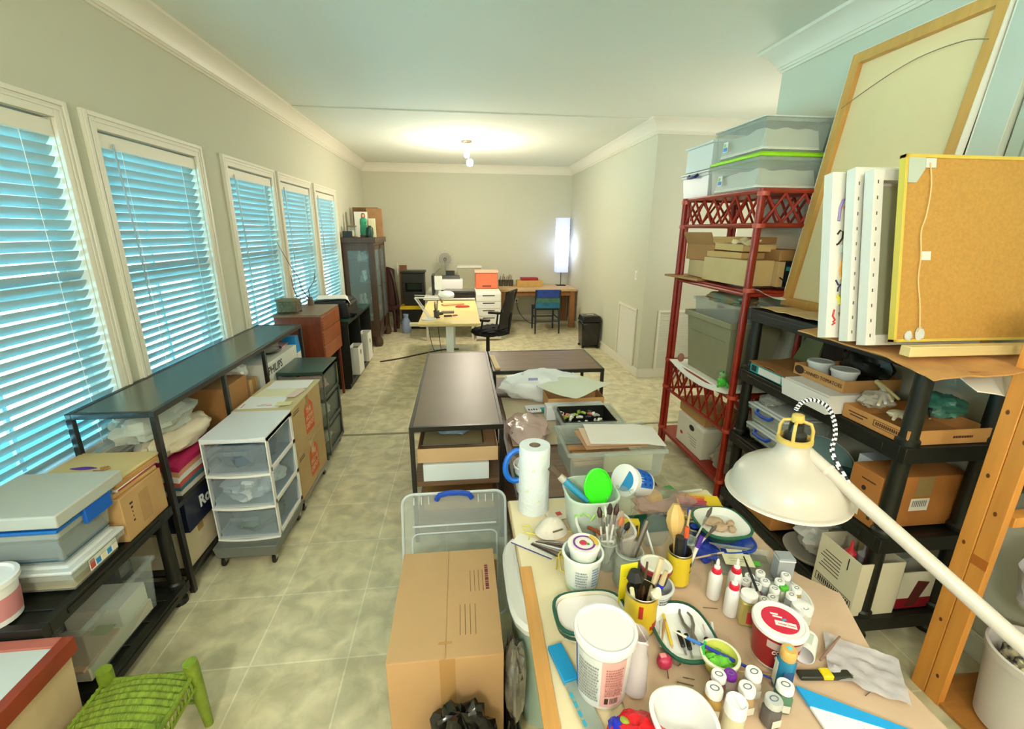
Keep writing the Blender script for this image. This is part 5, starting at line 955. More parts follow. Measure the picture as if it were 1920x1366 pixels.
# small things
t=thing('radish_eraser','small crimson wrapped ball with twist end on kraft paper','eraser',(.487,.835,K)); MB(C('#b5274a',.4)).blob((0,0,.017),(.020,.018,.018),.15,3,71,n=18).build('ball',t); MB(C('#e58a8a',.4)).box(-.012,-.004,.030,.004,.008,.035).build('pink_patch',t,.001); MB(C('#6a5040',.6)).tube([(.018,0,.012),(.035,-.006,.004),(.045,.0,.003)],.0014,5).tube([(0,-.018,.01),(-.004,-.035,.003)],.0014,5).build('twist',t)  # crimson ball with a paler pink patch on top
t=cup('green_bowl','small yellow green bowl holding a green sponge','bowl',.620,.815,K,.030,.043,.048,mat('bowl_y','#dfe06a',.3,alpha=.85),rimm=C('#e8e9c9',.35)); MB(C('#6fc23a',.7,var=.3,scale=40,bump=.5,bscale=60)).blob((0,0,.022),(.032,.030,.018),.35,3,72).build('sponge',t); MB(C('#33b84a',.4)).tube([(-.042,.0,.046),(-.036,.02,.047),(-.02,.036,.047)],.004,6).build('green_edge',t)
tool('paint_brush','long blue handled brush lying across the green bowl','brush',(.735,.760,K+.012),(.525,.88,K+.062),[('handle',0,.72,(.0015,.004,.0045),'#22309a'),('ferrule',.72,.86,(.0045,.004),C('#3a78c8',.3)),('bristles',.86,1,(.0035,.0015),'#e6d9c2')])
tool('wooden_skewer','thin pale wooden skewer lying toward the blue bottle','stick',(.665,.80,K+.004),(.765,.775,K+.004),[('stick',0,1,(.0022,.0022),'#dcc08a')])
solo('nozzle_tip','tiny white nozzle piece beside the green bowl','nozzle',MB(M['white']).tube([(-.012,0,.004),(0,0,.005),(.014,0,.004)],[.003,.005,.003],8),(.678,.845,K),rad(30))
t=cup('white_bowl','empty white porcelain bowl at the bottom edge','bowl',.442,.655,K,.035,.064,.085,mat('porcelain','#eceae6',.15),th=.004,sq=2.4)
# front jars
for k,(x,y,col,lab,cc,s) in enumerate([(.545,.715,'#c79324','jar of ochre paint with white cap, leftmost at the front','#f3f2ee',1.3),(.578,.752,'#7a2a35','jar of dark red paint with white cap behind the ochre','#f3f2ee',1.15),(.612,.758,'#e3c9d2','pale jar with purple flip cap at the front','#7a2aa0',1.0),(.660,.745,'#c8b9a8','jar of translucent beige paint with white cap','#f3f2ee',1.25),(.622,.712,'#b98f52','jar of amber paint with white cap near the centre','#f3f2ee',1.25),(.712,.708,'#1f6b46','jar of dark green paint with white cap','#f3f2ee',1.25),(.664,.680,'#3a2a28','jar of dark brown paint with silver cap','#bfc0bd',1.25)]):
    paint_jar(lab,col,x,y,R.uniform(-.4,.2),None,s,cc,'paint jars at the front of the table')
t=thing('spice_bottle','larger white capped bottle at the bottom between front jars','bottle',(.566,.668,K)); MB(mat('spice','#d8d2b0',.3,alpha=.85)).lathe([(0,0),(.021,0),(.022,.003),(.022,.062),(.02,.066),(0,.066)],28).build('body',t); MB(C('#f3f1ee',.35)).lathe([(.0215,.060),(.023,.062),(.022,.092),(.020,.094),(.019,.090),(0,.090)],30).build('cap',t); MB(C('#d9d7d4',.4)).box(-.001,-.016,.0901,.001,.016,.0908).build('cap_slot',t)
# left: level, tape, fluffy red and blue packet
t=thing('glass_scraper','cyan tape roll end with glass strip along the yardstick','strip',(.250,.80,TZ),rad(12)); MB(C('#1690c6',.4)).box(-.020,.02,0,.020,.125,.012).build('cyan_sleeve',t,.002); MB(mat('smoked','#a7b0a4',.1,alpha=.75)).box(-.018,-.16,.002,.022,.02,.008).build('glass_strip',t,.001); b=MB(C('#3aa0b8',.4)); 
for k in range(6): b.box(-.020,-.02-.022*k,.0082,-.012,-.006-.022*k,.009)
b.build('tick_marks',t)
t=thing('toy_packet','glossy red packet with blue panel at the bottom of the picture','packet',(.345,.655,K),rad(10)); MB(mat('red_gloss','#d8101c',.25,bump=.5,bscale=20)).blob((0,0,.03),(.062,.055,.04),.3,2.5,75,n=32).build('body',t); MB(C('#1a2fc0',.3)).blob((-.036,.012,.045),(.018,.035,.022),.2,3,76).build('blue_panel',t); MB(C('#9aa83a',.4)).blob((-.020,.020,.062),(.009,.014,.006),.1,3,77,n=14).build('olive_patch',t)
for k,(p,q,r) in enumerate([((.52,.80),(.545,.79),.0012),((.50,.79),(.535,.775),.0015),((.93,.71),(.97,.725),.0012),((.60,.98),(.625,1.0),.0012),((.68,1.0),(.72,.99),.0012)]): tool('twig',['short dark twig scrap by the crimson ball','thin twig scrap below the crimson ball','fine wire scrap above the blue packet','wire scrap beside the oval tray top','wire scrap left of the glue bottles'][k],'scrap',(p[0],p[1],K+.003),(q[0],q[1],K+.004),[('twig',0,1,(r,r),'#6a5848')],'wire and twig scraps')
for k,(x,y,rz,w_,d,col,lab) in enumerate([(.36,1.50,.3,.05,.035,'#e4d6bb','cream packet with red square left of the green tub'),(.375,1.375,.9,.022,.018,'#b8202a','small red paper scrap by the dust mask')]):
    t=thing('paper_scrap',lab,'paper',(x,y,TZ+.001),rz); MB(C(col,.7)).box(-w_,-d,0,w_,d,.002).build('paper',t)
    if k==0: MB(C('#c0402c',.6)).box(-.012,-.01,.0021,.010,.012,.0026).build('red_square',t)
# ================================================================ enamel lamp over the table
LAMP=t=thing('enamel_lamp','large cream enamel dome lamp on a thick tubular arm over the table','lamp',(.857,.985,1.132),0,rot=(rad(0),rad(-2),0)); t.scale=(.765,.765,.80)
M['enamel']=mat('cream_enamel','#c4bbae',.32); M['cage']=mat('lamp_cage','#cfae58',.4)
MB(M['enamel']).lathe([(.188,.0),(.194,.002),(.196,.006),(.194,.010),(.184,.012),(.180,.028),(.173,.052),(.155,.080),(.126,.102),(.094,.118),(.069,.134),(.054,.152),(.046,.180),(.046,.190),(.043,.190),(.043,.180),(.051,.150),(.066,.131),(.091,.115),(.123,.099),(.152,.077),(.170,.050),(.177,.026),(.184,.006)],64,cap=False).build('lamp_shade',t)
MB(C('#f0ebdf',.3)).tube([(.193*math.cos(k*math.pi/24),.193*math.sin(k*math.pi/24),.003) for k in range(48)],.0035,8,closed=True).build('shade_rim',t)
MB(M['cage']).lathe([(.046,.186),(.055,.188),(.055,.202),(.046,.204),(.040,.196),(.040,.19)],36,cap=False).build('collar',t)
for k in range(4):
    a=rad(45+90*k); c_,s_=math.cos(a),math.sin(a); MB(M['cage']).tube([(.048*c_,.048*s_,.20),(.048*c_,.048*s_,.235),(.040*c_,.040*s_,.255),(.012*c_,.012*s_,.262)],.0055,8).build('cage_arm',t)
MB(M['cage']).lathe([(0,.255),(.018,.256),(.020,.262),(.018,.280),(.013,.282),(0,.284)],24).build('cap',t)
MB(M['black']).lathe([(0,.17),(.034,.175),(.034,.215),(.024,.225),(.022,.25),(0,.25)],24).build('socket',t)
MB(mat('bulb_off','#e8e8e4',.1)).lathe([(0,.05),(.02,.055),(.032,.08),(.028,.11),(.014,.14),(.014,.17),(0,.17)],24).build('bulb',t)
p0=at(1512,846,y=.97); p1=at(1920,1212,y=.58); d=(p1-p0); p2=p0+d*1.55
ARM=t=thing('arm','arm','x',(0,0,0)); MB(M['enamel']).tube([p0,p0+d*.12,p0+d*.6,p2],.0165,18).build('tube',t)
MB(C('#d9c9b8',.3)).tube([p0+d*.12,p0+d*.135],.0185,18).build('collar',t)
MB(M['enamel']).tube([p2,Vector((p2.x,p2.y,0.02))],.02,14).lathe([(0,0),(.14,0),(.14,.015),(.03,.025),(0,.025)],28,c=(p2.x,p2.y,0)).build('floor_stand',t)
top=Vector((.875+.02,.985,1.135+.30)); A=[(.905,.965,1.405),(.93,.96,1.435),(.965,.955,1.445),(1.0,.945,1.425),(1.02,.925,1.37),(1.02,.90,1.30),(1.005,.885,1.235),(.995,.885,1.20)]
# smooth the cord, then stripe it
def catmull(P,n=8):
    P=[Vector(p) for p in P]; out=[]
    for i in range(len(P)-1):
        a,b_,c_,d_=P[max(i-1,0)],P[i],P[i+1],P[min(i+2,len(P)-1)]
        for k in range(n):
            s=k/n; out.append(.5*((2*b_)+(c_-a)*s+(2*a-5*b_+4*c_-d_)*s*s+(3*b_-a-3*c_+d_)*s**3))
    return out+[P[-1]]
q=p0+d*.235; A[-1]=(q.x,q.y,q.z+.014); A[-2]=(q.x+.012,q.y+.01,q.z+.06); A[-3]=(q.x+.028,q.y+.02,q.z+.13)
A[0]=tuple(at(1492,768,y=.985)); A[1]=tuple(at(1503,755,y=.98)); A[2]=tuple(at(1524,749,y=.97)); A[3]=tuple(at(1549,760,y=.96)); A[4]=tuple(at(1563,785,y=.95)); A[5]=tuple(at(1566,815,y=.94)); A[6]=tuple(at(1561,850,y=.93)); 
cp=catmull(A,14); b=MB(C('#f0eee8',.8)); b.tube(cp,.0052,8); k0=len(b.f)
bl=C('#22222a',.8); b.ms.append(bl)
for i in range(len(cp)-1):
    for k in range(8):
        if (i+k//2)%4<2: b.mi[i*8+k]=1
attach(ARM,LAMP); attach(b.build('cord'),LAMP)
# ================================================================ red rattan shelf
t=thing('rattan_shelf','tall red lacquered rattan shelf with lattice bands','shelf',(0,0,0)); X0,X1,Y0,Y1=1.765,2.165,2.63,3.57; rp_=M['rattan']
for x in (X0,X1):
    for y in (Y0,Y1):
        MB(rp_).tube([(x-.012,y,0),(x-.012,y,2.05)],.018,12).tube([(x+.014,y+(.02 if y==Y0 else -.02),0),(x+.014,y+(.02 if y==Y0 else -.02),2.05)],.016,12).build('post',t)
        for z in (.14,.52,.76,1.46,1.84,2.02): MB(C('#b8442a',.4)).tube([(x,y,z-.012),(x,y,z+.012)],.034,12).build('binding',t)
def rail(z,r=.013,nm='rail'):
    b=MB(rp_)
    for y in (Y0,Y1): b.tube([(X0,y,z),(X1,y,z)],r,8)
    for x in (X0,X1): b.tube([(x,Y0,z),(x,Y1,z)],r,8)
    b.build(nm,t)
for z in (.11,.50,.755,1.43,1.845,2.035): rail(z)
for z in (.135,.76,1.455,2.05): MB(rp_).box(X0-.01,Y0-.01,z-.012,X1+.01,Y1+.01,z).build('shelf_board',t,.002)
def lattice(z0,z1,nx,ny):
    b=MB(rp_)
    for x in (X0,X1):
        for k in range(ny):
            ya=Y0+.02+(Y1-Y0-.04)*k/ny; yb=ya+(Y1-Y0-.04)/ny; m_=(ya+yb)/2; w_=.35*(yb-ya)
            for s in (-1,1): b.tube([(x,m_+s*w_*1.5,z0),(x,m_+s*w_*.3,(z0+z1)/2-.02),(x,m_-s*w_*.3,(z0+z1)/2+.02),(x,m_-s*w_*1.5,z1)],.0085,6)
    for y in (Y0,Y1):
        for k in range(nx):
            xa=X0+.02+(X1-X0-.04)*k/nx; xb=xa+(X1-X0-.04)/nx; m_=(xa+xb)/2; w_=.35*(xb-xa)
            for s in (-1,1): b.tube([(m_+s*w_*1.5,y,z0),(m_+s*w_*.3,y,(z0+z1)/2-.02),(m_-s*w_*.3,y,(z0+z1)/2+.02),(m_-s*w_*1.5,y,z1)],.0085,6)
    b.build('lattice',t)
lattice(1.855,2.025,3,7); lattice(.51,.745,3,8)
# on top: clear bins, white bins
M['lime2']=C('#9ed61f',.35)
def lbl(t,x,y,z,w_=.05,h=.06,c1='#2a7fc4',c2='#8fb84a'):
    MB(C('#e9eef0',.5)).box(x-.001,y,z,x,y+w_,z+h).box(x-.0016,y+.004,z+.004,x-.001,y+w_-.004,z+h*.45,C(c1,.5)).box(x-.0016,y+w_*.4,z+h*.5,x-.001,y+w_-.006,z+h*.85,C(c2,.5)).build('label',t)
M['foamstuff']=C('#fbf4e6',.8,bump=.4,bscale=10)
t=bin_('lower clear bin with lime green lid on the red shelf top',(1.745,2.69,2.051,2.20,3.25,2.262),M['clear2'],lid=M['lime2'],lh=.03,name='clear_bin',fill=M['foamstuff'],fillh=.62); lbl(t,-.2225,.10,.05)
t=bin_('upper clear bin with white rim stacked over the lime green lid',(1.755,2.70,2.263,2.19,3.24,2.455),M['clear2'],lid=C('#dfe3dc',.35),lh=.014,name='clear_bin',fill=M['foamstuff'],fillh=.7); lbl(t,-.2125,.10,.045)
bin_('small white bin with dark blue handle behind the clear bins',(1.77,3.30,2.051,2.15,3.72,2.24),M['milk'],lid=M['white'],handle=C('#1a2a66',.35),hside='x',name='storage_bin')
solo('storage_box','pale box with rimmed lid on top of the small white bin','box',MB(C('#e3e9e4',.5)).box(-.17,-.19,0,.17,.19,.165).box(-.185,-.205,.165,.185,.205,.18),(1.96,3.50,2.242),bev=.003)
# level 1.455: boxes
def cb(lab,x0,y0,z0,x1,y1,z1,m='board',rz=0,**k): return carton(lab,(x0,y0,z0,x1,y1,z1),M[m] if isinstance(m,str) else m,rz=rz,**k)
cb('long pale carton at the front of the red shelf middle level',1.76,2.70,1.475,1.95,3.18,1.635,C('#d0b07c',.8,var=.05),rz=.04)
solo('cardboard_sheet','stack of flattened cardboard sticking out of the red shelf left','board',MB(C('#a77c4a',.8,var=.2,scale=20)).box(-.14,-.22,0,.14,.22,.016),(1.84,3.43,1.456),.12,bev=.002)
cb('cream small carton behind the long pale carton',1.80,3.22,1.475,1.98,3.50,1.60,C('#c9ac7a',.8),rz=-.05)
t=cb('dark open carton with raised flaps on the red shelf, far end',1.80,3.20,1.602,2.03,3.52,1.72,'board3',rz=.15,open_=True); MB(M['board3']).hexa([(-.115,-.16,.112),(-.11,-.16,.112),(-.11,.16,.112),(-.115,.16,.112)],[(-.16,-.16,.20),(-.155,-.16,.20),(-.155,.16,.20),(-.16,.16,.20)]).build('flap',t)
for k,(x0,y0,w_,d,hh,rz,col,lab) in enumerate([(1.78,2.82,.20,.36,.04,.10,'#c99c5e','flat tan carton lying on the long pale carton'),(1.80,2.78,.22,.38,.045,-.08,'#d2a869','wide flat carton, second above the long pale carton'),(1.83,2.86,.22,.34,.04,.18,'#be8c4f','tilted brown flat carton near the top of the stack')]): cb(lab,x0,y0,1.637+.048*k,x0+w_,y0+d,1.637+.048*k+hh,C(col,.8),rz=rz)
solo('paper_scrap','crumpled cream packing paper poking from the carton stack','paper',MB(C('#ecd7a6',.8)).sheet(lambda u,v:((u-.5)*.10,(v-.5)*.14,.03*noise.noise(Vector((u*3,v*3,9)))+.02*u),8,8,th=.001),(1.80,2.78,1.74),.4)
t=cb('brown shipping carton with black tape and curved arrow',1.96,2.66,1.475,2.15,3.0,1.63,'board'); MB(C('#1b1c22',.4)).box(-.055,-.1712,-.0,.01,-.1702,.155).box(-.055,-.17,.155,.01,.17,.1562).build('black_tape',t); b=MB(C('#20222a',.6)); b.tube([(-.08,-.171,.06),(-.04,-.171,.035),(.0,-.171,.03),(.04,-.171,.04),(.07,-.171,.065)],.0045,6).tube([(.055,-.171,.07),(.075,-.171,.072),(.07,-.171,.045)],.004,6); b.build('arrow_mark',t); MB(C('#3f8f88',.5)).box(-.045,-.1718,.10,-.005,-.1711,.125).build('emblem',t)
cb('orange brown flat carton over the shipping carton',1.97,2.68,1.633,2.15,3.05,1.70,'board3')
solo('white_liner','white paper liner hanging over the near edge of middle level','paper',MB(M['paper']).sheet(lambda u,v:(1.80+u*.34,2.60+v*.25-.015*(v<.2),1.462-.05*math.sin(u*math.pi)*(1-v)*1.2+.006),14,8,th=.002),(0,0,0))
# level .76: tote with bin
solo('shelf_liner','white cloth liner draped over the shelf under the grey tote','cloth',MB(C('#f1eee4',.8)).sheet(lambda u,v:(1.735+u*.40,2.66+v*.85,.774-(.055*math.sin(v*math.pi)*(1-u*14) if u<.07 else 0)),28,20,th=.003),(0,0,0))
t=thing('storage_tote','large olive grey tote standing on the white liner','tote',(1.965,3.08,.776)); g=mat('tote_grey','#8f8d6f',.4,var=.05)
b=MB(g).tray(-.185,-.30,0,.185,.30,.44,.006,t=.035); b.build('body',t,.008); MB(g).box(-.20,-.315,.405,-.185,.315,.445).box(.185,-.315,.405,.20,.315,.445).box(-.185,-.315,.405,.185,-.30,.445).box(-.185,.30,.405,.185,.315,.445).build('rim',t,.004); MB(C('#7f7d60',.4)).box(-.178,-.24,.30,-.172,.24,.306).build('moulded_line',t)
bin_('clear plastic bin nested in the top of the olive grey tote',(1.80,2.80,1.16,2.13,3.36,1.33),M['clear2'],name='clear_bin')
bundle('fabric_bundle','teal and ochre cloths heaped in the clear bin over the tote','fabric',(1.96,3.10,1.30),(.13,.24,.05),mat('mixcloth','#7fa89a',.8,col2='#c99c48',scale=6,bump=.3),81,amp=.3,r2=.2)
t=thing('frog_figurine','small bright green frog figurine at the shelf corner post','figurine',(1.785,2.80,.776)); fg=mat('frog','#43c232',.45,var=.3,scale=30); MB(fg).blob((0,0,.035),(.030,.036,.036),.15,3,1,n=20).tube([(-.02,-.02,.03),(-.035,-.025,.012),(-.045,-.02,.005)],.009,8).tube([(.02,-.02,.03),(.03,-.035,.012),(.02,-.045,.005)],.009,8).build('body',t); MB(C('#7fae6a',.45)).blob((0,0,.085),(.026,.026,.022),.1,3,2,n=18).build('head',t)
for s in (-1,1): MB(C('#4f8f58',.3)).blob((-.008,s*.012,.108),(.009,.009,.009),.02,3,3,n=10).build('eye',t)
MB(C('#b9a585',.5)).box(-.022,-.014,.058,.012,.014,.072).build('mouth',t,.004)
solo('clay_ball','dusty pink clay egg on the white liner by the far post','clay',MB(C('#a5705c',.7)).blob((0,0,.035),(.026,.026,.036),.05,2,4,n=18),(1.79,3.42,.778))
# level .135
t=cb('white banker box with oval hand hole on the bottom red shelf',1.78,2.93,.136,2.10,3.33,.385,C('#e4e1d0',.6)); wv=MB(C('#1c1a18',.8)).lathe([(0,0),(.022,0),(.022,.0012),(0,.0012)],18); wv.v=[(-.1605-v[2],v[0]*1.8-.03,.19+v[1]) for v in wv.v]; wv.build('hand_hole',t); wv=MB(C('#b93a30',.6)).lathe([(.0,0),(.014,0),(.014,.0012),(0,.0012)],18); wv.v=[(-.1605-v[2],v[0]*1.6+.12,.09+v[1]) for v in wv.v]; wv.build('red_oval_mark',t); b=MB(C('#8b8a80',.6)); 
for k in range(4): b.box(-.1612,-.12,.12-.02*k,-.1602,.02-.02*k,.124-.02*k)
b.build('print_marks',t); MB(C('#efeddf',.6)).box(-.17,-.21,.225,.17,-.10,.252).build('lid_corner',t,.002)
cb('tan carton standing on the white banker box',1.80,2.96,.39,2.08,3.36,.50,C('#b58a4c',.8))
bundle('plastic_bag','clear crumpled bag beside the banker box on bottom shelf','bag',(1.90,2.78,.137),(.11,.09,.10),mat('bag3','#cfc8b8',.15,alpha=.5,bump=.5,bscale=25),83,amp=.4)
# ================================================================ black shelving on the right
shelf_unit('large black plastic shelving unit on the right behind the lamp',1.75,1.45,2.21,2.585,[.13,.55,.98,1.36],M['black'],leg=.034,th=.07)
# top level
solo('cardboard_sheet','torn cardboard sheet lying at the far end of the top shelf','board',MB(C('#cda878',.8,var=.1)).sheet(lambda u,v:(1.78+u*.38,2.02+v*.50,1.368+.012*noise.noise(Vector((u*3,v*5,3)))+.01*(1-u)),14,14,th=.004),(0,0,0))
solo('cardboard_sheet','brown corrugated sheet with ragged edge jutting under the canvases','board',MB(C('#c48c50',.8,var=.12,scale=12)).sheet(lambda u,v:(1.50+u*.66+.02*noise.noise(Vector((v*9,2,2)))*(u<.1),1.22+v*.62,1.383+.016*noise.noise(Vector((u*3,v*4,5)))-.05*max(0,.30-v)*(1-u)*2+.008*noise.noise(Vector((u*9,v*1,5)))),22,22,th=.005),(0,0,0))
solo('cardboard_sheet','second curled cardboard layer under the ragged brown sheet','board',MB(C('#a8703a',.8,var=.15,scale=12)).sheet(lambda u,v:(1.54+u*.55,1.25+v*.5,1.371+.010*noise.noise(Vector((u*3,v*5,8)))-.03*max(0,.25-v)),18,18,th=.004),(0,0,0))
solo('foam_board','white foam board drooping below the ledge near the post','board',MB(C('#eceadd',.7)).sheet(lambda u,v:(1.74+u*.34,1.27+v*.16,1.362-.16*(1-v)*(.45+.55*u)+.01*math.sin(u*4)),14,8,th=.004),(0,0,0))
# level .98
t=cb('cyan and white carton with brown top at the far end of the third shelf',1.765,2.14,.983,2.05,2.50,1.035,C('#23b0ae',.5)); MB(C('#efeeec',.5)).box(-.1435,-.10,.006,-.1425,.10,.046).build('white_panel',t); MB(M['board3']).box(-.14,-.18,.0525,.14,.18,.058).build('brown_top',t); MB(C('#12383a',.5)).box(-.1437,.12,.01,-.1424,.165,.045).build('dark_emblem',t)
solo('cardboard_sheet','brown kraft sheet folded on top of the cyan carton','board',MB(M['board3']).sheet(lambda u,v:(1.75+u*.30,2.12+v*.38,1.052+.014*noise.noise(Vector((u*4,v*3,2)))),10,10,th=.003),(0,0,0))
t=carton('white folded carton overhanging the third shelf front edge',(1.69,1.80,.983,2.02,2.10,1.075),C('#ebe8e4',.6)); MB(C('#f3f1ee',.6)).hexa([(-.168,-.15,.0),(-.165,-.15,.0),(-.165,.15,.0),(-.168,.15,.0)],[(-.185,-.17,.09),(-.182,-.17,.09),(-.182,.15,.09),(-.185,.15,.09)]).build('flap',t)
t=cb('tomato tray carton holding two lidded tubs on white carton',1.78,1.83,1.077,2.08,2.16,1.135,C('#bf8e55',.8),open_=True); txt(t,'CANNED TOMATOES',.026,(-.1515,-.03,.028),LEFT,C('#3f2a1a',.7)); o=MB(C('#3a2418',.7)).lathe([(.0,0),(.022,0),(.022,.001),(0,.001)],24,sx=1.5).build('logo',t,loc=(-.151,.125,.03)); o.rotation_euler=(rad(90),0,rad(-90))
for k,(x,y,lab) in enumerate([(1.86,2.08,'far round lidded deli tub in the tomato tray'),(1.865,1.93,'near round lidded deli tub in the tomato tray')]):
    t=cup('deli_tub',lab,'tub',x,y,1.083,.045,.058,.075,M['milk']); lidp(t,.058,.078,C('#dfe3df',.35))
bundle('black_bag','black plastic bag heaped behind the deli tubs','bag',(2.03,1.98,1.085),(.07,.13,.09),M['black'],85,amp=.3)
solo('leaning_board','dark brown board standing at the back of the third shelf','panel',MB(C('#2a1512',.6)).box(-.01,-.07,0,.01,.07,.20),(2.13,2.30,.983))
solo('plastic_sheet','olive translucent folder leaning at the back of the third shelf','folder',MB(mat('olive_film','#8a9468',.2,alpha=.7)).hexa([(-.02,-.10,0),(0,-.10,0),(0,.10,0),(-.02,.10,0)],[(.05,-.07,.20),(.06,-.07,.20),(.06,.07,.20),(.05,.07,.20)]),(2.08,2.46,.983))
t=cb('shallow carton tray of gloves and cutlery at the near end of third shelf',1.765,1.47,.983,2.14,1.79,1.045,C('#c68c4e',.8),open_=True); b=MB(C('#4a2d18',.7)); b.box(-.1885,-.13,.02,-.1877,.0,.022).box(-.1885,-.13,.046,-.1877,.0,.048).box(-.1885,-.13,.022,-.1877,-.127,.046).box(-.1885,-.003,.022,-.1877,.0,.046)
for k in range(12): b.box(-.1885,-.122+.0095*k,.027,-.1877,-.116+.0095*k,.041)
b.box(-.1885,.03,.035,-.1877,.13,.040).box(-.1885,.05,.022,-.1877,.12,.027); b.build('printed_marks',t); bars(t,.09,.016,(.06,-.1612,.03),FRONT,C('#4a2d18',.7),seed=11)
t=thing('rubber_glove','cream rubber glove with spread fingers on the carton tray','glove',(1.845,1.60,1.052)); gm=mat('glove','#efe3c0',.5); MB(gm).blob((0,0,.012),(.045,.038,.014),.15,3,4).build('palm',t)
for k,(a,L) in enumerate([(-150,.07),(-118,.085),(-95,.09),(-70,.085),(-30,.06)]): a=rad(a); MB(gm).tube([(0,0,.012),(math.cos(a)*L*.6,math.sin(a)*L*.6,.014),(math.cos(a)*L,math.sin(a)*L,.004)],[.012,.009,.006],8).build('finger',t)
bundle('plastic_bag','clear bag of white cutlery handles at the front of carton tray','bag',(1.86,1.73,1.05),(.07,.05,.04),mat('bag4','#e6dfcf',.12,alpha=.55,bump=.5,bscale=30),87,amp=.35)
for k in range(4): solo('plastic_spatula',['cream','white','ivory','pale yellow'][k]+' plastic handle poking from the cutlery bag','spatula',MB(C(['#f0e6c9','#f1efe8','#e8dcb6','#e5d391'][k],.4)).tube([(-.08,0,0),(0,.004,.006),(.08,0,0)],[.006,.008,.012],8),(1.86+.02*k,1.70+.015*k,1.10+.006*k),rot=(0,rad(-10),rad(35+14*k)),group='plastic handles in the cutlery bag')
bundle('teal_bag','teal green plastic bag at the back of the near third shelf','bag',(2.06,1.62,1.05),(.09,.08,.05),C('#3f7a68',.35,bump=.5,bscale=15),89,amp=.4)
tool('scissors','black and orange scissors on the carton tray','scissors',(1.90,1.52,1.075),(2.0,1.62,1.09),[('blades',0,.5,(.004,.008),C('#b9b9b4',.3,metal=1.0)),('handles',.5,1,(.009,.014,.008),'#1a1a1a')])
# level .55
bh=C('#1545b0',.35)
bin_('lower clear bin with blue handle at the far end of second shelf',(1.79,2.15,.553,2.12,2.49,.66),M['clear2'],lid=M['milk'],handle=bh,hside='x',name='clear_bin',fill=C('#c9c3ae',.8))
bin_('upper clear bin with white lid and blue handle, second shelf',(1.79,2.16,.662,2.12,2.50,.79),M['clear2'],lid=M['milk'],handle=bh,hside='x',name='clear_bin',fill=C('#b9b8a8',.8))
bundle('plastic_bag','small clear bag tucked on the white lidded bin under the shelf','bag',(1.88,2.40,.792),(.07,.06,.04),mat('bag5','#cdd0c8',.12,alpha=.5,bump=.5,bscale=30),91,amp=.35)
t=cup('deli_tub','clear deli tub with dark teal lid beside the brown carton','tub',1.865,1.80,.553,.062,.075,.11,M['milk']); lidp(t,.075,.113,C('#1f4a4c',.35))
t=thing('oval_bin','grey white oval bin with teal top lying behind the lamp','bin',(1.93,1.99,.63),0,rot=(rad(20),rad(-18),0)); MB(C('#dfe0dc',.35)).lathe([(0,0),(.10,0),(.12,.05),(0,.05)],32,sx=.8,sy=1.2).build('body',t); MB(C('#7d9a98',.35)).lathe([(0,.051),(.115,.051),(.105,.06),(0,.062)],32,sx=.8,sy=1.2).build('lid',t)
cb('brown carton scrap under the grey oval bin',1.80,1.88,.553,2.10,2.10,.61,'board')
t=cb('blue and white wipes carton behind the deli tub',1.98,1.70,.553,2.14,1.86,.74,C('#e4ecf4',.5)); MB(C('#1f6fd0',.5)).box(-.0815,-.08,.0,-.0805,.08,.07).build('blue_panel',t); bars(t,.11,.05,(-.0817,.0,.12),LEFT,C('#1f5fc0',.5),seed=10,rows=2)
t=cb('large brown carton with hand hole at the near end of second shelf',1.77,1.525,.553,2.19,1.68,.80,C('#b06f30',.8,var=.08)); wv=MB(C('#2a1408',.8)).lathe([(0,0),(.011,0),(.011,.0012),(0,.0012)],16); wv.v=[(-.2105-v[2],v[0]+.0,.16+v[1]) for v in wv.v]; wv.build('hand_hole',t); MB(C('#e8e4da',.6)).box(-.05,-.0785,.08,.04,-.0776,.14).build('shipping_label',t); b=MB(C('#77746c',.6)); 
for k in range(8): b.box(-.04+.009*k,-.0792,.10,-.036+.009*k,-.0784,.13)
b.build('bar_print',t); MB(C('#9a7c4a',.35)).box(-.04,-.0783,.15,.04,-.0775,.245).build('tape',t); b=MB(C('#4a2d14',.7)); b.box(-.2108,-.05,.20,-.2101,.02,.206).box(-.2108,-.06,.03,-.2101,-.045,.10).box(-.2108,-.04,.05,-.2101,-.03,.10); b.build('print_marks',t); MB(C('#efe6cf',.6)).box(-.2106,.0,.02,-.2101,.06,.07).build('small_label',t)
# level .13
cb('tan carton with two dark slots at the far end of bottom shelf',1.76,2.08,.133,2.10,2.45,.34,C('#b87a38',.8,var=.08))
bundle('plastic_bag','white plastic bag bulging over the round platter','bag',(1.87,1.86,.19),(.11,.11,.09),mat('bag6','#cfccc6',.2,alpha=.85,bump=.5,bscale=15),93,amp=.4)
t=thing('platter','round grey platter under the white bag on the bottom shelf','platter',(1.86,1.87,.133)); MB(C('#a7a397',.4)).lathe([(0,0),(.11,0),(.145,.03),(.148,.038),(.14,.038),(.10,.012),(0,.012)],40).build('dish',t)
t=cb('white carton printed with a bar code strip at the near bottom shelf',1.715,1.47,.133,1.93,1.70,.41,C('#dfd5b9',.6),open_=True); b=MB(C('#3a332a',.7)); b.box(-.1085,-.105,.03,-.1078,.10,.033).box(-.1085,-.105,.07,-.1078,.10,.073).box(-.1085,-.105,.033,-.1078,-.102,.07).box(-.1085,.097,.033,-.1078,.10,.07)
for k in range(16): b.box(-.1085,-.095+.0115*k,.038,-.1078,-.088+.0115*k,.065)
for k in range(6): b.box(-.1085,-.02,.12+.018*k,-.1078,.095-.01*(k%3),.124+.018*k)
b.build('print_marks',t); MB(C('#2a2420',.7)).box(-.1088,-.055,.20,-.1078,-.050,.26).build('slot',t)
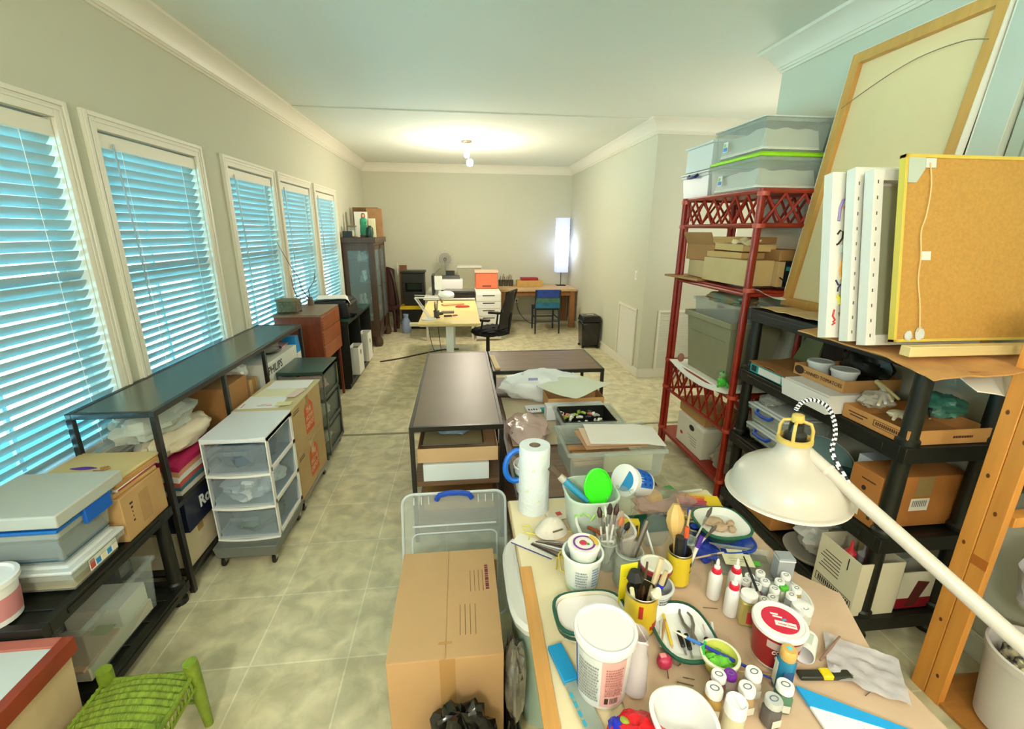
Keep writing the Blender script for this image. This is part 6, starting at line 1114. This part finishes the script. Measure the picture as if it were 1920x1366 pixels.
for k in range(3): solo('caulk_tube',['red and white caulk tube standing in the white carton','grey caulk tube in the white carton','silver caulk tube at the back of the white carton'][k],'tube',MB(C(['#c4303a','#8f9296','#cfd0d2'][k],.4)).tube([(0,0,0),(.0,0,.26),(0,0,.28),(0,0,.33)],[.024,.024,.008,.004],16),(1.79+.05*k,1.60-.02*k,.140),rot=(rad(6),rad(-8),0),group='caulk tubes in the white carton')
t=cb('white carton with dark red stripe and boot print on bottom shelf',1.96,1.49,.133,2.19,1.80,.33,C('#e3dcc6',.6),open_=True); MB(C('#8e1220',.5)).box(-.116,-.1565,.0,.116,-.1552,.055).build('red_band',t); b=MB(C('#5a1f18',.6)); b.hexa([(-.07,-.1572,.01),(-.02,-.1572,.01),(-.02,-.156,.01),(-.07,-.156,.01)],[(-.03,-.1572,.15),(.03,-.1572,.14),(.03,-.156,.14),(-.03,-.156,.15)]); b.build('boot_print',t); txt(t,'G',.05,(.085,-.1566,.085),FRONT,C('#6a5a40',.6))
t=cup('glass_bowl','glass mixing bowl upside down inside the red striped carton','bowl',2.06,1.66,.25,.07,.085,.08,M['glass'])
# floor things near the post
t=thing('clay_bag','dark marbled plastic sheet on the floor by the post','plastic sheet',(1.66,1.33,0)); MB(mat('marble_film','#14140f',.15,col2='#4a483c',scale=14,thresh=(.5,.62),bump=.5,bscale=20)).sheet(lambda u,v:((u-.5)*.30,(v-.5)*.22,.02+.014*noise.noise(Vector((u*4,v*4,6)))),16,12,th=.015).build('sheet',t,)
t.rotation_euler=(0,0,rad(-35)); MB(C('#e6e0c8',.5)).tube([(-.04,-.03,.03),(-.05,-.03,.07),(-.03,-.02,.095),(.0,-.01,.09),(.02,-.01,.06)],.005,8).build('hook_handle',t)
# ================================================================ wooden rack post, ledge, canvases
M['lumber']=mat('lumber','#d98f3c',.6,var=.14,scale=4,stretch=(5,5,.5))
t=thing('lumber_rack','upright knotty lumber post with pale horizontal ledge','rack',(0,0,0))
MB(M['lumber']).box(1.845,1.150,0,1.872,1.205,1.56).build('post',t,.003); MB(M['lumber']).box(1.845,1.207,0,1.872,1.262,1.56).build('post',t,.003)
MB(C('#b4641f',.5)).box(1.8445,1.151,.64,1.8452,1.205,.68).build('stain',t)
for k,(y,z) in enumerate([(1.18,.12),(1.23,.35),(1.175,.52),(1.24,.70),(1.18,.86),(1.235,.98),(1.17,1.14),(1.24,1.22),(1.18,1.33)]):
    MB(C('#6b3a16',.6)).add([(1.8438,y+.006*math.cos(a),z+.009*math.sin(a)) for a in [j*math.pi/4 for j in range(8)]],[tuple(range(8))]).build('knot',t)
MB(M['lumber']).box(1.89,1.15,.82,2.2,1.20,.86).build('shelf_arm',t,.003)
MB(mat('ledge_wood','#e2c689',.6,var=.1,stretch=(.5,5,5))).box(1.52,1.335,1.395,2.16,1.375,1.43).build('ledge',t,.003)
MB(M['lumber']).box(1.83,1.15,1.54,2.2,1.27,1.58).build('top_block',t,.004)
def canvas(lab,x0,y0,z0,w_,h,th,tilt,m,bars=True,cat='canvas',barm=None,rz=0):
    """stands facing away: its back looks at -y; leans back by tilt"""
    t=thing('stretched_canvas',lab,cat,(x0,y0,z0),0,rot=(-tilt,0,rz)); bm=barm or m; q=.035
    MB(m).box(0,th-.003,0,w_,th,h).box(0,0,0,.003,th,h).box(w_-.003,0,0,w_,th,h).box(.003,0,0,w_-.003,th,.003).box(.003,0,h-.003,w_-.003,th,h).build('cloth',t,.001)
    f=MB(bm); f.box(.003,.0,.003,.003+q,th-.003,h-.003).box(w_-q-.003,0,.003,w_-.003,th-.003,h-.003).box(.003+q,0,.003,w_-q-.003,th-.003,.003+q).box(.003+q,0,h-q-.003,w_-q-.003,th-.003,h-.003); f.build('stretcher',t,.001)
    return t
cw=mat('canvas_white','#eee9dd',.75,bump=.1,bscale=200)
def staples(t,w_,h):
    b=MB(C('#8d8d88',.3,metal=.8)); z=.03
    while z<h: b.box(.014,-.0012,z,.018,0,z+.012); z+=.055
    b.build('staples',t)
t=canvas('white canvas stapled on its back, nearest of the white ones',1.480,1.470,1.405,.48,.630,.042,.20,cw); staples(t,.5,.6); MB(C('#b4b89a',.7)).box(.038,.030,.038,.46,.034,.58).build('canvas_back',t)
t=canvas('white canvas stapled on its back, between painted and nearest one',1.465,1.535,1.405,.48,.645,.042,.20,cw); staples(t,.5,.6)
t=thing('stretched_canvas','white canvas painted with small abstract coloured strokes','painting',(1.430,1.600,1.405),0,rot=(-.20,0,0)); MB(cw).box(0,0,0,.48,.045,.635).build('cloth',t,.002)
def stroke(t,pts,r,col): MB(C(col,.5)).tube([(x,-.0004,z) for x,z in pts],r,6).build('paint_stroke',t)
stroke(t,[(.030,.45),(.034,.50),(.045,.53),(.062,.535),(.07,.51)],.006,'#9a86b8'); stroke(t,[(.045,.50),(.06,.505),(.062,.49)],.005,'#d98a6a'); stroke(t,[(.028,.40),(.040,.415),(.052,.41),(.05,.385),(.035,.365),(.026,.36)],.004,'#26221e')
stroke(t,[(.058,.30),(.052,.26),(.058,.23)],.011,'#e0953a'); stroke(t,[(.030,.225),(.042,.205),(.054,.21),(.042,.195),(.040,.18)],.0035,'#2c2458'); stroke(t,[(.040,.165),(.050,.15),(.052,.13)],.008,'#e8cf2f'); stroke(t,[(.030,.11),(.024,.085),(.034,.07),(.026,.06)],.004,'#d0322e'); stroke(t,[(.022,.05),(.036,.058)],.003,'#d0322e'); stroke(t,[(.056,.36),(.058,.33)],.010,'#b9c0b4'); stroke(t,[(.055,.10),(.058,.085)],.009,'#7fa06a')
t=thing('framed_picture','picture seen from its brown paper back with thin gold frame','picture',(1.512,1.395,1.434),0,rot=(-.19,0,0)); W_,H_=.56,.64
MB(mat('masonite','#c08a3c',.7,var=.10,scale=90,bump=.1,bscale=150)).box(.010,.004,.008,W_,.010,H_-.010).build('backing',t)
MB(C('#d9b84a',.35)).box(0,0,0,.011,.024,H_).box(0,0,H_-.012,W_,.024,H_).box(0,0,0,W_,.024,.010).build('frame',t,.001)
MB(C('#bcc4b4',.4)).add([(.012,.0,H_-.012),(.075,.0,H_-.012),(.075,.0,H_-.05),(.045,.0,H_-.095),(.012,.0,H_-.095),(.012,.003,H_-.012),(.075,.003,H_-.012),(.075,.003,H_-.05),(.045,.003,H_-.095),(.012,.003,H_-.095)],[(0,1,2,3,4),(9,8,7,6,5),(0,5,6,1),(1,6,7,2),(2,7,8,3),(3,8,9,4),(4,9,5,0)]).build('corner_bracket',t)
MB(C('#d8dbd2',.4)).box(.076,-.001,H_-.045,.115,.004,H_-.014).build('hanger',t); MB(C('#d9dad2',.5)).box(.085,.001,.285,.122,.004,.315).build('sticker',t); MB(mat('clip','#e3e5e2',.2,alpha=.8)).blob((.10,0,.028),(.018,.004,.022),.4,4,3,n=14).blob((.055,0,.022),(.016,.004,.016),.4,4,5,n=14).build('plastic_clip',t)
MB(C('#e0b87a',.7)).tube(catmull([(.090,-.003,H_-.03),(.098,-.004,.53),(.088,-.004,.44),(.072,-.004,.38),(.078,-.004,.30),(.074,-.004,.22),(.088,-.004,.13),(.094,-.004,.05)],6),.0022,6).tube([(.094,-.004,.05),(.085,-.005,.035)],.0015,5).tube([(.094,-.004,.05),(.108,-.005,.045)],.0015,5).build('cord',t)
# big leaning canvas against the right wall: back looks at -x
t=thing('large_canvas','huge canvas with wooden stretcher leaning on the right wall','canvas',(1.985,2.62,1.372),0,rot=(0,.125,0)); L_,Hh=.76,1.37; q=.052
M['str']=mat('stretcher_wood','#c3873f',.6,var=.1,stretch=(4,4,.6))
MB(mat('raw_canvas','#f0d09c',.85,var=.03,scale=3,bump=.05,bscale=150)).box(.030,-L_,0,.034,0,Hh).build('cloth',t); MB(C('#ece8da',.7)).box(0,0,0,.034,.004,Hh).box(0,-L_-.004,0,.034,-L_,Hh).box(0,-L_,Hh,.034,0,Hh+.004).build('folded_edge',t)
MB(M['str']).box(0,-q,0,.030,0,Hh).box(0,-L_,0,.030,-L_+q,Hh).box(0,-L_+q,Hh-q,.030,-q,Hh).box(0,-L_+q,0,.030,-q,q).build('stretcher',t,.002)
MB(C('#6b6048',.4)).tube(catmull([(-.003,-.03,1.10),(-.004,-.22,1.17),(-.004,-.42,1.22),(-.004,-.62,1.22),(-.003,-L_+.03,1.19)],6),.002,6).build('hanging_wire',t)
t=thing('large_canvas','grey edged tall canvas leaning nearer than the huge one','canvas',(2.045,1.845,1.372),0,rot=(0,.09,0)); MB(C('#c2c5b4',.6)).box(0,-.12,0,.035,0,1.42).build('cloth',t,.002); MB(C('#dddccb',.6)).box(-.001,-.004,0,.036,.002,1.42).build('folded_edge',t)
t=thing('large_canvas','second grey tall canvas nearest the camera on the right wall','canvas',(2.085,1.715,1.372),0,rot=(0,.07,0)); MB(C('#b3b7a2',.6)).box(0,-.10,0,.035,0,1.45).build('cloth',t,.002); MB(C('#8c917c',.6)).box(-.001,-.058,0,.0,-.050,1.45).build('groove',t)
# bottom right: tub, white bag, black rolls
t=thing('large_tub','large round white tub of scraps in the bottom right corner','tub',(2.045,1.03,.02)); MB(C('#e3dbd6',.4)).lathe([(0,0),(.115,0),(.125,.01),(.150,.30),(.156,.302),(.158,.33),(.150,.334),(.146,.326),(.144,.30),(.12,.02),(0,.02)],44).build('body',t)
bundle('scrap_heap','mixed dark and yellow scraps heaped in the large white tub','scraps',(2.045,1.03,.20),(.115,.115,.09),mat('scraps','#3a2f38',.6,col2='#d9cfa8',scale=18,thresh=(.42,.55)),95,amp=.3,r2=.3)
solo('plank','brown wooden plank on the floor under the large white tub','plank',MB(mat('plank','#b0722e',.6,var=.15,stretch=(.6,5,5))).box(-.19,-.25,0,.17,.20,.018),(2.04,1.05,.0),bev=.002)
bundle('white_bag','white plastic bag with pointed corner hanging right of the post','bag',(2.07,1.06,.50),(.12,.12,.155),mat('bag7','#dcdde2',.35,bump=.4,bscale=10),97,amp=.35)
solo('tarp_roll','rolled grey black plastic tarp lying behind the lumber post','tarp',MB(mat('tarp','#3a3833',.2,var=.5,scale=10,bump=.6,bscale=14)).tube([(-.14,.0,.07),(0,.01,.075),(.14,.0,.07)],[.05,.065,.06],14),(2.06,1.28,.862))
solo('lumber_offcut','short pale lumber offcut on the rack arm by the wall','offcut',MB(M['lumber']).box(-.08,-.03,0,.10,.03,.05),(2.09,1.16,.862),bev=.002)
# ================================================================ far end of the room
t=thing('standing_desk','pale wood topped standing desk on white steel legs','desk',(-.145,6.25,0)); MB(mat('desk_top','#e8cf8a',.35,var=.05,stretch=(.6,6,6))).box(-.37,-.93,.715,.37,.93,.742).build('tabletop',t,.004)
for y in (-.80,.80): MB(C('#e9efe9',.4)).box(-.045,y-.03,.03,.045,y+.03,.70).box(-.35,y-.04,.69,.35,y+.04,.715).build('leg',t,.003); MB(C('#dfe4de',.4)).box(-.33,y-.04,0,.33,y+.04,.03).build('foot',t,.003)
MB(C('#dfe4de',.4)).box(-.02,-.78,.64,.02,.78,.69).build('crossbar',t); MB(C('#e6d9b0',.5)).box(-.47,-.84,.70,-.37,-.76,.735).build('side_clamp',t,.002)
D=.743
t=thing('desk_lamp','white swing arm magnifier lamp clamped at the desk corner','lamp',(-.40,5.62,D)); wm=C('#f1f0ec',.35); MB(wm).lathe([(0,0),(.09,0),(.09,.012),(.02,.02),(0,.02)],24).build('base',t); MB(wm).tube([(0,0,.02),(-.16,.0,.27)],.010,8).tube([(.02,0,.03),(-.14,0,.28)],.005,6).build('arm_lower',t); MB(wm).tube([(-.16,0,.27),(.14,.05,.25)],.010,8).tube([(-.16,0,.30),(.14,.05,.28)],.005,6).build('arm_upper',t); o=MB(wm).lathe([(0,0),(.085,0),(.10,.01),(.10,.035),(.08,.045),(0,.047)],30).build('lamp_head',t,loc=(.22,.06,.27)); o.rotation_euler=(rad(18),0,0); MB(C('#b98a6a',.4)).tube([(.14,.05,.26),(.17,.055,.20)],.012,8).build('joint',t)
for k,(x,y,w_,d,h,col,lab) in enumerate([(-.18,6.10,.085,.065,.012,'#59483a','dark square drawing tablet on the standing desk'),(.02,6.55,.10,.05,.02,'#c8382c','red oval pouch on the standing desk'),(-.17,5.80,.05,.02,.02,'#4a2f22','small brown tool lying on the standing desk'),(-.28,5.95,.04,.03,.03,'#3b3730','black tape dispenser beside the lamp base'),(-.12,6.75,.16,.06,.02,'#d8a878','tan folder at the far end of standing desk'),(-.30,5.70,.03,.015,.015,'#2b2a28','tiny black clip by the lamp base'),(-.08,5.86,.03,.02,.012,'#a24a30','rust coloured eraser on the standing desk')]):
    b=MB(C(col,.5)); 
    if k==1: b.lathe([(0,0),(w_,0),(w_*1.05,h*.5),(w_*.9,h),(0,h)],24,sx=1,sy=.5)
    else: b.box(-w_,-d,0,w_,d,h)
    solo('desk_item',lab,'desk item',b,(x,y,D),.1*k,bev=.003 if k!=1 else 0)
for k in range(6): 
    t=tool('marker_pen',['black','brown','grey','blue','white','dark green'][k]+' pen upright in the cup by the desk lamp','pen',(-.32+.008*(k%3),5.72+.01*(k//3),D+.01),(-.33+.02*(k%3),5.72+.025*(k//3),D+.17+.01*k),[('barrel',0,1,(.006,.006),['#1c1b1a','#6a4a30','#8a8a86','#2a4a9a','#e8e6e0','#24503a'][k])],'pens in the desk cup')
t=cup('pen_cup','dark mesh pen cup beside the desk lamp','cup',-.31,5.725,D,.032,.036,.09,C('#4a4640',.4))
# office chair
t=thing('office_chair','black mesh office chair at the right of the standing desk','chair',(.36,6.15,0),rad(65)); bk=C('#15151a',.5)
for k in range(5):
    a=rad(72*k+10); MB(bk).tube([(0,0,.09),(.16*math.cos(a),.16*math.sin(a),.085),(.30*math.cos(a),.30*math.sin(a),.06)],[.028,.022,.016],8).build('base_arm',t); wv=MB(bk).lathe([(0,-.02),(.026,-.02),(.028,0),(.026,.02),(0,.02)],14); wv.v=[(.30*math.cos(a)+v[2],.30*math.sin(a)+v[0],.028+v[1]) for v in wv.v]; wv.build('caster',t)
MB(bk).tube([(0,0,.09),(0,0,.42)],[.03,.024],12).build('gas_lift',t)
MB(C('#0f0f12',.8,bump=.5,bscale=40)).blob((0,-.02,.47),(.26,.25,.06),.12,3,5,n=30).build('seat',t)
MB(C('#0f0f12',.9,bump=.8,bscale=50)).blob((0,-.06,.50),(.24,.20,.05),.35,5,8,n=30,rough2=.15).build('fleece_cover',t)
MB(C('#2a2720',.7,bump=.3,bscale=90)).sheet(lambda u,v:((u-.5)*(.44-.10*v),-.27-.05*math.sin(math.pi*v)+.05*(2*u-1)**2-.10*v*v,.56+.48*v),12,12,th=.02).build('mesh_back',t)
MB(bk).tube([(-.22,-.25,.56),(-.215,-.28,.80),(-.17,-.36,1.04)],.014,8).tube([(.22,-.25,.56),(.215,-.28,.80),(.17,-.36,1.04)],.014,8).tube([(-.17,-.36,1.04),(.17,-.36,1.04)],.014,8).tube([(0,-.15,.42),(0,-.30,.46),(0,-.34,.75)],.02,8).build('back_frame',t)
for s in (-1,1): MB(bk).tube([(s*.24,0,.45),(s*.30,-.02,.52),(s*.29,-.04,.66)],.014,8).box(s*.29-.03,-.14,.66,s*.29+.03,.10,.69).build('armrest',t,.004)
# long printer table
t=thing('printer_table','white low table carrying printers against the far wall','table',(-.19,8.35,0)); MB(C('#e9e6dc',.4)).box(-.42,-.80,.70,.42,.80,.725).build('tabletop',t,.003)
for sx in (-1,1):
    for sy in (-1,1): MB(C('#cfcabb',.4)).box(sx*.38-.02,sy*.75-.02,0,sx*.38+.02,sy*.75+.02,.70).build('leg',t,.002)
P_=.726
t=thing('wide_printer','wide black photo printer at the near edge of the printer table','printer',(-.02,7.78,P_)); MB(M['black']).box(-.26,-.18,0,.26,.18,.10).build('body',t,.008); MB(C('#3a2a24',.35)).box(-.255,-.19,.02,.255,-.18,.05).build('front_slot',t); MB(C('#6a6458',.3)).box(-.25,-.15,.10,.25,.16,.112).build('lid',t,.003)
t=thing('white_printer','white inkjet printer with black paper tray on top','printer',(-.18,8.30,P_+.0)); MB(M['white']).box(-.22,-.18,.06,.22,.18,.24).box(-.22,-.18,0,-.16,.18,.06).box(.16,-.18,0,.22,.18,.06).build('body',t,.012); MB(M['black']).box(-.16,-.24,.01,.16,.14,.05).build('paper_tray',t,.003); MB(M['black']).hexa([(-.17,.02,.24),(.17,.02,.24),(.17,.12,.24),(-.17,.12,.24)],[(-.16,.05,.30),(.16,.05,.30),(.16,.12,.30),(-.16,.12,.30)]).box(-.08,.08,.30,.08,.11,.38).build('feed_tray',t,.003)
t=thing('file_box','grey lidded file bin at the back of the printer table','bin',(.17,8.85,P_)); MB(C('#a9a78c',.4)).box(-.22,-.15,0,.22,.15,.40,t=.02).build('body',t,.006); MB(C('#d9d7c4',.4)).box(-.23,-.16,.40,.23,.16,.44).build('lid',t,.006)
t=thing('desk_fan','small round wire fan behind the white printer','fan',(-.28,8.90,P_)); MB(C('#8b8a80',.4)).lathe([(0,0),(.08,0),(.08,.015),(.02,.03),(.012,.05),(.012,.45),(0,.45)],20).build('stand',t); b=MB(C('#a8a79c',.4))
for r in (.05,.09,.13,.16): b.tube([(r*math.cos(k*math.pi/12),-.05+(.16-r)*-.2,.55+r*math.sin(k*math.pi/12)) for k in range(24)],.003,5,closed=True)
for k in range(12): a=k*math.pi/6; b.tube([(0,-.085,.55),(.16*math.cos(a),-.05,.55+.16*math.sin(a))],.002,4)
b.build('guard',t); MB(mat('fan_blade','#b9b8aa',.3,alpha=.6)).lathe([(0,0),(.12,0),(.12,.004),(0,.004)],20).build('blades',t,loc=(0,-.03,.55)).rotation_euler=(rad(90),0,0); MB(C('#3a3832',.4)).lathe([(0,0),(.035,0),(.03,.08),(0,.08)],18).build('motor',t,loc=(0,.03,.55)).rotation_euler=(rad(90),0,0)
t=thing('monitor_panel','narrow dark screen edge with white panel left of the printer','monitor',(-.47,8.10,P_)); MB(M['black']).box(-.02,-.20,0,.02,.20,.34).build('screen',t,.003); MB(C('#dfe3d6',.5)).box(.03,-.18,.10,.16,-.16,.33).build('white_panel',t); MB(M['black']).tube([(-.01,-.19,.33),(.13,-.10,.45)],.008,6).build('stylus_arm',t)
t=thing('orange_organizer','orange plastic drawer box with clear lid on the drawer unit','box',(.46,8.20,.82)); MB(C('#e0704a',.4)).box(-.20,-.13,0,.20,.13,.29,tt=.008).build('body',t,.01); MB(C('#e9b9a0',.35)).box(-.21,-.14,.27,.21,.14,.31).build('lid',t,.006); MB(C('#8c4a34',.4)).box(-.08,-.138,.03,.08,-.128,.06).build('handle',t,.003)
for k,(x,y,col,lab) in enumerate([(.20,7.95,'#c83a48','crimson yarn ball beside the white printer'),(.28,8.02,'#b92c3c','darker red yarn ball nearest the orange box'),(.12,8.05,'#3a6a44','green yarn ball by the white printer'),(.24,8.14,'#dcd6c8','cream yarn ball behind the red ones')]): solo('yarn_ball',lab,'yarn',MB(C(col,.8,bump=.5,bscale=60)).blob((0,0,.04),(.055,.05,.04),.2,4,k,n=18),(x,y,P_+.001))
# white drawer unit
t=thing('drawer_unit','tall white drawer unit with dark slot handles by the office chair','drawers',(.46,7.95,0)); MB(C('#ece9dc',.4)).box(-.21,-.40,.02,.21,.40,.815).build('body',t,.003)
for k in range(6):
    z=.05+.125*k; dr=MB(C('#f2f0e6',.4)).box(-.20,-.412,z,.20,-.40,z+.118).build('drawer',t,.001); MB(C('#2a2620',.6)).box(-.10,-.4135,z+.085,.10,-.4115,z+.10).build('slot_handle',dr)
# totes
t=thing('yellow_lid_tote','black storage tote with yellow lid on the floor by far wall','tote',(-.86,8.78,0)); MB(M['black']).box(-.24,-.20,0,.24,.20,.38,t=.03).build('body',t,.008); MB(C('#e3bd20',.4)).box(-.27,-.22,.38,.27,.22,.425).box(-.20,-.16,.425,.20,.16,.435).build('lid',t,.006); MB(C('#e6d9b0',.5)).box(.10,-.202,.06,.22,-.198,.16).build('label',t)
t=thing('black_tote','black open frame bin stacked on the yellow lidded tote','bin',(-.87,8.80,.437)); b=MB(M['black']); b.box(-.20,-.16,0,.20,.16,.26,t=.02).box(-.20,-.16,.26,-.15,.16,.42).box(.15,-.16,.26,.20,.16,.42).box(-.15,.12,.26,.15,.16,.42,C('#4a5a44',.6)).box(-.20,-.16,.42,.20,.16,.60); b.build('body',t,.008); MB(M['black']).box(-.23,-.18,.60,.22,.18,.64).build('lid',t,.008)
# wood desk, lamp, chair, shredder
t=thing('wooden_desk','plain light wood table standing against the far wall','desk',(1.47,8.92,0)); MB(mat('maple','#cba878',.45,var=.1,stretch=(.6,6,6))).box(-.74,-.42,.705,.74,.42,.745).build('tabletop',t,.004); wd=mat('desk_leg','#9a6434',.5,var=.12,stretch=(6,6,.6))
for sx in (-1,1):
    for sy in (-1,1): MB(wd).box(sx*.66-.045,sy*.36-.045,0,sx*.66+.045,sy*.36+.045,.705).build('leg',t,.003)
MB(wd).box(-.615,-.38,.62,.615,-.36,.705).box(-.615,.36,.62,.615,.38,.705).box(-.68,-.315,.62,-.66,.315,.705).box(.66,-.315,.62,.68,.315,.705).build('apron',t)
t=thing('paper_lamp','tall white paper column lamp glowing on the wooden desk','lamp',(2.02,9.13,.746)); MB(M['black']).box(-.09,-.09,0,.09,.09,.015).build('base',t,.003); MB(M['black']).tube([(0,0,.015),(0,0,.30)],.008,8).build('stem',t)
M['rice']=mat('rice_paper','#dfe6ff',.6,emit=.45,trans=.5); b=MB(M['rice']); hz=[.27+.045*k for k in range(24)]
b.lathe([(.125+(.004 if k%2 else 0),z) for k,z in enumerate(hz)],24,sq=6,cap=False); b.build('paper_shade',t)
MB(mat('glow','#eef2ff',.4,emit=6)).lathe([(0,.62),(.06,.62),(.075,.66),(.075,.82),(.06,.86),(0,.86)],20).build('bulb',t)
point('paper_lamp_light',(2.02,8.92,1.50),3,(.75,.82,1.0),.08)
t=thing('pen_holder','cluster of brushes and pencils in dark pots on the wooden desk','pen pots',(.90,9.10,.746)); 
for k in range(3): MB(C('#4a4436',.5)).lathe([(0,0),(.045,0),(.05,.12),(0,.12)],16,c=(.10*k-.1,0,0)).build('pot',t)
for k in range(14): x=-.13+.019*k; MB(C(['#3a2f26','#8a6a3a','#c9c2ac'][k%3],.5)).tube([(x,0,.10),(x+R.uniform(-.03,.03),R.uniform(-.03,.03),.17+R.uniform(0,.08))],.005,5).build('brush',t)
t=thing('wooden_tray','long tan wooden box with red lid on the wooden desk','box',(1.36,9.05,.746)); MB(C('#c9a05a',.5,var=.1)).box(-.25,-.12,0,.25,.12,.12).build('body',t,.004); MB(C('#9c1f2c',.45)).box(-.17,-.10,.121,.17,.10,.17).build('red_case',t,.006)
t=thing('painted_chair','dark painted wooden chair with blue bands facing the desk','chair',(1.55,8.28,0)); nv=C('#1b2a33',.5)
for s in (-1,1):
    MB(nv).tube([(s*.22,-.28,0),(s*.215,-.24,.42),(s*.22,-.30,.80)],[.014,.017,.015],8).build('rear_leg',t); MB(nv).tube([(s*.20,.22,0),(s*.20,.20,.43)],[.014,.018],8).build('front_leg',t)
MB(nv).box(-.22,-.25,.43,.22,.22,.46).build('seat',t,.006)
for z0,z1,c_ in ((.66,.80,'#1c3f94'),(.56,.65,'#3a6a5c'),(.47,.56,'#1f6a8c')): MB(mat('chair_paint'+c_,c_,.5,var=.35,scale=14)).box(-.22,-.285,z0,.22,-.262,z1).build('back_slat',t,.003)
MB(nv).tube([(-.21,-.26,.22),(.21,-.26,.22)],.010,8).tube([(-.20,.21,.24),(.20,.21,.24)],.010,8).tube([(-.21,-.26,.28),(-.20,.21,.28)],.010,8).tube([(.21,-.26,.28),(.20,.21,.28)],.010,8).build('stretcher',t)
t=thing('shredder','black paper shredder bin on the floor by the right wall','shredder',(2.05,7.02,0)); MB(C('#0c0c0b',.18,spec=.7)).box(-.155,-.15,.02,.155,.15,.42,t=.02).build('body',t,.03); MB(C('#1a1a18',.25)).box(-.16,-.155,.42,.16,.155,.52,tt=.02).build('head',t,.02); MB(C('#c9c9c2',.3)).box(-.05,-.02,.521,.06,.01,.524).build('feed_slot',t)
for sx in (-1,1):
    for sy in (-1,1): MB(M['black']).box(sx*.12-.02,sy*.12-.02,0,sx*.12+.02,sy*.12+.02,.03).build('caster',t,.004)
solo('grey_case','slim olive grey case standing between drawer unit and desk','case',MB(C('#6b6c54',.5)).box(-.07,-.15,0,.07,.15,.45),(.80,8.20,0) if 0 else (.775,8.15,0),bev=.006)
t=thing('wall_outlet','white wall outlet with black plug behind the wooden desk','outlet',(1.15,YF,.42)); MB(M['white']).box(-.035,-.006,-.055,.035,0,.055).build('plate',t,.002); MB(M['black']).box(-.015,-.03,-.02,.015,-.006,.01).build('plug',t,.003)
solo('electric_lead','black lead dropping from the outlet toward the chair','cable',MB(M['black']).tube(catmull([(1.15,9.33,.41),(1.17,9.28,.25),(1.24,9.2,.12),(1.36,9.0,.02),(1.5,8.9,.01)],6),.006,6))
solo('floor_cable','dark flat cable running across the tiles to the desk','cable',MB(C('#3a1f14',.5)).tube(catmull([(-1.16,6.35,.008),(-.9,6.5,.008),(-.55,6.78,.008),(-.3,6.95,.008),(-.05,6.98,.008)],6),.011,6))
solo('desk_cables','tangle of thin black cables hanging under the standing desk','cable',MB(M['black']).tube(catmull([(-.40,5.5,.68),(-.36,5.55,.40),(-.25,5.65,.12),(-.15,5.8,.02),(.0,6.0,.01)],6),.004,6).tube(catmull([(-.3,5.75,.66),(-.27,5.8,.3),(-.2,5.9,.05),(-.1,6.2,.01)],6),.004,6))
solo('power_strip','white power strip lying under the standing desk','power strip',MB(C('#dfe2dc',.4)).box(-.22,-.04,0,.22,.04,.04),(.02,6.60,0),.05,bev=.004)
# track light on the ceiling
t=thing('spiral_ceiling_light','small brushed nickel ceiling light with three lit bulbs','ceiling light',(.13,6.90,ZC)); nk=C('#c9b9a0',.25,metal=1.0); MB(nk).lathe([(0,-.03),(.075,-.03),(.08,-.01),(.08,0),(0,0)],28).build('canopy',t); MB(nk).tube([(0,0,-.03),(.0,0,-.12),(.02,0,-.25),(.03,0,-.30)],.009,8).build('stem',t)
for k,(x,z,r) in enumerate([(-.02,-.10,.038),(.0,-.19,.042),(.04,-.29,.048)]):
    MB(M['lamp_on']).lathe([(0,z-r),(r*.7,z-r*.8),(r,z),(r*.8,z+r*.7),(r*.4,z+r),(0,z+r)],20,c=(x,0,0)).build('bulb',t)
point('ceiling_spot_light',(.13,6.90,2.15),66,(1.0,.89,.73),.10)
